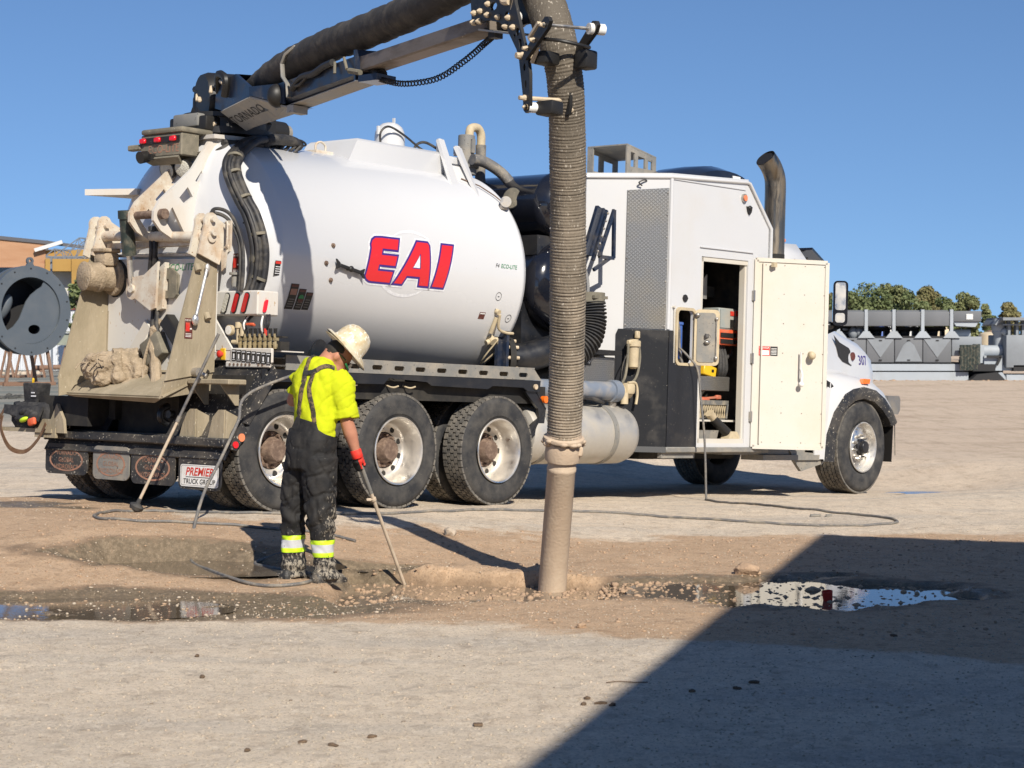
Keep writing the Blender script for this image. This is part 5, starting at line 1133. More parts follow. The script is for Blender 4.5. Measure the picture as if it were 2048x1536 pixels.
# big open door
da = math.radians(38); dv = Vector((math.cos(da), math.sin(da), 0)); dn = Vector((-dv.y, dv.x, 0))
do = Vector((5.63, 1.275, 0))
b = B(); q = [do + U_ * .565, do + dv * .83 + U_ * .565, do + dv * .83 + U_ * 2.65, do + U_ * 2.655]
b.slab(q, .035, 1); sd_ = part(b, 'side_door', 'white_dusty', smooth=30, label='open white door stained with tan dust')
b = B(); e = .02
for a_, c_ in ((0, 1), (1, 2), (2, 3), (3, 0)): b.bar(q[a_] - dn * .012, q[c_] - dn * .012, .045, .05, up=dn)
b.bar(do + dv * .075 + U_ * .60 + dn * .02, do + dv * .075 + U_ * 2.62 + dn * .02, .015, .02, up=dn); part(b, 'door_edge', 'white_dusty', sd_)
b = B(); 
def dp(x, u, k=.0): return do + dv * x + U_ * u + dn * k
for x in (.11, .33, .57, .80):
    for u in (.62, .95, 1.3, 1.62, 1.95, 2.28, 2.60):
        if x in (.33, .57) or u in (.62, 2.60) or x > .7: b.cyl(dp(x, u, -.004), dp(x, u, .004), .006, n=6)
part(b, 'door_screw', 'rust_hub', sd_, kind='stuff')
b = B(); b.cyl(dp(.655, 1.62, -.01), dp(.655, 1.62, .06), .03, n=12); b.ell(dp(.655, 1.60, .07), (.045, .04, .045)); part(b, 'knob', 'filter', sd_)
b = B(); b.bar(dp(.53, 1.64, .045), dp(.53, 1.34, .045), .018, .012); b.tube(spl([dp(.53, 1.45, .05), dp(.545, 1.38, .06), dp(.535, 1.29, .07)]), .012, 8); b.ell(dp(.533, 1.275, .07), (.03, .03, .03)); part(b, 'door_handle', 'poly_white', sd_)
b = B(); b.box(dp(.19, 2.60, .045), (.06, .04, .05)); part(b, 'door_catch', 'filter', sd_)
for x0, w, m in ((.05, .13, 'dred'), (.185, .085, 'ink')):
    b = B(); decal(b, curve_geo([[(x0, 1.585), (x0 + w, 1.585), (x0 + w, 1.69), (x0, 1.69)]]), do + dn * .002, dv, U_); lb_ = part(b, 'door_label', m, sd_, smooth=0)
    b = B()
    if m == 'dred': decal(b, curve_geo([[(x0 + .012, 1.593), (x0 + w - .01, 1.593), (x0 + w - .01, 1.645), (x0 + .012, 1.645)]]), do + dn * .0035, dv, U_); decal(b, curve_geo(text='DANGER', size=.028), do + dn * .0035 + dv * (x0 + w / 2) + U_ * 1.672, dv, U_)
    else:
        for k in range(5): decal(b, curve_geo([[(x0 + .01, 1.60 + .016 * k), (x0 + w - .012, 1.60 + .016 * k), (x0 + w - .012, 1.606 + .016 * k), (x0 + .01, 1.606 + .016 * k)]]), do + dn * .0035, dv, U_)
    part(b, 'label_print', 'lwhite', sd_, smooth=0)
b = B(); b.box((6.0, .9, .50), (1.7, .6, .05)); b.box((6.5, 1.1, .44), (1.2, .3, .06)); b.slab([(6.5, 1.18, .52), (7.18, 1.18, .48), (7.18, 1.18, .36), (6.75, 1.18, .28), (6.6, 1.18, .40)], .04); part(b, 'cab_step', 'dirty_grey')
# roof items
b = B()
VS = 4.46
holed_plate(b, [(0, -.08), (.54, -.06), (.54, .20), (0, .29)], [[(.07, .06), (.145, .06), (.145, .215), (.07, .225)], [(.205, .06), (.33, .06), (.33, .175), (.205, .19)], [(.39, .06), (.465, .06), (.465, .15), (.39, .16)]], (VS, .30, 3.57), S_, U_, .02)
holed_plate(b, [(0, -.08), (.54, -.06), (.54, .20), (0, .29)], [[(.06, .04), (.2, .04), (.2, .22), (.06, .23)], [(.28, .04), (.46, .04), (.46, .16), (.28, .18)]], (VS, -.24, 3.57), S_, U_, .02)
b.slab([(VS, .31, 3.862), (VS, -.25, 3.862), (VS + .54, -.25, 3.772), (VS + .54, .31, 3.772)], .015); b.box((VS + .01, -.20, 3.68), (.02, .06, .36)); b.cyl((VS + .25, .03, 3.43), (VS + .25, .03, 3.54), .17, n=24)
rv = part(b, 'roof_vent', 'dirty_grey', smooth=30)
b = B(); sec = []
for k in range(9):
    x = k / 8; sec.append([Vector((4.74 + 1.02 * x, .62 + y * (.45), 3.455 + .055 * x + h * (.012 + .185 * math.sin(PI * min(.98, max(.02, x))) ** .5))) for y, h in ((-1, 0), (-.95, .7), (-.6, 1), (0, 1.05), (.6, 1), (.95, .7), (1, 0))])
b.loft(sec); ac = part(b, 'roof_air_unit', 'black_gloss', smooth=50)
b = B(); b.box((5.50, 1.06, 3.565), (.14, .015, .03)); part(b, 'unit_badge', 'lwhite', ac)
# exhaust stack
b = B(); pts = [(6.42, .98, 1.2), (6.42, .98, 2.0), (6.42, .98, 2.74)]; b.tube(pts, .10, 24); b.cyl((6.42, .98, 2.70), (6.42, .98, 2.78), .125, n=24); ex = part(b, 'exhaust_stack', 'dark')
b = B(); pp_ = [(6.42, .98, 2.72), (6.42, .98, 3.2), (6.42, .98, 3.54)] + spl([(6.42, .98, 3.54), (6.40, .98, 3.67), (6.33, .97, 3.79), (6.24, .95, 3.88)], 6)[1:]; b.tube(pp_, .122, 28, cap=False); b.tube([Vector(p) for p in pp_[::-1]], .114, 28, cap=False)
M['stack'] = mat('sooty_chrome_stack', (.27, .23, .18), .30, metal=1.0, dirt=(.12, .095, .065), amt=.7, scale=5, stretch=(2, 2, .3)); part(b, 'stack_pipe', 'stack', ex, weld=False)
b = B(); b.cyl((6.245, .95, 3.87), (6.25, .95, 3.865), .112, n=24); part(b, 'stack_mouth', 'ink', ex)
# ---- cab, hood and front end
b = B(); cabs = []
for s, tw, u0, u1 in ((6.05, 1.05, .75, 2.80), (6.6, 1.08, .75, 2.98), (7.1, 1.06, .78, 3.0), (7.35, .98, .9, 2.90), (7.75, .92, 1.0, 2.10)):
    cabs.append([Vector((s, y * tw, u0 + (u1 - u0) * h)) for y, h in ((-1, 0), (-1, .55), (-.93, .9), (-.8, .98), (0, 1), (.8, .98), (.93, .9), (1, .55), (1, 0))])
b.loft(cabs); cab = part(b, 'cab', 'white', smooth=50)
b = B(); b.slab([(7.36, -.85, 2.82), (7.36, .85, 2.82), (7.72, .80, 2.18), (7.72, -.80, 2.18)], .02); b.slab([(6.75, 1.085, 2.1), (7.40, 1.03, 2.1), (7.25, 1.02, 2.75), (6.75, 1.05, 2.75)], .01); part(b, 'cab_glass', 'glass', cab)
b = B(); b.slab([(7.30, -.95, 2.93), (7.30, .95, 2.93), (7.62, .92, 2.80), (7.62, -.92, 2.80)], .03); part(b, 'sun_visor', 'black_gloss', cab)
b = B(); b.box((7.10, .55, 3.03), (.14, .08, .05), ch=.02); b.box((7.05, .5, 3.09), (.3, .14, .035), ch=.015); part(b, 'roof_marker', 'green_m', cab); b = B(); b.box((7.20, .58, 3.02), (.1, .07, .05), ch=.02); part(b, 'roof_lamp', 'amber_dusty', cab)
def hs(s, w, z, sh):  # hood section: w half width at the bottom, z top height
    b0 = 1.02
    return [Vector((s, -w, b0)), Vector((s, -w, z - .34)), Vector((s, -w * .94, z - .16)), Vector((s, -w * .78, z - .05)), Vector((s, -w * .4, z)), Vector((s, 0, z + .01)), Vector((s, w * .4, z)), Vector((s, w * .78, z - .05)), Vector((s, w * .94, z - .16)), Vector((s, w, z - .34)), Vector((s, w, b0))]
b = B(); b.loft([hs(7.55, .98, 2.20, 0), hs(7.80, .93, 2.14, 0), hs(8.2, .86, 2.06, 0), hs(8.6, .80, 1.975, 0), hs(8.98, .76, 1.90, 0), hs(9.20, .71, 1.81, 0), hs(9.27, .67, 1.70, 0)])
hood = part(b, 'hood', 'white', smooth=60)
def hsurf(s): return float(np.interp(s, [7.55, 7.8, 8.2, 8.6, 8.98, 9.2], [.98, .93, .86, .80, .76, .71]))
def hz(pts, name, m, par, off=.006):
    bb = B(); P = [Vector((s, hsurf(s) + off, u)) for s, u in pts]; c = sum(P, Vector()) / len(P)
    bb.add(P, [tuple(range(len(P)))]); return part(bb, name, m, par, smooth=0)
hz([(7.87, 1.915), (8.08, 1.83), (8.37, 1.775), (8.42, 1.745), (8.43, 1.72), (8.38, 1.70), (8.365, 1.66), (8.38, 1.60), (8.43, 1.575), (8.475, 1.57), (8.47, 1.555), (8.19, 1.60), (8.05, 1.66)], 'hood_vent', 'ink', hood)
b = B(); b.cyl((8.50, hsurf(8.5), 1.675), (8.50, hsurf(8.5) + .015, 1.675), .052, n=20); part(b, 'air_inlet', 'mat_maroon' if 'mat_maroon' in M else 'dred_brown', hood)
b = B(); g = curve_geo(text='307', size=.17, spacing=1.06, offset=.0015, bisect=.02); dx = Vector((1, -.115, -.02)).normalized(); hb_ = BVHTree.FromPolygons([v.co for v in hood.data.vertices], [tuple(p.vertices) for p in hood.data.polygons])
b.add([Vector((8.83 + v.x, -((hb_.ray_cast(Vector((8.83 + v.x, -3, 1.63 + v.y)), Vector((0, 1, 0)))[0] or Vector((0, -.75, 0))).y) + .004, 1.63 + v.y)) for v in g[0]], g[1]); part(b, 'number', 'lblue', hood, smooth=0)
# fender: sweeps from the hood flank out over the wheel
AR = [(7.19, .392), (7.224, .709), (7.378, .975), (7.622, 1.193), (7.808, 1.26), (8.051, 1.293), (8.337, 1.255), (8.559, 1.158), (8.749, 1.014), (8.867, .876)]
AI = [(7.40, .385), (7.44, .72), (7.56, .93), (7.72, 1.06), (7.86, 1.12), (8.06, 1.15), (8.30, 1.115), (8.50, 1.02), (8.66, .90), (8.73, .82)]
for sg in (1, -1):
    b = B(); rings = []
    TP = [(7.05, .9), (7.10, 1.15), (7.20, 1.36), (7.50, 1.42), (7.80, 1.44), (8.10, 1.43), (8.42, 1.40), (8.68, 1.30), (8.88, 1.12), (8.95, .95)]
    for (sa, ua), (st, ut) in zip(AR, TP):
        t0 = max(.70, hsurf(max(7.55, st)) - .02)
        rings.append([Vector((st * .9 + 8.0 * .1, sg * t0, ut + .06)), Vector((st, sg * (t0 + .10), ut + .02)), Vector((st * .75 + sa * .25, sg * (t0 + .55 * (1.22 - t0)), ut - .005)), Vector((st * .35 + sa * .65, sg * 1.20, ut * .45 + ua * .55 + .02)), Vector((sa, sg * 1.255, ua)), Vector((sa + .02, sg * 1.20, ua - .05))])
    b.loft(rings, cap=False, closed=False); fd = part(b, 'fender', 'white', smooth=60)
    b = B(); rr2 = []
    for (s0, u0), (s1, u1) in zip(AR, AI): rr2.append([Vector((s0, sg * 1.262, u0)), Vector((s0 * .5 + s1 * .5, sg * 1.285, u0 * .5 + u1 * .5)), Vector((s1, sg * 1.265, u1)), Vector((s1 + .02, sg * .85, u1 - .03)), Vector((s0, sg * .85, u0 - .02))])
    b.loft(rr2); part(b, 'fender_flare', 'black' if sg < 0 else 'black_spat', fd, smooth=40)
    b = B(); b.prism([(-.085, -.03), (.07, -.03), (.085, .028), (-.07, .03)], (8.11, sg * 1.235, 1.36), S_, U_, .05); part(b, 'turn_lamp', 'orange', fd, smooth=30)
b = B(); b.slab([(7.0, 1.20, 1.32), (7.3, 1.24, 1.33), (7.22, 1.24, .75), (7.18, 1.24, .42), (7.0, 1.22, .42)], .02); b.slab([(6.9, 1.02, 1.7), (7.6, 1.0, 1.7), (7.35, 1.1, 1.36), (6.9, 1.12, 1.36)], .02); part(b, 'cowl', 'white', smooth=30)
b = B(); b.slab([(7.12, 1.25, 1.37), (7.30, 1.245, 1.32), (7.36, 1.245, 1.28), (7.28, 1.245, 1.25), (7.2, 1.25, 1.30)], .012); b.tube(spl([(7.05, 1.24, 1.2), (7.15, 1.25, 1.27), (7.25, 1.25, 1.3)]), .02, 8); part(b, 'cowl_opening', 'ink')
b = B(); bp_ = []
for t in np.linspace(-1.2, 1.2, 13):
    k = abs(t) / 1.2; s = 9.32 - .28 * k ** 3; bp_.append([Vector((s - .30, t, 1.20)), Vector((s - .03, t, 1.20)), Vector((s, t, 1.16)), Vector((s, t, 1.02)), Vector((s - .05, t, .97)), Vector((s - .30, t, .97))])
b.loft(bp_); part(b, 'front_bumper', 'bumper', smooth=40)
b = B(); b.slab([(9.26, -.6, 1.05), (9.26, .6, 1.05), (9.275, .55, 1.68), (9.275, -.55, 1.68)], .03); part(b, 'grille', 'chrome', hood)
b = B(); b.slab([(8.80, 1.24, .86), (8.80, .85, .86), (8.78, .85, .38), (8.78, 1.24, .38)], .012); part(b, 'splash_flap', 'ink')
b = B(); b.slab([(8.83, 1.24, .86), (9.08, 1.10, .84), (9.10, 1.10, .50), (8.86, 1.24, .46)], .012); part(b, 'splash_flap', 'flap_grey')
# mirror on its arm
b = B(); mc = Vector((7.02, 1.52, 2.24)); md = Vector((.55, .83, 0)).normalized()
b.prism([(x, y) for x, y in rrect(.17, .52, .05, 5)], mc, md, U_, .13); mi = part(b, 'mirror', 'black_gloss', smooth=40)
b = B(); nrm = md.cross(U_).normalized(); nrm = nrm if nrm.x < 0 else -nrm
b.prism([(x, y) for x, y in rrect(.12, .32, .03, 4)], mc + nrm * .066 + U_ * .08, md, U_, .008); b.prism([(x, y) for x, y in rrect(.11, .11, .03, 4)], mc + nrm * .066 - U_ * .17, md, U_, .012); part(b, 'mirror_glass', 'chrome', mi, smooth=0)
b = B(); b.bar((6.75, 1.06, 1.72), (7.12, 1.50, 2.0), .04, .06); b.bar((6.75, 1.06, 1.90), (7.0, 1.45, 2.0), .035, .04); b.ell((6.98, 1.40, 1.98), (.08, .06, .05)); part(b, 'mirror_arm', 'black', mi)
# fuel tank, hydraulic tube, tool box, filter
b = B(); prof = [(0, -.05), (.20, -.045), (.285, -.015), (.305, .03), (.305, 1.60), (.29, 1.66), (.22, 1.71), (0, 1.73)]; b.lathe((1.95, .93, .68), S_, prof, 40); ft_ = part(b, 'fuel_tank', 'alu_tank', smooth=45)
for s in (2.12, 3.18):
    b = B(); b.lathe((s, .93, .68), S_, [(.306, 0), (.312, 0), (.312, .075), (.306, .075)], 40); part(b, 'tank_strap', 'dirty_grey', ft_)
b = B(); b.cyl((3.42, .99, .96), (3.42, 1.0, 1.02), .05, n=16); b.box((3.42, .99, 1.03), (.09, .05, .02)); part(b, 'filler_cap', 'steel', ft_)
b = B(); b.tube(spl([(3.2, 1.05, 1.01), (3.1, 1.1, 1.02), (2.9, 1.1, 1.05), (2.6, 1.08, 1.06)]), .02, 8); part(b, 'strap_tail', 'hose_blk', ft_)
M['bluegrey'] = mat('dusty_blue_grey_tube', (.17, .20, .25), .55, dirt=(.38, .33, .26), amt=.75, scale=5, lo=.42, hi=.68)
b = B(); b.cyl((2.05, 1.02, 1.13), (3.42, 1.02, 1.13), .095, n=20); b.cyl((3.34, 1.02, 1.13), (3.46, 1.02, 1.13), .115, n=20); rt = part(b, 'long_tube', 'bluegrey')
b = B(); b.cyl((3.44, 1.02, 1.13), (3.66, 1.02, 1.13), .075, n=16); b.box((3.60, 1.06, 1.16), (.14, .12, .12), ch=.03); b.cyl((3.5, 1.1, 1.0), (3.5, 1.1, 1.12), .04, n=10); b.tube(spl([(3.55, 1.1, 1.22), (3.68, 1.1, 1.22), (3.72, 1.1, 1.12), (3.70, 1.1, 1.0)]), .015, 6); part(b, 'tube_valve', 'filter', rt)
b = B(); b.box((3.18, .84, 1.35), (.55, .32, .26), ch=.01); tb = part(b, 'tool_box', 'plate', smooth=0); uvbox(tb, False, 0)
b = B(); b.box((3.18, .86, 1.525), (.62, .40, .05)); part(b, 'box_shelf', 'ink')
b = B(); b.box((3.0, 1.004, 1.42), (.09, .006, .07)); part(b, 'box_badge', 'ink', tb); b = B(); decal(b, curve_geo(text='TEP', size=.045), (3.0, 1.0085, 1.42), S_ * 1, U_) ; part(b, 'badge_print', 'lwhite', tb, smooth=0)
b = B(); fo = chf(.42, 1.53, .09)
b.lathe(fo, U_, [(.03, -.16), (.055, -.14), (.058, .07), (.075, .075), (.075, .12), (.05, .13), (.05, .15), (0, .15)], 18); b.box(fo + Vector((0, 0, .115)), (.20, .05, .05), ch=.01); b.box(fo + Vector((.06, 0, .20)), (.06, .04, .08), ch=.01); fl_ = part(b, 'fuel_filter', 'filter')
b = B(); b.tube(spl([fo + Vector((-.09, 0, .1)), fo + Vector((-.10, 0, -.08)), fo + Vector((-.14, 0, -.26)), fo + Vector((-.2, -.03, -.36))]), .014, 8); b.tube(spl([fo + Vector((.09, 0, .1)), fo + Vector((.10, .01, -.06)), fo + Vector((.02, .02, -.26)), fo + Vector((-.16, 0, -.37))]), .014, 8); part(b, 'filter_hose', 'olive', fl_)
b = B(); b.tube(spl([fo + Vector((-.1, 0, .0)), fo + Vector((-.2, .02, -.12)), fo + Vector((-.22, .02, -.3)), fo + Vector((-.15, .02, -.4))]), .006, 6); part(b, 'filter_wire', 'hose_blk', fl_)

# ================================================================== boom (part of the truck) and its suction hose
BA = Vector((.47116, -.88205, 0)); BN = Vector((-.88205, -.47116, 0)); BZ = Vector((0, 0, 1)); BO = Vector((-2.5594, 17.5917, 3.778))
TI = truck.matrix_world.inverted()
def W2T(p):  # world -> builder coordinates of the truck frame
    q = TI @ Vector(p); return Vector((q.x, -q.y, q.z))
def bw(a, n, z): return BO + BA * a + BN * n + BZ * z
def bt(a, n, z): return W2T(bw(a, n, z))
def bz(v): return (W2T(BO + v) - W2T(BO))
BAt, BNt, BZt = bz(BA), bz(BN), bz(BZ)
b = B(); b.lathe((-1.05, 0, 3.28), U_, [(.42, 0), (.42, .06), (.36, .06), (.36, .15), (.40, .15), (.40, .19), (0, .19)], 36); b.box((-1.35, -.02, 3.36), (.28, .5, .13), ch=.02); b.box((-.92, .0, 3.32), (.72, .42, .13), ch=.02)
tt = part(b, 'turntable', 'ink')
b = B(); b.cyl((-.95, .12, 3.39), (-.50, .14, 3.39), .10, n=18); b.box((-.75, .13, 3.39), (.12, .25, .22)); part(b, 'slew_motor', 'ink', tt); b = B(); b.cyl((-.53, .139, 3.39), (-.44, .144, 3.39), .085, .075, 18); part(b, 'motor_cap', 'dirty_grey', tt)
b = B(); b.box((-1.40, -.03, 3.39), (.22, .34, .12), ch=.02); part(b, 'turntable_cover', 'dirty_grey', tt)
b = B()
for k in range(6): b.tube(spl([(-1.1 + .07 * k, .33, 3.30), (-1.05 + .07 * k, .42, 3.2 - .02 * k), (-1.0 + .06 * k, .42, 3.1), (-.8 + .05 * k, .34 + .02 * k, 3.24)]), .016, 6)
b.tube(spl([(-.98, .38, 3.2), (-.9, .44, 3.26), (-.66, .42, 3.28), (-.50, .36, 3.26)]), .05, 10); b.tube(spl([(-.7, .4, 3.28), (-.55, .42, 3.30), (-.45, .4, 3.27), (-.55, .38, 3.24)]), .01, 6); part(b, 'turntable_hoses', 'hose_blk', tt)
# outer beam with chamfered lower edge
def beam(a0, a1, w, zt0, zb0, zt1, zb1, n=0.0, ch=.03):
    def sec(a, zt, zb): return [bt(a, n + y, z) for y, z in ((-w, zt), (w, zt), (w, zb + ch), (w - ch, zb), (-w + ch, zb), (-w, zb + ch))]
    b = B(); b.loft([sec(a0, zt0, zb0), sec(a1, zt1, zb1)]); return b
boom = part(beam(.35, 3.165, .12, -.03, -.215, .012, -.157), 'boom', 'navy', smooth=30, label='black telescoping boom carried on the turntable')
M['under_plate'] = mat('dusty_grey_under_plate', (.30, .30, .29), .6, dirt=(.44, .40, .33), amt=.7, scale=3, spots=(.12, .11, .1), sscale=40, sth=.68)
b = B(); b.slab([bt(1.45, .105, -.213), bt(3.16, .105, -.163), bt(3.16, -.105, -.163), bt(1.45, -.105, -.213)], .006); part(b, 'boom_wear_plate', 'under_plate', boom)
part(beam(2.6, 5.25, .088, .004, -.11, .022, -.078, ch=.012), 'inner_beam', 'boom_beam', boom, smooth=30)
b = B(); b.slab([bt(3.16, -.12, .06), bt(3.16, .125, .06), bt(3.16, .125, -.17), bt(3.16, -.12, -.17)], .03); b.box(bt(3.28, 0, -.17), (.2, .2, .05)); part(b, 'beam_collar', 'navy', boom)
# root box: navy side plate and grey underside with maker's lettering
b = B()
sp = [(.30, -.09), (.32, .02), (.50, .126), (.83, .150), (1.18, .0), (1.19, -.075), (.47, -.125)]
for sg in (1, -1): b.loft([[bt(a, sg * .20, z) for a, z in sp], [bt(a, sg * .225, z) for a, z in sp]])
b.loft([[bt(a, .2, z) for a, z in sp[:3] + sp[3:4]] + [bt(.5, .2, .05)], [bt(a, -.2, z) for a, z in sp[:3] + sp[3:4]] + [bt(.5, -.2, .05)]])
b.slab([bt(1.18, .225, .0), bt(1.75, .13, -.03), bt(1.75, .13, -.20), bt(1.19, .225, -.075)], .012); root = part(b, 'root_box', 'navy', boom, smooth=30)
un = [bt(.47, .225, -.127), bt(1.19, .225, -.077), bt(1.75, .13, -.215), bt(1.30, -.20, -.22), bt(.45, -.225, -.25)]
un = [bt(.47, .228, -.127), bt(1.19, .228, -.08), bt(1.22, .0, -.238), bt(.50, .0, -.285)]
b = B(); b.slab(un, .012, 1); b.slab([bt(1.19, .228, -.08), bt(1.75, .125, -.215), bt(1.75, -.0, -.235), bt(1.22, .0, -.238)], .012, 1); b.slab([bt(.50, .0, -.287), bt(1.22, 0, -.24), bt(1.75, 0, -.236), bt(1.75, -.12, -.22), bt(.47, -.228, -.127)], .012, 1); b.box(bt(1.80, .05, -.25), (.16, .08, .06)); part(b, 'root_underside', 'under_plate', root, smooth=0)
e1 = (un[1] - un[0]).normalized(); nn = (un[1] - un[0]).cross(un[3] - un[0]).normalized(); e2 = nn.cross(e1).normalized()
cent = (un[0] + un[1] + un[2] + un[3]) / 4
e2 = -e2 if e2.z < 0 else e2
nv = e1.cross(e2); flip = 1
b = B(); g = curve_geo(text='TORNADO', size=.135, shear=.12, spacing=1.12)
decal(b, g, cent + (nn if nn.z < 0 else -nn) * .016, e1, e2); part(b, 'boom_lettering', 'ink', root, smooth=0)
b = B(); rr3 = random.Random(9)
b.lathe(bt(.02, 0, .02), BNt, [(.0, -.26), (.22, -.26), (.24, -.2), (.24, .2), (.22, .25), (0, .25)], 22)
b.box(bt(-.12, .05, -.01), (.36, .34, .22), ch=.06)
for k in range(17):
    p0 = bt(rr3.uniform(-.3, .1), rr3.uniform(-.15, .24), rr3.uniform(.0, .14)); p1 = bt(rr3.uniform(-.3, .3), rr3.uniform(.1, .3), rr3.uniform(-.2, .1)); m_ = (p0 + p1) / 2 + Vector((rr3.uniform(-.1, .1), rr3.uniform(-.05, .1), rr3.uniform(0, .14)))
    b.tube(spl([p0, m_, p1]), rr3.uniform(.018, .034), 8)
b.tube(spl([bt(.35, .2, .05), bt(.5, .26, .18), bt(.68, .26, .12), bt(.62, .25, -.02)]), .035, 8); part(b, 'pivot_head', 'ink', boom)
b = B()
for k, (a, n_, z) in enumerate(((.35, .27, .10), (.55, .26, .12), (-.12, .24, .08), (-.18, .22, -.1), (.1, .3, .02), (.2, .28, -.16), (.15, .27, -.24), (.36, .24, -.22))): b.bar(bt(a, n_, z), bt(a + rr3.uniform(-.1, .14), n_ + .02, z - rr3.uniform(.03, .1)), .035, .03, .008)
part(b, 'pivot_fitting', 'tan_bolt', boom, kind='stuff')
b = B(); b.tube([bt(1.86, .15, -.16), bt(1.84, .15, -.05), bt(1.74, .15, .02), bt(1.72, .15, .13), bt(1.78, .14, .20), bt(1.86, .10, .25), bt(1.86, -.10, .25)], .016, 8, flat=1.4); part(b, 'hose_hoop', 'dirty_grey', boom)
b = B(); b.tube(spl([bt(1.95, .15, -.10), bt(2.15, .15, -.03), bt(2.4, .15, -.03), bt(2.6, .15, .0), bt(2.78, .15, .01)]), .028, 8); b.tube(spl([bt(1.9, .15, -.04), bt(2.1, .16, -.09), bt(2.35, .15, -.02), bt(2.6, .15, -.02)]), .014, 6); b.ell(bt(1.62, .15, -.12), (.1, .08, .1)); part(b, 'beam_hoses', 'ink', boom)
for q0, q1, r_ in ((bt(2.80, .14, .01), bt(2.82, .15, -.08), .012), (bt(2.98, .14, .02), bt(3.08, .16, -.08), .012), (bt(3.08, .14, -.09), bt(3.22, .11, -.12), .022), (bt(1.45, .12, -.12), bt(1.45, .15, -.12), .02)): b = B(); b.cyl(q0, q1, r_, n=8); part(b, 'beam_fitting', 'olive', boom)
b = B(); hl_ = spl([bt(3.30, .02, -.15), bt(3.42, 0, -.195), bt(3.79, 0, -.262), bt(4.32, 0, -.285), bt(4.76, 0, -.212), bt(5.05, 0, -.135), bt(5.18, 0, -.10)], 60)
pts = []
L_ = len(hl_)
for i, p in enumerate(hl_):
    t = (hl_[min(i + 1, L_ - 1)] - hl_[max(i - 1, 0)]).normalized(); u_, w_, _ = frame_of(t); a = i * 2 * PI / 6.2
    pts.append(p + (u_ * math.cos(a) + w_ * math.sin(a)) * .020)
b.tube(pts, .0055, 5); b.cyl(bt(3.22, .0, -.08), bt(3.36, 0, -.15), .05, n=10); b.box(bt(5.2, 0, -.1), (.08, .06, .05)); part(b, 'coil_cable', 'ink', boom, smooth=60)
# head: two perforated plates with bolts, the swinging hose guide and rollers
PLATE = [(5.12, .34), (5.16, -.045), (5.40, -.045), (5.55, -.08), (5.66, -.145), (5.783, -.285), (5.815, -.345), (5.866, -.575), (5.877, -.68), (5.905, -.70), (5.938, -.694), (5.956, -.65), (5.956, -.46), (5.93, -.35), (5.887, -.262), (5.83, -.14), (5.76, .02), (5.72, .34)]
def ellh(a, z, ra, rz): return [(a + ra * math.cos(q), z + rz * math.sin(q)) for q in np.linspace(0, 2 * PI, 9)[:-1]]
HOLES = [ellh(5.47, .035, .05, .028), ellh(5.60, .12, .05, .04), ellh(5.655, -.045, .03, .02), ellh(5.80, -.175, .025, .028), [(5.74, -.18), (5.77, -.19), (5.76, -.225)], [(5.81, -.22), (5.85, -.23), (5.86, -.285), (5.83, -.29)], ellh(5.89, -.41, .015, .025), ellh(5.905, -.52, .012, .028)]
for n_ in (.145, -.145):
    b = B(); holed_plate(b, PLATE, HOLES, bt(0, n_, 0), BAt, BZt, .022); hp_ = part(b, 'head_plate', 'ink', boom, smooth=30)
    b = B()
    for a, z in ((5.20, .03), (5.29, .03), (5.40, .06), (5.39, -.01), (5.54, -.045), (5.68, -.07), (5.64, -.12), (5.19, -.03), (5.27, -.035), (5.745, -.14), (5.545, .085), (5.83, -.335), (5.87, -.332), (5.9, -.605), (5.92, -.665), (5.3, .14), (5.45, .17)):
        sg = 1 if n_ > 0 else -1; b.cyl(bt(a, n_, z), bt(a, n_ + sg * .022, z), .021, .020, 8); b.cyl(bt(a, n_ + sg * .022, z), bt(a, n_ + sg * .042, z), .020, .005, 8)
    part(b, 'head_bolt', 'tan_bolt', hp_, kind='stuff')
b = B(); b.slab([bt(5.2, .13, -.07), bt(5.66, .13, -.16), bt(5.66, -.13, -.16), bt(5.2, -.13, -.07)], .012); part(b, 'head_floor', 'under_plate', boom)
LINK = [(5.90, -.36), (5.95, -.375), (6.0, -.345), (6.235, -.215), (6.262, -.175), (6.24, -.145), (6.20, -.14), (6.16, -.165), (5.93, -.325)]
for n_ in (.17, -.17):
    b = B(); b.prism([p for p in LINK], bt(0, n_, 0), BAt, BZt, .025); lk = part(b, 'guide_link', 'ink', boom, smooth=30)
    b = B(); sg = 1 if n_ > 0 else -1
    for a, z in ((6.19, -.19), (6.06, -.265), (5.97, -.305)): b.cyl(bt(a, n_, z), bt(a, n_ + sg * .045, z), .02, .010, 8)
    part(b, 'link_bolt', 'tan_bolt', lk, kind='stuff')
for (a_, z_, r_) in ((6.20, -.19, .011), (5.90, -.605, .014), (5.86, -.335, .02)): b = B(); b.cyl(bt(a_, .2, z_), bt(a_, -.24, z_), r_, n=8); part(b, 'guide_rod', 'steel' if z_ > -.2 else 'tan_bolt', boom)
for q0, q1, w_ in ((bt(5.93, .13, -.235), bt(6.06, .13, -.155), .05), (bt(5.96, .14, -.39), bt(6.04, .14, -.30), .02)): b = B(); b.bar(q0, q1, w_, .02); part(b, 'guide_lug', 'tan_bolt', boom)
b = B(); b.cyl(bt(6.20, -.13, -.19), bt(6.20, -.24, -.19), .036, n=16); part(b, 'guide_roller', 'poly_white', boom)
b = B(); b.cyl(bt(5.92, .15, -.665), bt(5.92, .06, -.665), .033, n=14); part(b, 'guide_roller', 'poly_white', boom)
b = B(); b.ell(bt(5.73, .12, -.07), (.035, .03, .04)); part(b, 'guide_knob', 'poly_white', boom)
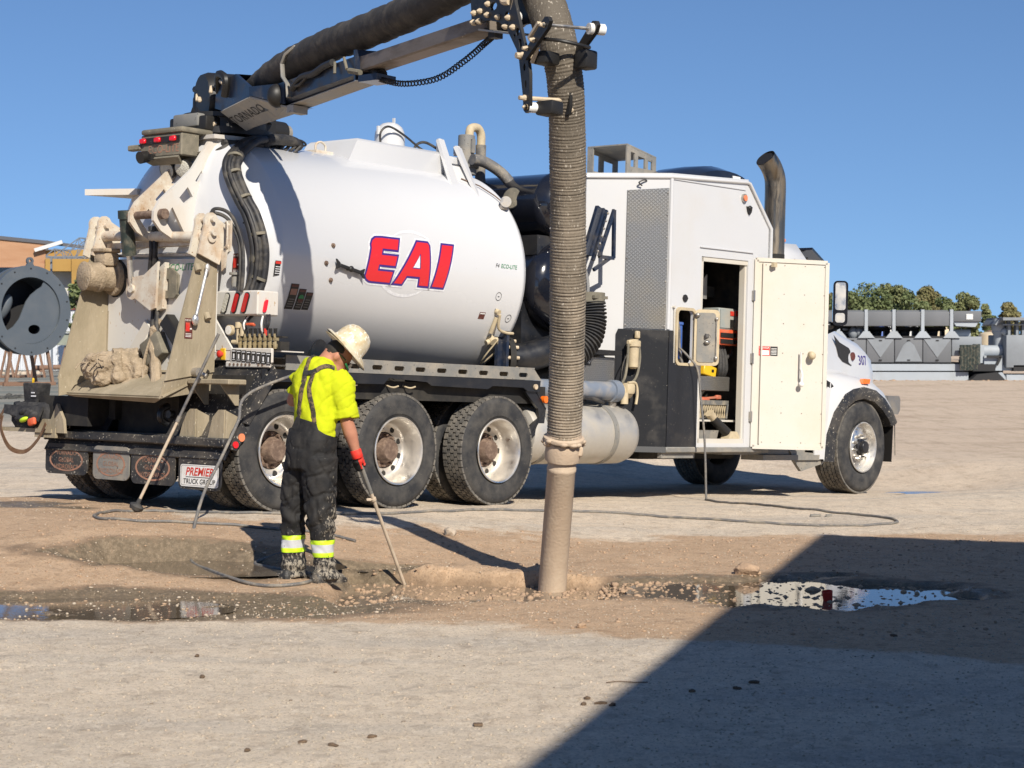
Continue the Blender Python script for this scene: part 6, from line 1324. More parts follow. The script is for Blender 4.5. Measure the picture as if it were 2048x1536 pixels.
for c_, d_ in ((bt(5.97, .02, -.67), (.12, .14, .09)), (bt(5.98, .05, -.36), (.14, .12, .08)), (bt(6.05, -.2, -.36), (.12, .1, .12))): b = B(); b.box(c_, d_, ch=.015); part(b, 'guide_bracket', 'ink', boom)
b = B(); b.bar(bt(5.70, .15, -.02), bt(5.80, .15, .16), .012, .012); b.tube(spl([bt(5.6, .17, .1), bt(5.63, .17, .04), bt(5.69, .16, .03)]), .02, 8); part(b, 'guide_stay', 'tan_bolt', boom)

# the suction hose hangs on the boom: a thing of its own
sh = thing('suction_hose', 'ribbed rubber suction hose over the boom ending in a mud-coated dig tube in the trench', 'suction hose', (.275, 13.5, -.10))
M['sleeve'] = mat('dusty_black_hose_sleeve', (.035, .032, .030), .8, dirt=(.13, .11, .085), amt=.6, scale=5, bump=.4, bscale=18, stretch=(1, 1, 1))
M['rib'] = mat('mud_streaked_ribbed_hose', (.115, .096, .072), .8, dirt=(.42, .34, .25), amt=.95, scale=6, lo=.28, hi=.66, spots=(.42, .37, .30), sscale=75, sth=.63, stretch=(1, 1, .4), bump=.35, bscale=60, var=.25, grad=(.5, 3.9))
M['tubemud'] = mat('sand_coated_steel_tube', (.47, .36, .26), .85, dirt=(.55, .44, .325), amt=.8, scale=4, bump=.2, bscale=60)
def wpart(b, name, m, parent, smooth=40, label=None, kind=None, weld=True):
    b.v = [tuple(Vector(v) - parent.location) for v in b.v]; o = b.obj(name, m, parent, smooth=smooth, weld=weld); return tag(o, label, kind=kind)
top = spl([bw(.75, 0, .02), bw(1.3, 0, .13), bw(2.2, 0, .20), bw(3.2, 0, .22), bw(4.2, 0, .26), bw(5.0, 0, .34), bw(5.45, 0, .42)], 14)
rad = [.130 + .004 * math.sin(i * 1.3) + .003 * math.sin(i * 2.9) for i in range(len(top))]
b = B(); b.tube(top, rad, 24); wpart(b, 'sleeved_hose', 'sleeve', sh, smooth=70)
b = B(); b.tube(spl([bw(5.30, 0, .40), bw(5.50, 0, .42), (.085, 12.78, 4.11), (.17, 12.60, 3.95), (.222, 12.52, 3.76)], 10), [.138 - .0004 * i for i in range(41)], 24); wpart(b, 'elbow_sleeve', 'rib', sh, smooth=70)
drop = spl([Vector(q) for q in ((.14, 12.68, 4.02), (.205, 12.552, 3.829), (.258, 12.468, 3.656), (.302, 12.445, 3.494), (.338, 12.491, 3.31), (.354, 12.585, 3.066), (.366, 12.774, 2.565), (.37, 12.912, 2.047), (.368, 13.052, 1.583), (.361, 13.144, 1.245), (.352, 13.22, .95))], 44)
# resample evenly and add ribs
dd = [0]
for i in range(1, len(drop)): dd.append(dd[-1] + (drop[i] - drop[i - 1]).length)
Ltot = dd[-1]; pitch = .0205; nr = int(Ltot / pitch) * 4; pts = []; rads = []; rq = random.Random(6)
for i in range(nr + 1):
    x = Ltot * i / nr; k = max(1, next((j for j, q in enumerate(dd) if q >= x), len(dd) - 1)); f_ = (x - dd[k - 1]) / max(1e-6, dd[k] - dd[k - 1])
    pts.append(drop[k - 1].lerp(drop[k], f_)); ph = i % 4
    bas = np.interp(x, [0, .35, .7, 2.0, Ltot], [.134, .126, .119, .117, .114])
    amp = np.interp(x, [0, .6, 1.5, 2.6, Ltot], [.0012, .0018, .0024, .0040, .0042])
    rads.append(float(bas) + float(amp) * (0, 1, .9, -.5)[ph] + rq.uniform(-.0020, .0020) + .003 * math.sin(x * 5.1) * math.sin(x * 2.3))
b = B(); b.tube(pts, rads, 28); wpart(b, 'ribbed_hose', 'rib', sh, smooth=80)
pd = (Vector((.272, 13.5, -.16)) - Vector((.352, 13.22, .98))).normalized(); p0 = Vector((.352, 13.22, .98))
b = B(); b.lathe(p0, pd, [(.116, -.06), (.122, -.02), (.140, -.012), (.142, .0), (.138, .012), (.120, .016)], 28)
for k in range(16):
    a = rq.uniform(0, 6.28); u_, w_, _ = frame_of(pd); b.ell(p0 + (u_ * math.cos(a) + w_ * math.sin(a)) * .125 + pd * rq.uniform(0, .04), (.03, .03, .018))
wpart(b, 'hose_flange', 'tubemud', sh, smooth=50)
b = B(); b.lathe(p0, pd, [(.112, .02), (.121, .05), (.121, .13), (.118, .15), (.100, .155), (.0, .155)], 28); b.box(p0 + pd * .09 + Vector((.11, -.03, 0)), (.05, .05, .07), ch=.01); wpart(b, 'hose_coupling', 'tubemud', sh)
b = B(); b.lathe(p0, pd, [(.0, .13), (.098, .13), (.098, .20), (.101, .205), (.101, .225), (.097, .23), (.097, 1.18), (.0, 1.18)], 32); wpart(b, 'dig_tube', 'tubemud', sh)
b = B(); b.tube(spl([bw(6.02, .12, -.25), bw(6.10, .125, -.26), bw(6.20, .06, -.28), bw(6.22, -.06, -.30), bw(6.16, -.16, -.30)]), .012, 8); wpart(b, 'hose_band', 'ink', sh)
# ================================================================== the worker
from mathutils.bvhtree import BVHTree
from mathutils import noise as mn
M['hivis'] = mat('hi_vis_yellow_cotton', (.50, .56, .012), .9, dirt=(.46, .48, .02), amt=.5, scale=6, var=.04, bump=.10, bscale=120, spec=.2)
M['bib'] = mat('black_rubberised_cloth', (.016, .016, .017), .72, spec=.25, dirt=(.055, .05, .045), amt=.6, scale=7, lo=.4, hi=.7, bump=.12, bscale=60)
M['bibmud'] = mat('mud_splashed_black_cloth', (.024, .023, .022), .55, dirt=(.27, .225, .17), amt=.75, scale=9, lo=.50, hi=.66, spots=(.42, .37, .29), sscale=70, sth=.60, bump=.25, bscale=50)
M['band_y'] = mat('lime_reflective_tape', (.58, .85, .02), .5, dirt=(.4, .45, .1), amt=.3, scale=20)
M['band_s'] = mat('silver_reflective_tape', (.55, .56, .58), .4, dirt=(.35, .33, .3), amt=.4, scale=15)
M['skin'] = mat('sun_reddened_skin', (.47, .215, .135), .55, dirt=(.38, .16, .10), amt=.7, scale=14, lo=.4, hi=.7, bump=.12, bscale=160, spec=.35)
M['hat'] = mat('worn_tan_patterned_hard_hat', (.66, .58, .42), .38, dirt=(.50, .38, .20), amt=.8, scale=13, lo=.45, hi=.62, spots=(.80, .76, .66), sscale=38, sth=.58, var=.1, coat=.25)
M['glove_r'] = mat('red_glove', (.75, .03, .018), .7, dirt=(.4, .1, .06), amt=.4, scale=30)
M['glove_b'] = mat('black_glove_palm', (.02, .02, .02), .75)
M['hair'] = mat('dark_grey_hair', (.03, .025, .02), .8)
M['camo'] = mat('camo_webbing', (.035, .03, .022), .8, dirt=(.17, .115, .06), amt=.9, scale=26, lo=.48, hi=.55)
WX, WY = -1.366, 13.27
wz = min(gz1(-1.50, 13.30), gz1(-1.27, 13.26))
man = thing('person', 'worker in a yellow shirt and black bib overalls bending his head over the trench', 'person', (WX, WY, wz))
Fd = Vector((.64, .77, 0)).normalized(); Rd = Vector((Fd.y, -Fd.x, 0)); Zd = Vector((0, 0, 1))
def ringv(c, a, b_, A=Rd, Bv=Fd, n=20, sq=1.0):
    o = []
    for i in range(n):
        t = 2 * PI * i / n; ct, st = math.cos(t), math.sin(t)
        o.append(Vector(c) + Vector(A) * a * math.copysign(abs(ct) ** sq, ct) + Vector(Bv) * b_ * math.copysign(abs(st) ** sq, st))
    return o
def limb(b, pts, rad, n=16): b.tube([Vector(p) for p in pts], rad, n)
def fuse(b, name, m, vox, parent, sm=6, wr=None, label=None, cut=None):
    """union of overlapping volumes into one continuous skin"""
    me = b.mesh(name, smooth=0, weld=False); o = bpy.data.objects.new(name, me); COL.objects.link(o)
    r_ = o.modifiers.new('r', 'REMESH'); r_.mode = 'VOXEL'; r_.voxel_size = vox
    s_ = o.modifiers.new('s', 'SMOOTH'); s_.iterations = sm; s_.factor = .5
    dg = bpy.context.evaluated_depsgraph_get(); dg.update(); m2 = bpy.data.meshes.new_from_object(o.evaluated_get(dg))
    o.modifiers.clear(); o.data = m2; m2.name = name; bpy.data.meshes.remove(me)
    if wr or cut:
        bm = bmesh.new(); bm.from_mesh(m2)
        if cut: bmesh.ops.delete(bm, geom=[v for v in bm.verts if cut(v.co)], context='VERTS')
        bm.normal_update()
        if wr:
            for v in bm.verts: v.co += v.normal * wr(v.co)
        bm.to_mesh(m2); bm.free()
    m2.materials.clear(); m2.materials.append(M[m]); m2.polygons.foreach_set('use_smooth', [True] * len(m2.polygons))
    o.parent = parent; return tag(o, label)
NB = Vector((.062, .085, 1.472)); HC = Vector((.166, .145, 1.546))            # neck base, head centre
HU = Vector((.70, .14, .70)).normalized(); HF = (Vector((.70, .10, -.71)) - HU * Vector((.70, .10, -.71)).dot(HU)).normalized(); HR = HF.cross(HU).normalized()
def hp3(x, f, u): return HC + HR * x + HF * f + HU * u
RS = Vector((.205, -.03, 1.385)); RE = Vector((.245, -.03, 1.095)); RW = Vector((.306, .0, .885))
LS = Vector((-.085, .20, 1.385)); LE = Vector((-.150, .23, 1.235)); LW = Vector((.05, .52, 1.20))
HANDR = Vector((.335, .005, .815))
# continuous body: head, neck, trunk core, arms, hands' stumps, leg cores
b = B()
b.ell(HC, (.078, .098, .112), 24, 16, Matrix((HR, HF, HU)).transposed())
b.ell(hp3(0, .035, -.075), (.066, .078, .068), 18, 12, Matrix((HR, HF, HU)).transposed())          # jaw
b.ell(hp3(0, .088, -.118), (.026, .024, .022), 12, 8)                                               # chin
b.tube([hp3(0, .092, .012), hp3(0, .112, -.022), hp3(0, .122, -.042)], [.012, .016, .019], 10)      # nose
b.ell(hp3(0, .104, -.072), (.026, .012, .008), 12, 8, Matrix((HR, HF, HU)).transposed()); b.ell(hp3(0, .102, -.086), (.024, .013, .009), 12, 8, Matrix((HR, HF, HU)).transposed())   # lips
for sg in (1, -1):
    b.ell(hp3(sg * .034, .085, .012), (.020, .012, .012), 12, 8, Matrix((HR, HF, HU)).transposed())
    b.ell(hp3(sg * .082, -.005, -.012), (.012, .022, .034), 12, 8, Matrix((HR, HF, HU)).transposed())   # ear
b.tube([NB - Vector((.03, .02, .06)), NB, NB.lerp(HC - HF * .02 - HU * .05, .55), HC - HF * .025 - HU * .045], [.085, .072, .066, .066], 18)
b.loft([ringv(Vector((0, 0, .98)), .13, .095), ringv(Vector((.03, .03, 1.2)), .145, .10), ringv(Vector((.07, .08, 1.42)), .15, .085), ringv(Vector((.05, .08, 1.46)), .09, .06)])
limb(b, [RS, (RS + RE) / 2 + Vector((.01, 0, 0)), RE, RE.lerp(RW, .35), RE.lerp(RW, .75), RW, RW.lerp(HANDR, .3)], [.056, .052, .047, .049, .037, .031, .026])
limb(b, [LS, (LS + LE) / 2, LE, LE.lerp(LW, .3), LE.lerp(LW, .75), LW], [.056, .052, .049, .047, .036, .031])
for LGc in (((.060, -.06, .90), (.070, -.055, .5), (.095, -.05, .12)), ((-.07, .075, .90), (-.125, .085, .5), (-.13, .08, .12))): limb(b, LGc, [.06, .04, .03])
fuse(b, 'body', 'skin', .0085, man, 5)
# shirt
b = B()
b.loft([ringv((.025, .0, .95), .158, .122, sq=.9), ringv((.028, .01, 1.06), .158, .124, sq=.88), ringv((.025, .025, 1.20), .163, .126, sq=.88), ringv((.020, .045, 1.33), .180, .126, sq=.9), ringv((.026, .062, 1.42), .188, .118, sq=.95), ringv((.034, .078, 1.48), .155, .105), ringv((.036, .088, 1.525), .10, .08), ringv((.036, .09, 1.545), .05, .04)], True)
nd_ = (HC - NB).normalized(); ca_, cb_, _ = frame_of(nd_)
b.loft([ringv(NB - nd_ * .05, .10, .10, ca_, cb_), ringv(NB + nd_ * .0, .090, .090, ca_, cb_), ringv(NB + nd_ * .022 - Vector((.008, 0, .0)), .081, .080, ca_, cb_)])
SE = RE + Vector((-.006, .0, .022))
b.loft([ringv(RS + Vector((-.04, .02, .02)), .085, .085, Vector((.6, -.3, .7)), Fd), ringv(RS + Vector((.0, 0, -.03)), .088, .085, Vector((.9, -.35, .25)), Fd), ringv(RS.lerp(SE, .45), .083, .088), ringv(SE + Vector((.004, .0, .0)), .088, .095, Vector((.80, -.60, .08)), Fd)])
SL = LS.lerp(LE, .66)
b.loft([ringv(LS + Vector((.06, -.03, .02)), .085, .09, Vector((-.6, .3, .7)), Fd), ringv(LS, .083, .085, Vector((-.9, .3, .3)), Fd), ringv(LS.lerp(SL, .5), .075, .078), ringv(SL, .078, .082, Vector((.8, -.55, -.25)), Fd)])
def wr_shirt(p):
    q = Vector((p.x * 9 + p.z * 4, p.y * 9, p.z * 4.5)); f = Vector((p.x * 26 + p.z * 9, p.y * 26, p.z * 10))
    return .013 * mn.noise(q) + .006 * mn.noise(f) - .06 * max(0, .13 - abs(mn.noise(Vector((p.x * 8 - p.z * 8, p.y * 7, p.z * 4 + p.x * 3))))) - .022 * max(0, .12 - abs(mn.noise(Vector((p.x * 6 + p.z * 13, p.y * 9 + 5, p.z * 7 - p.x * 6)))))
shirt = fuse(b, 'shirt', 'hivis', .010, man, 6, wr_shirt)
# overalls
b = B()
b.loft([ringv((-.008, .0, .78), .165, .140, sq=.85), ringv((-.006, .0, .88), .186, .150, sq=.85), ringv((.004, .0, .98), .188, .148, sq=.85), ringv((.020, .012, 1.07), .184, .145, sq=.86), ringv((.036, .03, 1.17), .188, .145, sq=.86), ringv((.05, .05, 1.24), .196, .142)])
LGL = [((-.065, .075, .86), .115, .125), ((-.105, .08, .66), .103, .112), ((-.128, .085, .47), .090, .098), ((-.138, .085, .37), .080, .086), ((-.136, .085, .27), .076, .082), ((-.132, .082, .17), .074, .080), ((-.130, .08, .09), .080, .088), ((-.130, .08, .035), .078, .090)]
LGR = [((.060, -.06, .86), .120, .128), ((.068, -.06, .66), .113, .118), ((.070, -.055, .47), .104, .108), ((.076, -.05, .37), .086, .092), ((.080, -.05, .27), .079, .084), ((.088, -.05, .17), .078, .082), ((.100, -.05, .09), .086, .092), ((.102, -.05, .03), .090, .096)]
for LG in (LGL, LGR): b.loft([ringv(c, a, d_) for c, a, d_ in LG])
def zc(p):
    x = p.x
    if x < -.10: return np.interp(x, [-.25, -.13, -.10], [1.02, 1.06, 1.13])
    return float(np.interp(x, [-.10, .05, .062, .10, .16, .25], [1.135, 1.095, 1.05, 1.025, 1.0, .99]))
def wr_bib(p):
    k = min(1, max(0, (1.0 - p.z) / .3)); fold = mn.noise(Vector((p.x * 8, p.y * 8, p.z * 3.2))) * .014 + mn.noise(Vector((p.x * 20 + p.z * 8, p.y * 20, p.z * 7))) * .010 - .085 * max(0, .14 - abs(mn.noise(Vector((p.x * 7 + p.z * 7, p.y * 7, p.z * 4 - p.x * 5))))) - .06 * max(0, .12 - abs(mn.noise(Vector((p.x * 9 - p.z * 10, p.y * 9 + 3, p.z * 6)))))
    bunch = .014 * math.sin(p.z * 62 + 4 * mn.noise(Vector((p.x * 6, p.y * 6, p.z * 6)))) * max(0, 1 - p.z / .22)
    kn = .011 * math.sin(p.z * 44 + 6 * mn.noise(Vector((p.x * 5, p.y * 5, 2)))) * max(0, 1 - abs(p.z - .42) / .12)
    return fold * (.35 + .65 * k) + bunch + kn
bib = fuse(b, 'bib_overalls', 'bib', .0095, man, 4, wr_bib, cut=lambda p: p.z > zc(p) + .03)
for v in bib.data.vertices:
    v.co.z = min(v.co.z, zc(v.co))
# mud shows on the lower and right-hand part of the cloth: mask by place on the garment
def mud_mask_material():
    m = M['bib']; n = m.node_tree.nodes; l = m.node_tree.links; p = n['Principled BSDF']; src = p.inputs['Base Color'].links[0].from_socket
    tc = n.new('ShaderNodeTexCoord'); sx = n.new('ShaderNodeSeparateXYZ'); l.new(tc.outputs['Object'], sx.inputs[0])
    rx = n.new('ShaderNodeMapRange'); rx.inputs[1].default_value = .0; rx.inputs[2].default_value = .17; l.new(sx.outputs[0], rx.inputs[0])
    rz = n.new('ShaderNodeMapRange'); rz.inputs[1].default_value = .85; rz.inputs[2].default_value = .42; l.new(sx.outputs[2], rz.inputs[0])
    rz2 = n.new('ShaderNodeMapRange'); rz2.inputs[1].default_value = .42; rz2.inputs[2].default_value = .10; l.new(sx.outputs[2], rz2.inputs[0])
    mu = n.new('ShaderNodeMath'); mu.operation = 'MULTIPLY'; l.new(rx.outputs[0], mu.inputs[0]); l.new(rz.outputs[0], mu.inputs[1])
    mx = n.new('ShaderNodeMath'); mx.operation = 'MAXIMUM'; l.new(mu.outputs[0], mx.inputs[0]); l.new(rz2.outputs[0], mx.inputs[1])
    nz = n.new('ShaderNodeTexNoise'); nz.inputs['Scale'].default_value = 55; nz.inputs['Detail'].default_value = 6; nz.inputs['Roughness'].default_value = .7
    mp = n.new('ShaderNodeMapping'); mp.inputs['Scale'].default_value = (1, 1, .5); l.new(tc.outputs['Object'], mp.inputs[0]); l.new(mp.outputs[0], nz.inputs['Vector'])
    ad = n.new('ShaderNodeMath'); ad.operation = 'MULTIPLY_ADD'; l.new(mx.outputs[0], ad.inputs[0]); ad.inputs[1].default_value = .20; l.new(nz.outputs[0], ad.inputs[2])
    rr = n.new('ShaderNodeMapRange'); rr.inputs[1].default_value = .66; rr.inputs[2].default_value = .74; rr.inputs[4].default_value = .85; l.new(ad.outputs[0], rr.inputs[0])
    mi = n.new('ShaderNodeMix'); mi.data_type = 'RGBA'; l.new(rr.outputs[0], mi.inputs[0]); l.new(src, mi.inputs[6]); mi.inputs[7].default_value = (.34, .30, .24, 1); l.new(mi.outputs[2], p.inputs['Base Color'])
mud_mask_material()
# ankle bands: snug rings that follow the cloth
bvh = BVHTree.FromPolygons([v.co for v in bib.data.vertices], [tuple(p.vertices) for p in bib.data.polygons])
def band(LG, z0, z1, name, m, off=.003):
    b = B(); rings = []
    for z in np.linspace(z0, z1, 5):
        zs = [c[2] for c, _, _ in LG][::-1]; cx = float(np.interp(z, zs, [c[0] for c, _, _ in LG][::-1])); cy = float(np.interp(z, zs, [c[1] for c, _, _ in LG][::-1])); rg_ = []
        for i in range(40):
            t = 2 * PI * i / 40; d = Vector((math.cos(t), math.sin(t), 0)); o = Vector((cx, cy, z)) + d * .125
            h, nr_, ix, ds = bvh.ray_cast(o, -d, .13); rg_.append((h if h else Vector((cx, cy, z)) + d * .09) + d * off)
        # ease out small wrinkles
        rg_ = [(rg_[i - 1] + rg_[i] * 2 + rg_[(i + 1) % 40]) / 4 + (rg_[i] - Vector((cx, cy, z))).normalized() * .001 for i in range(40)]
        rings.append(rg_)
    b.loft(rings, cap=False); o = b.obj(name, m, man, smooth=80); return o
for LG, zb in ((LGL, .205), (LGR, .185)):
    band(LG, zb, zb + .030, 'reflective_band', 'band_y'); band(LG, zb + .030, zb + .085, 'reflective_band', 'band_s'); band(LG, zb + .085, zb + .115, 'reflective_band', 'band_y')
# boots: toe caps show under the trouser ends
for (cx, cy) in ((-.130, .08), (.102, -.05)):
    b = B(); c = Vector((cx, cy, 0)); b.loft([[c + Fd * f + Rd * (w * x) + Zd * z for x, z in ((-1, .0), (-1.05, .03), (-.9, h * .7), (-.4, h), (.4, h), (.9, h * .7), (1.05, .03), (1, .0))] for f, w, h in ((-.115, .035, .06), (-.09, .045, .10), (0, .046, .11), (.08, .052, .075), (.14, .050, .055), (.175, .03, .03))]); b.obj('boot', 'bibmud', man, smooth=60)
# braces over the back
sb = BVHTree.FromPolygons([v.co for v in shirt.data.vertices], [tuple(p.vertices) for p in shirt.data.polygons])
def ribbon(pts, w, name, m, off=.006):
    P = []
    for x, z in pts:
        h, nr_, ix, ds = sb.ray_cast(Vector((x, -1, z)), Vector((0, 1, 0)), 3)
        if h is None:
            h, nr_, ix, ds = sb.find_nearest(Vector((x, .05, z)))
        P.append((h, nr_))
    C = spl([p[0] for p in P], 6); b = B(); rg_ = []
    for i, c in enumerate(C):
        h, nr_, ix, ds = sb.find_nearest(c); t = (C[min(i + 1, len(C) - 1)] - C[max(0, i - 1)]).normalized(); nr_ = (nr_ if nr_.y < .4 else -nr_).normalized(); sd2 = t.cross(nr_).normalized()
        q = h + nr_ * off; rg_.append([q - sd2 * w, q - sd2 * w * .5 + nr_ * .003, q + nr_ * .004, q + sd2 * w * .5 + nr_ * .003, q + sd2 * w, q + sd2 * w * .9 - nr_ * .012, q - sd2 * w * .9 - nr_ * .012])
    b.loft(rg_); return b.obj(name, m, man, smooth=60)
def lp_(px, py): return ((px - 622) / 294, (1163 - py) / 294)
ribbon([lp_(*q) for q in ((598, 836), (601, 805), (605, 775), (610, 750), (614, 728), (619, 714), (626, 709))], .017, 'brace', 'camo')
ribbon([lp_(*q) for q in ((632, 842), (628, 810), (622, 785), (621, 768), (626, 750), (634, 738), (645, 731), (656, 729), (668, 733))], .016, 'brace', 'camo')
ribbon([lp_(*q) for q in ((608, 744), (616, 743), (626, 741), (635, 737))], .017, 'brace_clip', 'glove_b', .010)
# hard hat, hair, glasses
b = B(); HB = HC + HU * .088 + HF * .004
Rm = Matrix((HR, HF, HU)).transposed()
pr_ = [(.205, -.020), (.206, -.014), (.190, -.004), (.160, .006), (.142, .016), (.138, .030), (.134, .065), (.120, .105), (.094, .136), (.055, .154), (.0, .160)]
seg = 48; vs = []
for i in range(seg):
    t = 2 * PI * i / seg
    for k, (r_, h_) in enumerate(pr_):
        ex = 1.10 if k < 4 and math.sin(t) > 0 else 1.04
        vs.append(HB + Rm @ Vector((r_ * .83 * math.cos(t), r_ * .86 * ex * math.sin(t), h_ + (.008 * math.sin(3 * t) ** 8 if k > 5 else 0) - (.012 * math.sin(t) if k < 3 else 0))))
fs = [(i * 11 + k, ((i + 1) % seg) * 11 + k, ((i + 1) % seg) * 11 + k + 1, i * 11 + k + 1) for i in range(seg) for k in range(10)]
b.add(vs, fs); b.add([HB + Rm @ Vector((r_ * .83 * math.cos(2 * PI * i / seg), r_ * .9 * math.sin(2 * PI * i / seg), h_ - .004)) for i in range(seg) for r_, h_ in ((.204, -.020), (.14, .004), (.0, .02))], [(i * 3 + k, ((i + 1) % seg) * 3 + k, ((i + 1) % seg) * 3 + k + 1, i * 3 + k + 1) for i in range(seg) for k in range(2)])
b.obj('hard_hat', 'hat', man, smooth=50)
b = B(); b.ell(HC - HF * .022 + HU * .020, (.082, .086, .075), 20, 12, Rm); b.ell(HC - HF * .052 - HU * .012, (.064, .040, .048), 16, 10, Rm); b.obj('hair', 'hair', man, smooth=70)
b = B(); b.tube([hp3(s_ * .085, f_, .010) for s_, f_ in ((-1, -.01), (-1, .06))], .005, 6); b.tube([hp3(.085, -.01, .010), hp3(.085, .06, .012)], .006, 6)
for sg in (1, -1): b.prism([(x, y) for x, y in rrect(.060, .040, .015)], hp3(sg * .036, .106, .008), HR + HF * (-sg * .35), HU, .006)
b.obj('safety_glasses', 'glass', man, smooth=40)
b = B(); b.tube([hp3(.076, .075, -.004), hp3(.06, .105, -.016), hp3(.02, .118, -.018)], .007, 6); b.obj('glasses_rim', 'lgreen', man, smooth=60)
# gloved hands: palm, four bent fingers, thumb
WT = Vector((.300, .01, .900)); WBt = Vector((-.755 - WX, 13.83 - WY, -.115 - wz)); WD = (WBt - WT).normalized()
def hand(name, C, D, S, mirror=1, curl=True):
    """C: grip centre, D: handle direction (towards little finger), S: palm side direction"""
    S = (S - D * S.dot(D)).normalized(); Q = D.cross(S).normalized() * mirror; b = B()
    b.loft([[C + S * (s0 + .013 * math.cos(a)) + D * d_ + Q * (w_ * math.sin(a)) for a in np.linspace(0, 2 * PI, 13)[:-1]] for d_, s0, w_ in ((-.052, .030, .026), (-.03, .032, .036), (.0, .033, .040), (.03, .032, .036), (.05, .030, .026))])
    for k, (d_, ln, r_) in enumerate(((-.036, 1.0, .0105), (-.012, 1.08, .0108), (.012, 1.03, .0103), (.035, .86, .0092))):
        R_ = .026; P = []
        for q in range(9):
            a = math.radians(25 + (235 * ln) * q / 8); P.append(C + D * (d_ + .002 * q) + S * (R_ * math.cos(a) * 1.08) + Q * (R_ * math.sin(a)))
        b.tube(P, [r_ * 1.1] * 3 + [r_] * 3 + [r_ * .9] * 2 + [r_ * .72], 8)
    b.tube(spl([C + D * -.045 + S * .034 - Q * .012, C + D * -.062 + S * .012 - Q * .030, C + D * -.050 - S * .016 - Q * .024, C + D * -.030 - S * .030 - Q * .006], 3), [.014, .014, .0135, .013, .0125, .012, .0115, .011, .010, .009], 8)
    return b
GC = WT + WD * .095
b = hand('glove', GC, WD, Vector((-.5, -.8, .3)), 1)
b.tube([RW, RW.lerp(GC, .35), RW.lerp(GC, .75) + Vector((-.006, -.014, 0)), GC + Vector((-.014, -.024, .0))], [.033, .034, .040, .036], 14)
gl = fuse(b, 'glove', 'glove_r', .0045, man, 2)
b = B(); cd = (RE - RW).normalized(); b.lathe(RW - cd * .035, cd, [(.034, 0), (.0385, .012), (.0385, .055), (.035, .06)], 22); b.obj('glove_cuff', 'glove_r', man, smooth=50)
gm = M['glove_b']; gl.data.materials.append(gm)
for p in gl.data.polygons:
    if (p.center - GC).dot(Vector((.75, .1, .3))) < -.006 and (p.center - GC).dot(WD) > -.06 or (p.center - GC).dot(WD) > .028: p.material_index = 1
LHD = Vector((.75, .45, -.35)).normalized(); b = hand('glove', LW + Vector((.05, .05, 0)), LHD, Vector((-.2, .2, .9)), -1)
b.tube([LW, LW + Vector((.05, .05, .0)) + Vector((0, 0, .02))], [.034, .032], 12); fuse(b, 'glove', 'glove_r', .005, man, 2)
# digging wand held in the right hand
wand = thing('digging_wand', 'mud-coated digging wand in the red-gloved hand with its tip in the trench', 'wand', (WX + WBt.x, WY + WBt.y, wz + WBt.z))
o0 = Vector((WX, WY, wz))
def wp(t): return o0 + WT.lerp(WBt, t) - wand.location
M['tan_rod'] = mat('tan_mud_coated_rod', (.54, .44, .33), .8, dirt=(.30, .24, .17), amt=.6, scale=12)
b = B(); b.cyl(wp(-.06), wp(.30), .0145, n=12); b.obj('wand_grip', 'dirty_grey', wand); b = B(); b.cyl(wp(.29), wp(.985), .0135, .012, 12); b.cyl(wp(.335), wp(.35), .021, n=12); b.box(wp(.345) + Vector((-.03, -.01, 0)), (.035, .02, .02), ch=.004); b.obj('wand_pipe', 'tan_rod', wand); b = B(); b.cyl(wp(.97), wp(1.0), .017, .011, 10); b.obj('wand_nozzle', 'olive', wand)

# ================================================================== hoses, tools and bags around the truck
def gpt(x, y, h=.012): return Vector((x, y, gz1(x, y) + h))
def placed(name, label, cat, loc, group=None): return thing(name, label, cat, loc, group=group)
hang = [TW(4.30, 1.20, 1.62), TW(4.34, 1.30, 1.52), TW(4.40, 1.38, 1.38), TW(4.42, 1.42, 1.05), TW(4.45, 1.45, .72), TW(4.46, 1.47, .40)]
gp = [(2.06, 20.62), (2.16, 20.3), (2.44, 19.85), (2.79, 18.9), (3.19, 18.36), (3.42, 18.0), (3.5, 17.7), (3.39, 17.46), (3.0, 17.32), (2.57, 17.34), (2.05, 17.52), (1.49, 17.78), (1.04, 17.9), (.58, 17.86), (-.11, 17.58), (-.55, 17.25), (-.97, 16.87), (-1.36, 16.4), (-1.74, 16.1), (-2.26, 16.0), (-2.79, 16.12), (-3.09, 16.05), (-3.27, 15.77), (-3.28, 15.3), (-3.15, 14.93), (-2.83, 14.82), (-2.39, 14.92), (-2.02, 15.01), (-1.6, 15.1), (-1.2, 14.9)]
P = hang + [TW(4.47, 1.48, .10)] + [gpt(*q) for q in gp]
rh = random.Random(8)
C = spl(P, 10); C = [c if i < 62 else Vector((c.x + .012 * mn.noise(c * 1.7), c.y + .025 * mn.noise(c * 1.1 + Vector((3, 0, 0))), gz1(c.x, c.y) + .011)) for i, c in enumerate(C)]
b = B(); b.tube(C, .0125, 8); o = b.obj('air_hose', 'grey_hose', smooth=80); tag(o, 'long dark hose from the truck hatch looping across the ground behind the worker', 'hose')
gq = [TW(-.55, 1.32, 1.42), TW(-.75, 1.34, 1.55), TW(-1.0, 1.40, 1.50), TW(-1.22, 1.52, 1.28), Vector((-2.12, 15.75, 1.22)), Vector((-2.18, 15.5, 1.0)), Vector((-2.28, 15.25, .72)), Vector((-2.37, 15.0, .48)), Vector((-2.40, 14.7, .24)), Vector((-2.38, 14.4, .07)), gpt(-2.30, 14.05), gpt(-2.13, 13.63), gpt(-1.92, 13.2), gpt(-1.72, 13.02), gpt(-1.55, 12.96), gpt(-1.40, 13.05), gpt(-1.36, 13.25), gpt(-1.46, 13.5), gpt(-1.7, 13.75), gpt(-1.85, 14.05), gpt(-1.6, 14.3)]
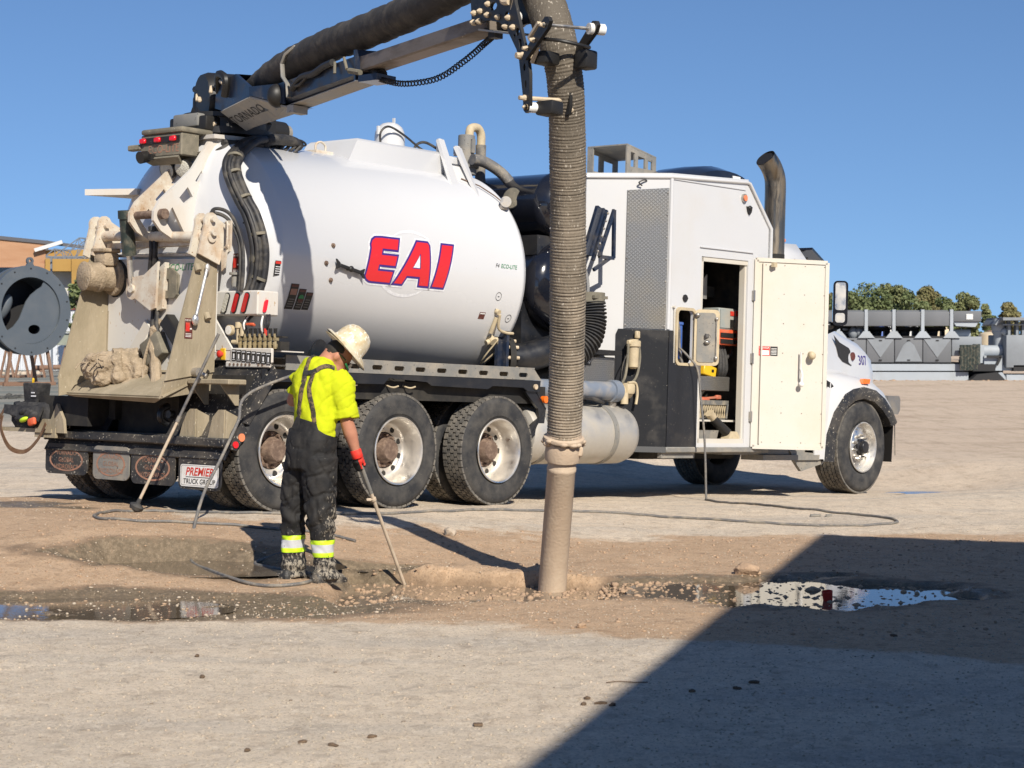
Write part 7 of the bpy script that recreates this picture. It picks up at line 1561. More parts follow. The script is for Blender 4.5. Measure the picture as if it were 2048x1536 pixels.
b = B(); b.tube(spl(gq, 12), .0125, 10); o = b.obj('water_hose', 'grey_hose', smooth=80); tag(o, 'grey water hose drooping from the truck deck into the puddle at the feet', 'hose')
# tamping rod leaning on the chute
rb = Vector((-3.10, 16.05, gz1(-3.10, 16.05) + .02)); rt_ = TW(-2.02, 1.10, 1.48); rod = placed('tamping_rod', 'long steel rod with a round rubber foot leaning on the rear of the truck', 'rod', rb)
M['rodm'] = mat('scuffed_dark_rod', (.12, .12, .13), .45, metal=.5, dirt=(.33, .29, .23), amt=.8, scale=4, lo=.4, hi=.6)
d = rt_ - rb
b = B(); b.cyl(Vector((0, 0, .02)), d * .52, .013, n=10); b.obj('rod_lower', 'tan_rod', rod); b = B(); b.cyl(d * .51, d, .0135, n=10); b.cyl(d * .50, d * .53, .019, n=10); b.obj('rod_upper', 'rodm', rod)
b = B(); b.lathe((0, 0, .02), d, [(.0, -.03), (.05, -.02), (.062, .01), (.055, .022), (.02, .04), (.016, .08), (0, .08)], 20); b.obj('rod_foot', 'rubber', rod)
# tray bracket with bag, box, cone, bottle on the far end of the bumper
b = B(); b.box((-2.02, -1.34, .615), (.30, .80, .035)); b.box((-2.14, -1.05, .60), (.03, .30, .09)); part(b, 'bumper_tray', 'mud')
b = B(); b.prism([(0, 0), (.42, .0), (.40, .12), (.30, .26), (.22, .12), (.10, .12)], (-2.13, -1.2, .60), T_, U_, .03); part(b, 'tray_bracket', 'mud')
def tl(name, label, cat, s, t, u, group=None):
    o = thing(name, label, cat); o.matrix_world = Matrix.Translation(TW(s, t, u)) @ R3.to_4x4(); return o
M['bagc'] = mat('black_nylon_bag', (.018, .018, .02), .8, dirt=(.09, .085, .08), amt=.6, scale=9, bump=.5, bscale=25)
bag = tl('tool_bag', 'black soft tool bag with loose flaps on the far end of the rear bumper tray', 'bag', -2.03, -1.34, .633)
b = B(); rg_ = []
for z, a, d_ in ((0, .26, .12), (.04, .29, .14), (.10, .29, .14), (.17, .31, .13), (.21, .30, .12), (.22, .24, .08)): rg_.append([Vector((.0 + d_ * math.sin(q) * (1 + .1 * math.sin(3 * q + z * 30)), a * math.copysign(abs(math.cos(q)) ** .5, math.cos(q)), z + .02 * math.sin(5 * q))) for q in np.linspace(0, 2 * PI, 29)[:-1]])
b.loft(rg_); b.obj('bag_body', 'bagc', bag, flip=True, smooth=60)
b = B()
for k in range(6): b.ell((-.12 - .01 * k, -.2 + .075 * k, .14 - .03 * (k % 3)), (.05, .09, .035), 14, 8, Euler((.3 * (k - 2), .2, .1 * k)).to_matrix())
b.slab([(-.13, -.30, .20), (-.13, .28, .19), (-.17, .26, .06), (-.16, -.26, .12)], .02); b.obj('bag_flap', 'bagc', bag, flip=True, smooth=60)
M['strap'] = mat('brown_leather_strap', (.13, .065, .03), .6, dirt=(.25, .17, .1), amt=.5, scale=20)
b = B()
for P_ in ([(-.14, -.30, .18), (-.18, -.38, .0), (-.20, -.33, -.03), (-.19, -.30, .12)], [(-.18, -.28, .1), (-.22, -.24, -.02), (-.22, -.10, -.18), (-.20, .10, -.21), (-.18, .26, -.10), (-.17, .36, .05)]):
    C = spl(P_, 8); rr_ = []
    for i, c in enumerate(C):
        t = (C[min(i + 1, len(C) - 1)] - C[max(0, i - 1)]).normalized(); s_ = t.cross(Vector((-.95, -.2, .2))).normalized(); rr_.append([c - s_ * .02, c + s_ * .02, c + s_ * .02 + Vector((.006, 0, 0)), c - s_ * .02 + Vector((.006, 0, 0))])
    b.loft(rr_)
b.obj('bag_strap', 'strap', bag, flip=True, smooth=60)
b = B(); b.ell((-.20, .08, .075), (.03, .06, .022), 12, 8, Euler((.3, 0, 0)).to_matrix()); b.obj('glove_cuff', 'band_y', bag, flip=True); b = B(); b.box((-.2, .20, .06), (.04, .10, .07), Euler((.2, 0, 0)).to_matrix(), ch=.02); b.obj('orange_tag', 'orange_paint', bag, flip=True)
pk = tl('holster_box', 'dark grey pouch with a yellow tool sticking out, standing in the tool bag', 'pouch', -2.03, -1.36, .80)
b = B(); b.loft([[Vector((x * w, y * w2 + .0, z)) for x, y in ((-.07, -.10), (.07, -.12), (.07, .10), (-.07, .11))] for w, w2, z in ((.9, .8, 0), (1, .95, .12), (1.05, 1.08, .23), (.98, 1.0, .24))]); b.obj('pouch', 'bagc', pk, flip=True, smooth=0)
b = B(); b.box((-.078, .05, .15), (.004, .05, .012)); b.box((-.078, .06, .12), (.004, .07, .014)); b.box((-.076, -.02, .03), (.006, .13, .03)); b.obj('pouch_print', 'lgrey', pk, flip=True)
b = B(); b.bar((.0, -.07, .18), (-.02, -.03, .28), .02, .03, .005); b.obj('tool_handle', 'yellow', pk, flip=True)
bt_ = tl('water_bottle', 'clear dark bottle standing on the bumper tray beside the bag', 'bottle', -2.0, -.90, .635)
b = B(); b.lathe((0, 0, 0), U_, [(.0, 0), (.033, .0), (.036, .01), (.036, .13), (.034, .15), (.018, .19), (.014, .20), (.0, .20)], 20); b.obj('bottle_body', 'glass', bt_, flip=True); b = B(); b.cyl((0, 0, .20), (0, 0, .225), .017, n=14); b.obj('bottle_cap', 'lblue', bt_, flip=True)
# things lying inside the open locker
M['crate'] = mat('grey_plastic_crate', (.13, .13, .125), .6, dirt=(.35, .3, .22), amt=.7, scale=8)
cr = tl('mesh_crate', 'grey mesh-sided crate on the middle shelf of the open locker', 'crate', 5.22, .86, .86)
b = B()
for k in range(2): b.box((0, (-.14, .14)[k], .185), (.62, .03, .05))
for k in range(2): b.box(((-.30, .30)[k], 0, .185), (.03, .30, .05))
b.box((0, 0, .005), (.56, .28, .01)); 
for sx in (-.28, .28): b.bar((sx, .135, .01), (sx * 1.05, .14, .17), .05, .02)
b.box((0, -.13, .09), (.56, .01, .16)); b.obj('crate_frame', 'crate', cr, flip=True)
b = B()
for k in range(13): b.bar((-.26 + .042 * k, .137, .015), (-.26 + .042 * k + .03, .139, .165), .008, .008)
for k in range(13): b.bar((-.24 + .042 * k, .140, .015), (-.24 + .042 * k - .03, .142, .165), .008, .008)
tag(b.obj('crate_mesh', 'filter', cr, flip=True), kind='stuff')
b = B(); b.box((5.22, .80, .845), (1.2, .6, .02)); part(b, 'locker_shelf', 'white_dusty', body)
to = tl('pipe_wrench', 'orange-red wrench lying across the top of the mesh crate', 'wrench', 5.22, .92, 1.075)
b = B(); b.bar((-.20, 0, .0), (.22, .02, .03), .035, .03, .008); b.box((.20, .02, .03), (.09, .05, .05), ch=.01); b.ell((-.1, .03, .0), (.12, .05, .03)); M['wrench'] = mat('worn_orange_red_iron', (.50, .12, .06), .6, dirt=(.35, .2, .13), amt=.6, scale=12); b.obj('wrench_body', 'wrench', to, flip=True)
ty = tl('bucket_tray', 'shallow grey tub on the locker floor', 'tub', 5.02, .98, .61)
b = B(); b.loft([[Vector((x, y, z)) for x, y in rrect(.34 + .25 * z, .28 + .3 * z, .05)] for z in (0, .13)] + [[Vector((x, y, .13)) for x, y in rrect(.34, .28, .05)], [Vector((x, y, .02)) for x, y in rrect(.31, .25, .05)]]); b.obj('tub_body', 'dirty_grey', ty, flip=True)
nz_ = tl('spray_gun', 'black and tan jetting nozzle leaning in the locker doorway', 'nozzle', 5.30, 1.08, .61)
b = B(); b.cyl((-.20, .02, .26), (.04, .06, .10), .05, .055, 14); b.obj('nozzle_body', 'ink', nz_, flip=True); b = B(); b.cyl((-.26, .02, .32), (-.19, .02, .26), .05, n=12); b.loft([[Vector((x, y, z)) for x, y in ((.02, .0), (.14, .02), (.14, .12), (.02, .12))] for z in (.12,)] + [[Vector((x, y, z)) for x, y in ((-.04, .02), (.22, .04), (.22, .14), (-.04, .12))] for z in (0.0,)]); b.obj('nozzle_foot', 'filter', nz_, flip=True)
bl = tl('blue_crate', 'blue plastic box behind the open hatch', 'box', 4.33, 1.02, 1.50)
b = B(); b.box((0, 0, .20), (.26, .22, .40), ch=.015); b.box((0, .0, .38), (.27, .24, .04), ch=.01); b.obj('box_body', 'blue_pl', bl, flip=True); b = B(); b.tube(spl([(-.05, .14, .50), (-.01, .16, .3), (.02, .15, .1), (.03, .2, -.1)]), .016, 8); b.obj('box_hose', 'grey_hose', bl, flip=True)
yb_ = tl('yellow_case', 'small orange-yellow case on the step box inside the locker', 'case', 5.24, .86, 1.337)
b = B(); b.box((0, .0, .06), (.24, .2, .12), Euler((0, .2, 0)).to_matrix(), ch=.01); b.obj('case_body', 'yellow', yb_, flip=True); b = B(); b.box((.04, .104, .06), (.04, .006, .03)); b.obj('case_latch', 'ink', yb_, flip=True)
# ================================================================== small litter on the ground
b = B(); b.tube([(-.09, .0, .004), (-.03, .008, .009), (.04, -.004, .006), (.11, .01, .004)], .003, 5); o = b.obj('twig', 'darkclod'); o.location = (.54, 9.3, gz1(.54, 9.3)); tag(o, 'thin dry twig lying on the sunlit foreground gravel', 'twig')
for i, (x, y, w) in enumerate(((2.85, 18.25, .10), (2.97, 18.22, .06))):
    b = B(); b.prism([(q * w, r_ * .03) for q, r_ in ((-.5, -.6), (.4, -1), (.5, .5), (.1, 1), (-.5, .8))], (0, 0, .012), (1, 0, 0), (0, 1, 0), .02); o = b.obj('metal_scrap', 'dirty_grey'); o.location = (x, y, gz1(x, y)); tag(o, ('larger' if i == 0 else 'smaller') + ' of two flat grey scraps lying inside the loop of the hose', 'scrap')
# ================================================================== equipment row on the right, about 105 m off
M['galv'] = mat('galvanised_blue_grey_steel', (.215, .235, .255), .6, dirt=(.16, .17, .18), amt=.5, scale=.9)
M['galv_d'] = mat('grey_ribbed_panel', (.128, .135, .145), .7, dirt=(.17, .175, .185), amt=.6, scale=.6, stretch=(1, 1, .5))
M['galv_l'] = mat('pale_blue_grey_beam', (.34, .375, .41), .6, dirt=(.27, .28, .28), amt=.5, scale=.7)
M['tan_tank'] = mat('tan_tank_paint', (.56, .46, .31), .5, dirt=(.4, .33, .24), amt=.3, scale=2)
M['far_blk'] = mat('far_black_and_shade', (.015, .015, .016), .7)  # for black far parts, and for the shade filled into the skid gap
M['far_white'] = mat('far_white_paint', (.62, .62, .60), .5)
KX = lambda px, D: (px - 1024) / 3900 * D
KZ = lambda py, D: 1.65 - (py - 680) / 3900 * D
def bth(name, label, cat, x, y, z, rz=0, group=None): return thing(name, label, cat, (x, y, z), (0, 0, rz), group)
D = 81.0; g0 = gz1(19, D)
sk = bth('cooler_skid', 'long grey cooler skid with five fan boxes on posts above panelled boxes', 'machine skid', KX(1850, D), D, g0, -.06)
def X_(px): return KX(px, D) - sk.location.x
def Zg(py): return KZ(py, D) - g0
def bx(px0, px1, py0, py1, y0, y1): x0, x1 = X_(px0), X_(px1); z0, z1 = Zg(py1), Zg(py0); return ((x0 + x1) / 2, (y0 + y1) / 2, (z0 + z1) / 2), (x1 - x0, y1 - y0, z1 - z0)
b = B(); b.box(*bx(1560, 1935, 744, 764, -.1, 3.2)); b.obj('lower_beam', 'galv_l', sk); b = B(); b.box(*bx(1560, 1925, 728, 741.5, -.05, 3.1)); b.obj('upper_beam', 'galv_l', sk); b = B(); b.box(*bx(1560, 1930, 725, 745, .1, 3.0)); b.obj('beam_gap_shade', 'far_blk', sk)  # the black box between the beams stands in for the shade there
for i, (p0, p1) in enumerate(((1560, 1622), (1623, 1678), (1679, 1733), (1734, 1789), (1790, 1845), (1846, 1902))):
    b = B(); c, d = bx(p0, p1, 676, 725, 0, 2.8); b.box(c, d, ch=.03); pn = b.obj('lower_panel', 'galv_d', sk)
    b = B(); b.prism([(-d[0] * .48, d[2] * .46), (0, -d[2] * .30), (d[0] * .48, d[2] * .46)], (c[0], -.012, c[2]), (1, 0, 0), (0, 0, 1), .03) if i in (3, 5) else b.prism([(-d[0] * .48, -d[2] * .46), (-d[0] * .2, d[2] * .2), (0, d[2] * .4), (d[0] * .2, d[2] * .2), (d[0] * .48, -d[2] * .46)], (c[0], -.012, c[2]), (1, 0, 0), (0, 0, 1), .03)
    b.obj('panel_fold', 'galv', pn)
    b = B(); b.box((c[0], -.03, c[2] + d[2] * .40), (.12, .04, .05)); b.box((c[0], -.03, c[2] - d[2] * .40), (.12, .04, .05)); tag(b.obj('panel_slot', 'far_blk', pn), kind='stuff')
b = B(); b.box(*bx(1903, 1962, 673, 712, 0, 2.8), ch=.03); b.obj('end_cabinet', 'galv', sk)
for px in (1622, 1678, 1733, 1788, 1845, 1902):
    b = B(); b.box(*bx(px - 3.2, px + 3.2, 619, 672, -.05, .25)); b.prism([(-.35, 0), (.35, 0), (.12, .28), (-.12, .28)], (X_(px), -.06, Zg(676)), (1, 0, 0), (0, 0, 1), .06); b.obj('post', 'galv_l', sk); b = B(); b.box(*bx(px - 3, px + 3, 619, 672, 2.4, 2.7)); b.obj('post', 'galv_l', sk)
for p0, p1 in ((1570, 1619), (1625, 1675), (1681, 1730), (1736, 1785), (1792, 1842), (1848, 1899)):
    b = B(); c, d = bx(p0, p1, 623, 652, 0, 2.7); b.box(c, d, ch=.03); b.box((c[0], 1.3, c[2] + d[2] / 2 + .03), (d[0] * .9, 2.2, .06)); fb = b.obj('fan_box', 'galv_d', sk)
    b = B(); b.lathe((c[0], 1.3, c[2] - d[2] / 2 - .02), (0, 0, -1), [(.55, 0), (.6, .12), (.25, .2), (.2, .5), (0, .5)], 16); b.obj('fan_shroud', 'far_blk', fb)
b = B(); b.box(*bx(1906, 1961, 622, 643, 0, 2.7), ch=.03); fb = b.obj('fan_box', 'galv_d', sk); b = B(); b.box(*bx(1931, 1944, 628, 639, -.03, .0)); b.obj('notice', 'far_white', fb)
b = B(); b.prism([(X_(1906), Zg(643)), (X_(1957), Zg(643)), (X_(1950), Zg(654)), (X_(1912), Zg(652))], (0, 1.2, 0), (1, 0, 0), (0, 0, 1), 2.2); b.cyl((X_(1905), .8, Zg(668)), (X_(1945), .8, Zg(668)), .20, n=14); b.obj('end_duct', 'galv_l', sk)
b = B(); rk = random.Random(3)
for k in range(9): z = Zg(rk.uniform(652, 674)); b.cyl((X_(1690), rk.uniform(.3, 2), z), (X_(1731), rk.uniform(.3, 2), z), .05, n=6)
for k in range(5): x = X_(rk.uniform(1690, 1730)); b.cyl((x, .6, Zg(645)), (x, .6, Zg(676)), .05, n=6)
b.ell((X_(1722), .5, Zg(664)), (.2, .2, .2), 10, 8); b.ell((X_(1710), .5, Zg(666)), (.2, .2, .25), 10, 8); tag(b.obj('pipework', 'galv', sk), kind='stuff')
b = B()
for p0, p1 in ((1735, 1748), (1778, 1790), (1836, 1848), (1893, 1900)): b.box(*bx(p0, p1, 653, 676, 1.4, 1.9))
b.box(*bx(1735, 1900, 672, 677, .3, 2.2)); b.obj('frame_leg', 'far_blk', sk)
for (p0, p1, y0, y1, m, nm, lab) in ((1752, 1764, 656, 672, 'blue_pl', 'storage_drum', 'blue drum seen through the gap under the fan boxes'), (1766, 1782, 653, 672, 'far_white', 'storage_tote', 'left white tote behind the cooler skid'), (1812, 1832, 653, 670, 'far_white', 'storage_tote', 'right white tote behind the cooler skid'), (1860, 1892, 658, 672, 'tan_tank', 'low_shed', 'low tan shed far behind the cooler skid')):
    d2 = 100; x0, x1 = KX(p0, d2), KX(p1, d2); z0, z1 = gz1((x0 + x1) / 2, d2), KZ(y0, d2); b = B(); b.box(((x0 + x1) / 2, d2, (z0 + z1) / 2), (x1 - x0, 1.5, z1 - z0), ch=.06); b.box(((x0 + x1) / 2, d2, z1 + .04), ((x1 - x0) * .8, 1.2, .1)); tag(b.obj(nm, m), lab, nm.split('_')[1])
pk_ = bth('pump_skid', 'grey pump skid with pipe manifold at the right of the cooler skid', 'machine skid', KX(1985, D), D - .5, g0, 0)
X_ = lambda px: KX(px, D) - pk_.location.x
b = B(); b.box(*bx(1925, 2120, 730, 741, .2, 3)); b.box(*bx(2006, 2120, 749, 766, -.1, 3)); b.prism([(X_(1990), Zg(746)), (X_(1998), Zg(744)), (X_(2012), Zg(764)), (X_(2004), Zg(764))], (0, .2, 0), (1, 0, 0), (0, 0, 1), .5); b.obj('skid_base', 'galv_l', pk_)
b = B(); b.box(*bx(1930, 2010, 736, 764, .8, 3)); b.prism([(X_(1928), Zg(764)), (X_(1946), Zg(748)), (X_(1986), Zg(744)), (X_(2006), Zg(764))], (0, .1, 0), (1, 0, 0), (0, 0, 1), .8); b.box(*bx(1940, 1985, 728, 742, 0, 1)); b.box(*bx(2020, 2045, 730, 742, -.1, .4)); b.obj('skid_underside', 'far_blk', pk_)
b = B()
for k in range(7): z = Zg(692 + 6 * k); b.cyl((X_(1915), .1 + .1 * (k % 3), z), (X_(1950), .1 + .1 * (k % 2), z), .06, n=6)
for k in range(6): x = X_(1918 + 6 * k); b.cyl((x, .05, Zg(690)), (x, .05, Zg(740)), .07, n=6)
b.box(*bx(1944, 1956, 688, 730, .1, .8)); tag(b.obj('manifold', 'green_m', pk_), kind='stuff')
b = B(); b.cyl((X_(1963), .6, Zg(702)), (X_(2004), .6, Zg(702)), .24, n=16); b.box(*bx(1965, 2003, 711, 730, .2, 1.4)); b.box(*bx(1956, 1966, 690, 726, .3, .9)); b.obj('pump', 'galv_l', pk_)
b = B(); b.bar((X_(1968), .05, Zg(713)), (X_(1998), .05, Zg(713)), .06, .1); b.bar((X_(1996), .05, Zg(714)), (X_(1988), .05, Zg(730)), .06, .1); b.obj('brace', 'far_blk', pk_)
b = B(); b.box(*bx(2005, 2125, 670, 735, -.1, 3), ch=.04); b.obj('engine_housing', 'galv', pk_)
b = B(); b.lathe((X_(2001), .8, Zg(690)), (0, 0, 1), [(.22, -1.), (.22, .4), (.3, .55), (.24, .7), (.25, 1.1)], 14); b.ell((X_(2001), .8, Zg(655)), (.32, .32, .32), 14, 10); b.ell((X_(2009), .5, Zg(663)), (.16, .16, .16), 12, 8); b.obj('riser_pipe', 'galv_l', pk_)
b = B(); b.slab([(X_(1996), -.3, Zg(641)), (X_(2130), -.3, Zg(641)), (X_(2130), 2.5, Zg(641)), (X_(1996), 2.5, Zg(641))], .12); b.slab([(X_(1990), .2, Zg(652)), (X_(1999), .2, Zg(641)), (X_(1999), 2.5, Zg(641)), (X_(1990), 2.5, Zg(652))], .1)
b.box(*bx(2000, 2130, 648, 651, 0, .2))
for px in (2012, 2028, 2040, 2060, 2090): b.box(*bx(px, px + 5, 641, 671, .2, .5))
for px in (2018, 2034, 2050): b.cyl((X_(px), .6, Zg(652)), (X_(px), .6, Zg(671)), .12, n=8)
b.obj('canopy', 'galv', pk_)
ttk = bth('storage_tank', 'round tan tank standing behind the pump skid', 'tank', KX(1978, 90), 90, gz1(22, 90)); b = B(); z1 = KZ(664, 90) - ttk.location.z; r_ = 21 / 3900 * 90
b.lathe((0, 0, 0), (0, 0, 1), [(r_, 0), (r_, z1 * .86), (r_ * .93, z1 * .95), (r_ * .5, z1), (0, z1 * 1.005)], 28); b.obj('shell', 'tan_tank', ttk); b = B(); b.lathe((0, 0, z1), (0, 0, 1), [(r_ * .25, -.03), (r_ * .25, .08), (0, .09)], 14); b.obj('hatch', 'rust_hub', ttk)

# ================================================================== trees
def leaf_mat(name, a, c):
    m, n, l, p = _mk(name); oi = n.new('ShaderNodeNewGeometry'); 
    tc = n.new('ShaderNodeTexCoord'); nz = n.new('ShaderNodeTexNoise'); nz.inputs['Scale'].default_value = 1.6; nz.inputs['Detail'].default_value = 4; l.new(tc.outputs['Object'], nz.inputs['Vector'])
    mx = n.new('ShaderNodeMix'); mx.data_type = 'RGBA'; mx.inputs[6].default_value = rgb(a); mx.inputs[7].default_value = rgb(c); mr = n.new('ShaderNodeMapRange'); mr.inputs[1].default_value = .35; mr.inputs[2].default_value = .65; l.new(nz.outputs[0], mr.inputs[0]); l.new(mr.outputs[0], mx.inputs[0]); l.new(mx.outputs[2], p.inputs['Base Color'])
    p.inputs['Roughness'].default_value = .6; p.inputs['Specular IOR Level'].default_value = .25; return m
M['leaf_a'] = leaf_mat('olive_green_leaves', (.13, .145, .06), (.20, .21, .095)); M['leaf_b'] = leaf_mat('deep_green_leaves', (.095, .125, .050), (.16, .185, .080)); M['leaf_c'] = leaf_mat('yellow_green_leaves', (.14, .135, .055), (.21, .185, .085))
M['bark'] = mat('grey_brown_bark', (.12, .095, .07), .9, bump=.5, bscale=20)
def tree(x, y, top, w, lab, m='leaf_a', seed=0, base=None, n=1500, group=None, leaf=.26, name='tree', low=.28, spread=1.0):
    r_ = random.Random(seed); g = gz1(x, y) if base is None else base; H = top - g
    t = thing(name, lab, name.replace('_', ' '), (x, y, g), group=group)
    b = B(); limbs = []
    b.tube([(0, 0, -.1), (.05 * H * r_.uniform(-1, 1) * .4, 0, H * .25), (.03 * H, .02 * H, H * .5), (.02 * H, 0, H * .8)], [.035 * H, .028 * H, .02 * H, .008 * H], 8)
    cl = []
    for k in range(26):
        a = r_.uniform(0, 2 * PI); q = r_.uniform(.25, 1); z = H * (low + .08 + (.92 - low) * r_.uniform(0, 1)); prof = math.sin(PI * min(1, max(.12, (z / H - low * .7) / (1.06 - low * .7)))) ** .6
        c = Vector((math.cos(a) * w * .5 * q * prof, math.sin(a) * w * .5 * q * prof, z)); cl.append((c, r_.uniform(.15, .30) * min(w, H) * .85))
        if k % 2 == 0: b.tube([(0.02 * H, 0, min(z * .7, H * .6)), (c.x * .5, c.y * .5, z * .88), tuple(c)], [.014 * H, .009 * H, .004 * H], 6)
    b.obj('trunk', 'bark', t, smooth=60)
    rn = np.random.default_rng(seed); idx = rn.integers(0, len(cl), n); C = np.array([c[0][:] for c in cl])[idx]; R_ = np.array([c[1] for c in cl])[idx]
    v = rn.normal(size=(n, 3)); v /= np.linalg.norm(v, axis=1)[:, None]; P = C + v * (R_ * rn.uniform(.35, 1.05, n) ** .6)[:, None] * np.array([1, 1, .8])
    nr_ = v * .7 + rn.normal(size=(n, 3)) * .6; nr_[:, 2] += .25; nr_ /= np.linalg.norm(nr_, axis=1)[:, None]
    u_ = np.cross(nr_, rn.normal(size=(n, 3))); u_ /= np.linalg.norm(u_, axis=1)[:, None]; w_ = np.cross(nr_, u_); s_ = (leaf * rn.uniform(.6, 1.4, n))[:, None]
    V = np.stack([P - u_ * s_ - w_ * s_ * .4, P + u_ * s_ * .2 - w_ * s_ * .6, P + u_ * s_, P + u_ * s_ * .1 + w_ * s_ * .6, P - u_ * s_ * .8 + w_ * s_ * .35], 1).reshape(-1, 3)
    me = bpy.data.meshes.new('crown'); me.vertices.add(len(V)); me.vertices.foreach_set('co', V.ravel()); me.loops.add(n * 5); me.loops.foreach_set('vertex_index', np.arange(n * 5)); me.polygons.add(n); me.polygons.foreach_set('loop_start', np.arange(0, n * 5, 5)); me.polygons.foreach_set('loop_total', np.full(n, 5)); me.update()
    me.materials.append(M[m]); o = bpy.data.objects.new('crown', me); COL.objects.link(o); o.parent = t; return t
GR = 'trees behind the equipment row'
for i, (px, py, wpx, D2, m, lab) in enumerate((
        (1655, 596, 60, 150, 'leaf_c', 'yellowish tree showing behind the side mirror'), (1700, 590, 70, 146, 'leaf_b', 'dark green bushy tree just right of the side mirror'), (1748, 577, 72, 150, 'leaf_b', 'broad deep green tree in the middle of the tree row'), (1788, 578, 56, 152, 'leaf_a', 'rounded olive tree with the highest crown of the row'),
        (1822, 594, 60, 148, 'leaf_b', 'low wide green tree right of the rounded olive one'), (1856, 582, 46, 158, 'leaf_c', 'yellow-green tree rising above the low wide one'), (1880, 598, 44, 150, 'leaf_b', 'low dark tree at the right end of the dense row'), (1898, 602, 20, 165, 'leaf_a', 'small thin tree in the gap above the fan boxes'),
        (1933, 594, 52, 156, 'leaf_a', 'leaning olive tree above the last fan box'), (1972, 612, 24, 162, 'leaf_a', 'slim ragged tree left of the tan tank'), (1984, 634, 26, 160, 'leaf_b', 'small low tree behind the tan tank'), (2015, 610, 46, 150, 'leaf_c', 'compact round tree above the pump skid canopy'))):
    tree(KX(px, D2), D2, KZ(py, D2), wpx * (1.5 if i < 8 else 1.15) / 3900 * D2, lab, m, 100 + i, group=GR, n=9000 if wpx > 30 else 3000, leaf=.105, low=.02 if i < 8 else .22)
tree(KX(157, 104), 104, KZ(563, 104), 34 / 3900 * 104, 'small green tree beside the orange building at the far left', 'leaf_b', 140, n=700, leaf=.2, low=.15)

# ================================================================== left background
M['brick_o'] = mat('weathered_orange_facade', (.36, .18, .09), .8, dirt=(.45, .26, .15), amt=.9, scale=.35, lo=.4, hi=.6, stretch=(.35, 1, 2.2), spots=(.36, .17, .09), sscale=.6, sth=.6)
M['ochre'] = mat('ochre_facade', (.37, .215, .055), .8, dirt=(.30, .17, .045), amt=.6, scale=.7)
M['offwhite'] = mat('off_white_wall', (.55, .53, .49), .8, dirt=(.46, .44, .40), amt=.5, scale=.6)
M['roofgrey'] = mat('dark_grey_roof_edge', (.09, .09, .10), .7)
M['vessel'] = mat('slate_grey_vessel_paint', (.085, .100, .115), .32, dirt=(.11, .12, .13), amt=.5, scale=1.2, var=.05, coat=.2)
M['fencew'] = mat('white_corrugated_sheet', (.58, .60, .63), .5, dirt=(.45, .45, .45), amt=.5, scale=1.5, stretch=(3, 3, .3))
M['trim_red'] = mat('dark_red_trim', (.16, .035, .03), .6)
M['truss'] = mat('blue_grey_truss_steel', (.16, .18, .21), .5)
M['beam_g'] = mat('sage_green_beam', (.24, .26, .21), .7, dirt=(.17, .15, .12), amt=.5, scale=1)
M['rustbeam'] = mat('rust_brown_steel', (.20, .115, .075), .85, dirt=(.3, .2, .14), amt=.6, scale=2)
DB = 122.0; gb = gz1(-30, DB); bl_ = bth('store_building', 'single-storey building with an orange facade band at the far left', 'building', KX(60, DB), DB, gb, .10)
xb = lambda px: KX(px, DB) - bl_.location.x
zb_ = lambda py: KZ(py, DB) - gb
b = B(); b.prism([(xb(-160), zb_(462)), (xb(-160), zb_(540)), (xb(94), zb_(540)), (xb(94), zb_(505)), (xb(96), zb_(487))], (0, 0, 0), (1, 0, 0), (0, 0, 1), 1.0); b.obj('facade_band', 'brick_o', bl_)
b = B(); b.prism([(xb(94.5), zb_(514)), (xb(94.5), zb_(543)), (xb(146), zb_(543)), (xb(146), zb_(514))], (0, -.2, 0), (1, 0, 0), (0, 0, 1), 1.2); b.obj('side_panel', 'ochre', bl_)
b = B(); b.prism([(xb(146.5), zb_(500)), (xb(146.5), 0), (xb(198), 0), (xb(198), zb_(500))], (0, -.3, 0), (1, 0, 0), (0, 0, 1), 1.4); b.prism([(xb(60), zb_(500)), (xb(60), zb_(513.5)), (xb(146), zb_(513.5)), (xb(146), zb_(500))], (0, .1, 0), (1, 0, 0), (0, 0, 1), 1); b.obj('corner_pier', 'ochre', bl_)
b = B(); b.box(((xb(-160) + xb(146)) / 2, 3, zb_(540) / 2), (xb(146) - xb(-160), 5.0, zb_(540))); b.obj('wall', 'offwhite', bl_)
b = B(); b.bar((xb(-160), -.4, zb_(461)), (xb(100), -.4, zb_(486)), .4, .22); b.bar((xb(100), -.4, zb_(486)), (xb(200), -.4, zb_(499)), .4, .2); b.obj('roof_edge', 'roofgrey', bl_)
b = B(); b.bar((xb(74), -.8, zb_(502)), (xb(128), -.8, zb_(485)), .2, .22); b.obj('downpipe', 'far_white', bl_)
b = B()
for k in range(4): b.box((xb(15) + 2.2 * k - 4.6, .4, zb_(590)), (1.6, .1, 1.6))
b.box((xb(2), -.45, zb_(541.5)), (xb(32) - xb(-40), .5, .35)); b.obj('window', 'glass', bl_)
DT = 96.0; gt = gz1(-22, DT); tr_ = bth('roof_truss', 'blue-grey steel roof truss on legs behind the truck', 'truss', KX(140, DT), DT, gt)
xt = lambda px: KX(px, DT) - tr_.location.x
zt = lambda py: KZ(py, DT) - gt
b = B(); A = {}
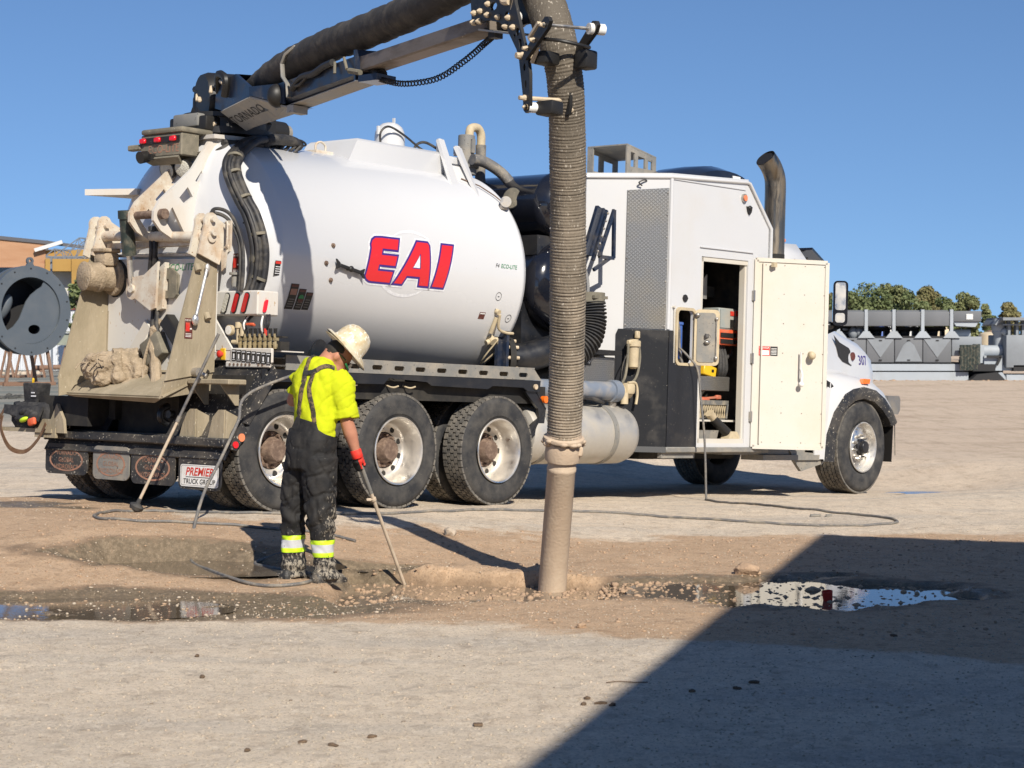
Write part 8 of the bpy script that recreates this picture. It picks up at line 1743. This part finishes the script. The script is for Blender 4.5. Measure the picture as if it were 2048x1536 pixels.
for y in (0, 1.6):
    P0 = [(93, 512), (110, 498), (126, 500), (160, 476), (178, 477), (196, 488), (214, 510)]; bot = [(93, 514), (112, 514), (134, 514), (154, 514), (176, 513), (214, 513)]
    T_p = [Vector((xt(a), y, zt(c))) for a, c in P0]; B_p = [Vector((xt(a), y, zt(c))) for a, c in bot]
    for p, q in zip(T_p, T_p[1:]): b.bar(p, q, .05, .05)
    for p, q in zip(B_p, B_p[1:]): b.bar(p, q, .06, .06)
    for p, q in ((0, 1), (1, 1), (1, 2), (2, 2), (3, 2), (3, 3), (3, 4), (4, 3), (5, 4), (6, 5)): b.bar(T_p[p], B_p[q], .035, .035)
    A[y] = (T_p, B_p)
for k in range(7): b.bar(A[0][0][k], A[1.6][0][k], .04, .04)
for k in range(6): b.bar(A[0][1][k], A[1.6][1][k], .04, .04)
b.bar(A[0][1][0] + Vector((0, 0, .35)), A[0][1][3] + Vector((0, 0, .35)), .04, .04)
for k in range(22): x = xt(94 + 3 * k); b.bar((x, -.03, zt(514)), (x, -.03, zt(518)), .03, .03)
b.obj('truss_frame', 'truss', tr_)
for px in (96, 212):
    b = B(); b.bar((xt(px), .8, -.1), (xt(px), .8, zt(514)), .09, .09); b.obj('truss_leg', 'truss', tr_)
# slate-grey flanged vessel section lying on its side
DV = 70.0; gv = gz1(-17, DV); vs_ = bth('vessel_section', 'big slate-grey flanged steel vessel section with an open end at the left', 'vessel', KX(63, DV), DV, 0)
Rv = 90 / 3900 * DV; zc_ = KZ(621, DV); ax = Vector((.70, -.715, 0)).normalized(); c0 = Vector((0, 0, zc_))
b = B(); b.lathe(c0, -ax, [(Rv * .74, 0), (Rv, 0), (Rv, .16), (Rv * .86, .16), (Rv * .86, 1.25), (Rv * .70, 1.25), (Rv * .74, .02)], 64, close=True); b.lathe(c0 - ax * .55, -ax, [(Rv * .86, 0), (Rv * .98, 0), (Rv * .98, .14), (Rv * .86, .14)], 64, close=True); b.obj('flanged_shell', 'vessel', vs_, smooth=30)
u_, w_, _ = frame_of(ax)
b = B(); b.lathe(c0 - ax * 1.15, -ax, [(0, 0), (Rv * .72, 0), (Rv * .72, .06), (0, .06)], 48); b.obj('end_plate', 'far_blk', vs_)
# inner baffle: plate with an S-shaped edge and a round hole
hx = Vector((ax.y, -ax.x, 0)); hx = hx if hx.x > 0 else -hx
g_ = [(Rv * .735 * math.cos(math.radians(a)), Rv * .735 * math.sin(math.radians(a))) for a in range(62, -143, -6)]
g_ += [(-.42 * Rv, -.36 * Rv), (-.27 * Rv, -.18 * Rv), (-.18 * Rv, .02 * Rv), (-.10 * Rv, .20 * Rv), (.02 * Rv, .35 * Rv), (.18 * Rv, .47 * Rv), (.30 * Rv, .54 * Rv)]
b = B(); holed_plate(b, g_, [[(.10 * Rv + .15 * Rv * math.cos(a), -.42 * Rv + .105 * Rv * math.sin(a)) for a in np.linspace(0, 2 * PI, 21)[:-1]]], c0 - ax * .10, hx, Vector((0, 0, 1)), .05); b.obj('baffle', 'vessel', vs_)
b = B(); b.ell(c0 - ax * .75 - hx * .44 * Rv + Vector((0, 0, .05 * Rv)), (.26, .2, .55), 20, 14, Euler((0, .5, .2)).to_matrix()); b.obj('inner_pipe', 'vessel', vs_, smooth=60)
b = B()
for k in range(14): a = 2 * PI * (k + .5) / 14; p = c0 + (u_ * math.cos(a) + w_ * math.sin(a)) * Rv * .93; b.cyl(p + ax * .012, p - ax * .02, .032, n=10)
tag(b.obj('bolt_hole', 'far_blk', vs_), kind='stuff')
b = B(); lug = [(x, y) for x, y in arc2(0, Rv * 1.10, Rv * .085, -40, 220, 12)] + [(-Rv * .11, Rv * .97), (Rv * .11, Rv * .97)]; holed_plate(b, lug, [[(.035 * Rv * math.cos(a), Rv * 1.10 + .035 * Rv * math.sin(a)) for a in np.linspace(0, 2 * PI, 13)[:-1]]], c0 - ax * .08, hx, Vector((0, 0, 1)), .09); b.obj('lifting_lug', 'vessel', vs_)
for k, s_ in enumerate((.0, 1.15)):
    p = c0 - ax * (.15 + s_); b = B(); zb2 = p.z - Rv * .98
    for sg in (1, -1): b.bar(p + hx * sg * .45 * Rv + Vector((0, 0, -Rv * .86)), p + hx * sg * .60 * Rv + Vector((0, 0, -p.z + gv - .05)), .10, .10)
    b.bar(p + hx * .65 * Rv + Vector((0, 0, gv - p.z + .06)), p - hx * .65 * Rv + Vector((0, 0, gv - p.z + .06)), .12, .12); b.obj('stand', 'rustbeam', vs_)
b = B(); b.cyl(c0 - ax * .9 + hx * .1 * Rv + Vector((0, 0, -.42 * Rv)), c0 - ax * .95 + hx * .1 * Rv + Vector((0, 0, -.42 * Rv)), .22, n=16); b.obj('red_cover', 'dred', vs_)
# fence, beams and trestles
DF = 108.0; gf = gz1(-25, DF); fn = bth('sheet_fence', 'white corrugated sheet fence with a dark red rail at the far left', 'fence', KX(70, DF), DF, gf)
xf = lambda px: KX(px, DF) - fn.location.x
for k in range(9):
    x0 = xf(-40 + 26 * k); x1 = xf(-40 + 26 * (k + 1)) - .02; b = B(); rg_ = []; nn_ = 13
    for i in range(nn_): x = x0 + (x1 - x0) * i / (nn_ - 1); y = .03 * (i % 2); rg_.append([Vector((x, y, 0)), Vector((x, y, KZ(616, DF) - gf)), Vector((x, y + .02, KZ(616, DF) - gf)), Vector((x, y + .02, 0))])
    b.loft(rg_); b.obj('sheet_panel', 'fencew', fn, smooth=0)
b = B(); b.bar((xf(-40), -.05, KZ(614, DF) - gf), (xf(194), -.05, KZ(612, DF) - gf), .14, .12); b.obj('top_rail', 'far_white', fn); b = B(); b.bar((xf(-40), -.04, KZ(619, DF) - gf), (xf(194), -.04, KZ(617, DF) - gf), .08, .14); b.obj('under_rail', 'trim_red', fn)
DBm = 84.0; gm_ = gz1(-20, DBm); bm_ = bth('steel_beam', 'sage green steel beam resting on rusty trestles at the far left', 'beam', KX(80, DBm), DBm, gm_)
xm = lambda px: KX(px, DBm) - bm_.location.x
zm = lambda py: KZ(py, DBm) - gm_
b = B(); b.box(((xm(-30) + xm(146)) / 2, 0, zm(677)), (xm(146) - xm(-30), .10, .45)); b.box(((xm(-30) + xm(146)) / 2, 0, zm(664)), (xm(146) - xm(-30), .35, .06)); b.box(((xm(-30) + xm(146)) / 2, 0, zm(689)), (xm(146) - xm(-30), .35, .06))
for px in (20, 60, 100, 142): b.box((xm(px), -.09, zm(677)), (.04, .2, .44))
b.obj('beam_web', 'beam_g', bm_)
for px in (14, 44, 76, 132):
    b = B(); b.bar((xm(px) - .3, 0, 0), (xm(px), 0, zm(692)), .09, .09); b.bar((xm(px) + .3, 0, 0), (xm(px), 0, zm(692)), .09, .09); b.bar((xm(px), -.7, .05), (xm(px), .7, .05), .12, .1); b.obj('trestle', 'rustbeam', bm_)
for i, (px, py, L_, lab) in enumerate(((50, 735, 3.4, 'left rusty pipe lying on blocks near the trestles'), (105, 739, 2.0, 'right rusty pipe lying on blocks near the trestles'))):
    d2 = 1.65 * 3900 / (py + 4 - 680); x = KX(px, d2); b = B(); b.cyl((-L_ / 2, 0, .2), (L_ / 2, 0, .25), .13, n=12); pp2 = bth('rusty_pipe', lab, 'pipe', x, d2, gz1(x, d2), .1); b.obj('pipe_body', 'rustbeam', pp2); b = B(); b.box((-L_ * .3, 0, .04), (.2, .5, .1)); b.box((L_ * .3, 0, .04), (.2, .5, .1)); b.obj('pipe_block', 'rustbeam', pp2)
r = np.random.default_rng(77)
M['debris'] = mat('dark_debris', (.05, .05, .045), .9, dirt=(.16, .15, .13), amt=.6, scale=2)
d2 = 1.65 * 3900 / (795 - 680); n_ = 60; lumps('debris_heap', np.stack([KX(20, d2) + r.normal(0, .32, n_), d2 + r.normal(0, .5, n_)], 1), r.uniform(.05, .13, n_), 'debris', 5, flat=.5)
d2 = 1.65 * 3900 / (748 - 680); lumps('sand_heap', np.stack([KX(52, d2) + r.normal(0, .4, 60), d2 + r.normal(0, .5, 60)], 1), r.uniform(.08, .2, 60), 'stone', 6, flat=.6)
# low bank of sand in front of the equipment row
n_ = 160; lumps('sand_bank', np.stack([r.uniform(13, 27, n_), 78 + r.normal(0, 1.0, n_)], 1), r.uniform(.03, .08, n_), 'clod', 7, flat=.5, sink=.3)

# ================================================================== the workshop whose roof throws the foreground shadow (stands right of the camera)
wc = Vector((5.41, 9.10, 0)); e1 = Vector((-.2745, -.9616, 0)); e2_ = Vector((.9126, -.409, 0)); Hh = 6.0; gw = gz1(10, 2)
wk = thing('workshop', 'beige steel workshop beside the yard with a flat overhanging roof', 'building', (wc.x, wc.y, 0))
M['wall_beige'] = mat('beige_steel_siding', (.50, .46, .38), .7, dirt=(.4, .36, .29), amt=.5, scale=.8)
b = B(); b.slab([Vector((0, 0, Hh)), e1 * 30 + Vector((0, 0, Hh)), e1 * 30 + e2_ * 24 + Vector((0, 0, Hh)), e2_ * 24 + Vector((0, 0, Hh))], -.25); b.obj('roof', 'roofgrey', wk)
def wq(a, c, z): return e1 * a + e2_ * c + Vector((0, 0, z))
b = B()
for (a0, c0_), (a1, c1_) in (((1.2, 1.2), (29, 1.2)), ((29, 1.2), (29, 23)), ((29, 23), (1.2, 23)), ((1.2, 23), (1.2, 1.2))): b.slab([wq(a0, c0_, -.3), wq(a1, c1_, -.3), wq(a1, c1_, Hh - .2), wq(a0, c0_, Hh - .2)], .15)
b.obj('wall', 'wall_beige', wk)
for a0 in (5, 13, 21): b = B(); b.slab([wq(a0, 1.03, 0), wq(a0 + 4, 1.03, 0), wq(a0 + 4, 1.03, 4.2), wq(a0, 1.03, 4.2)], .05); b.obj('roller_door', 'galv_l', wk)
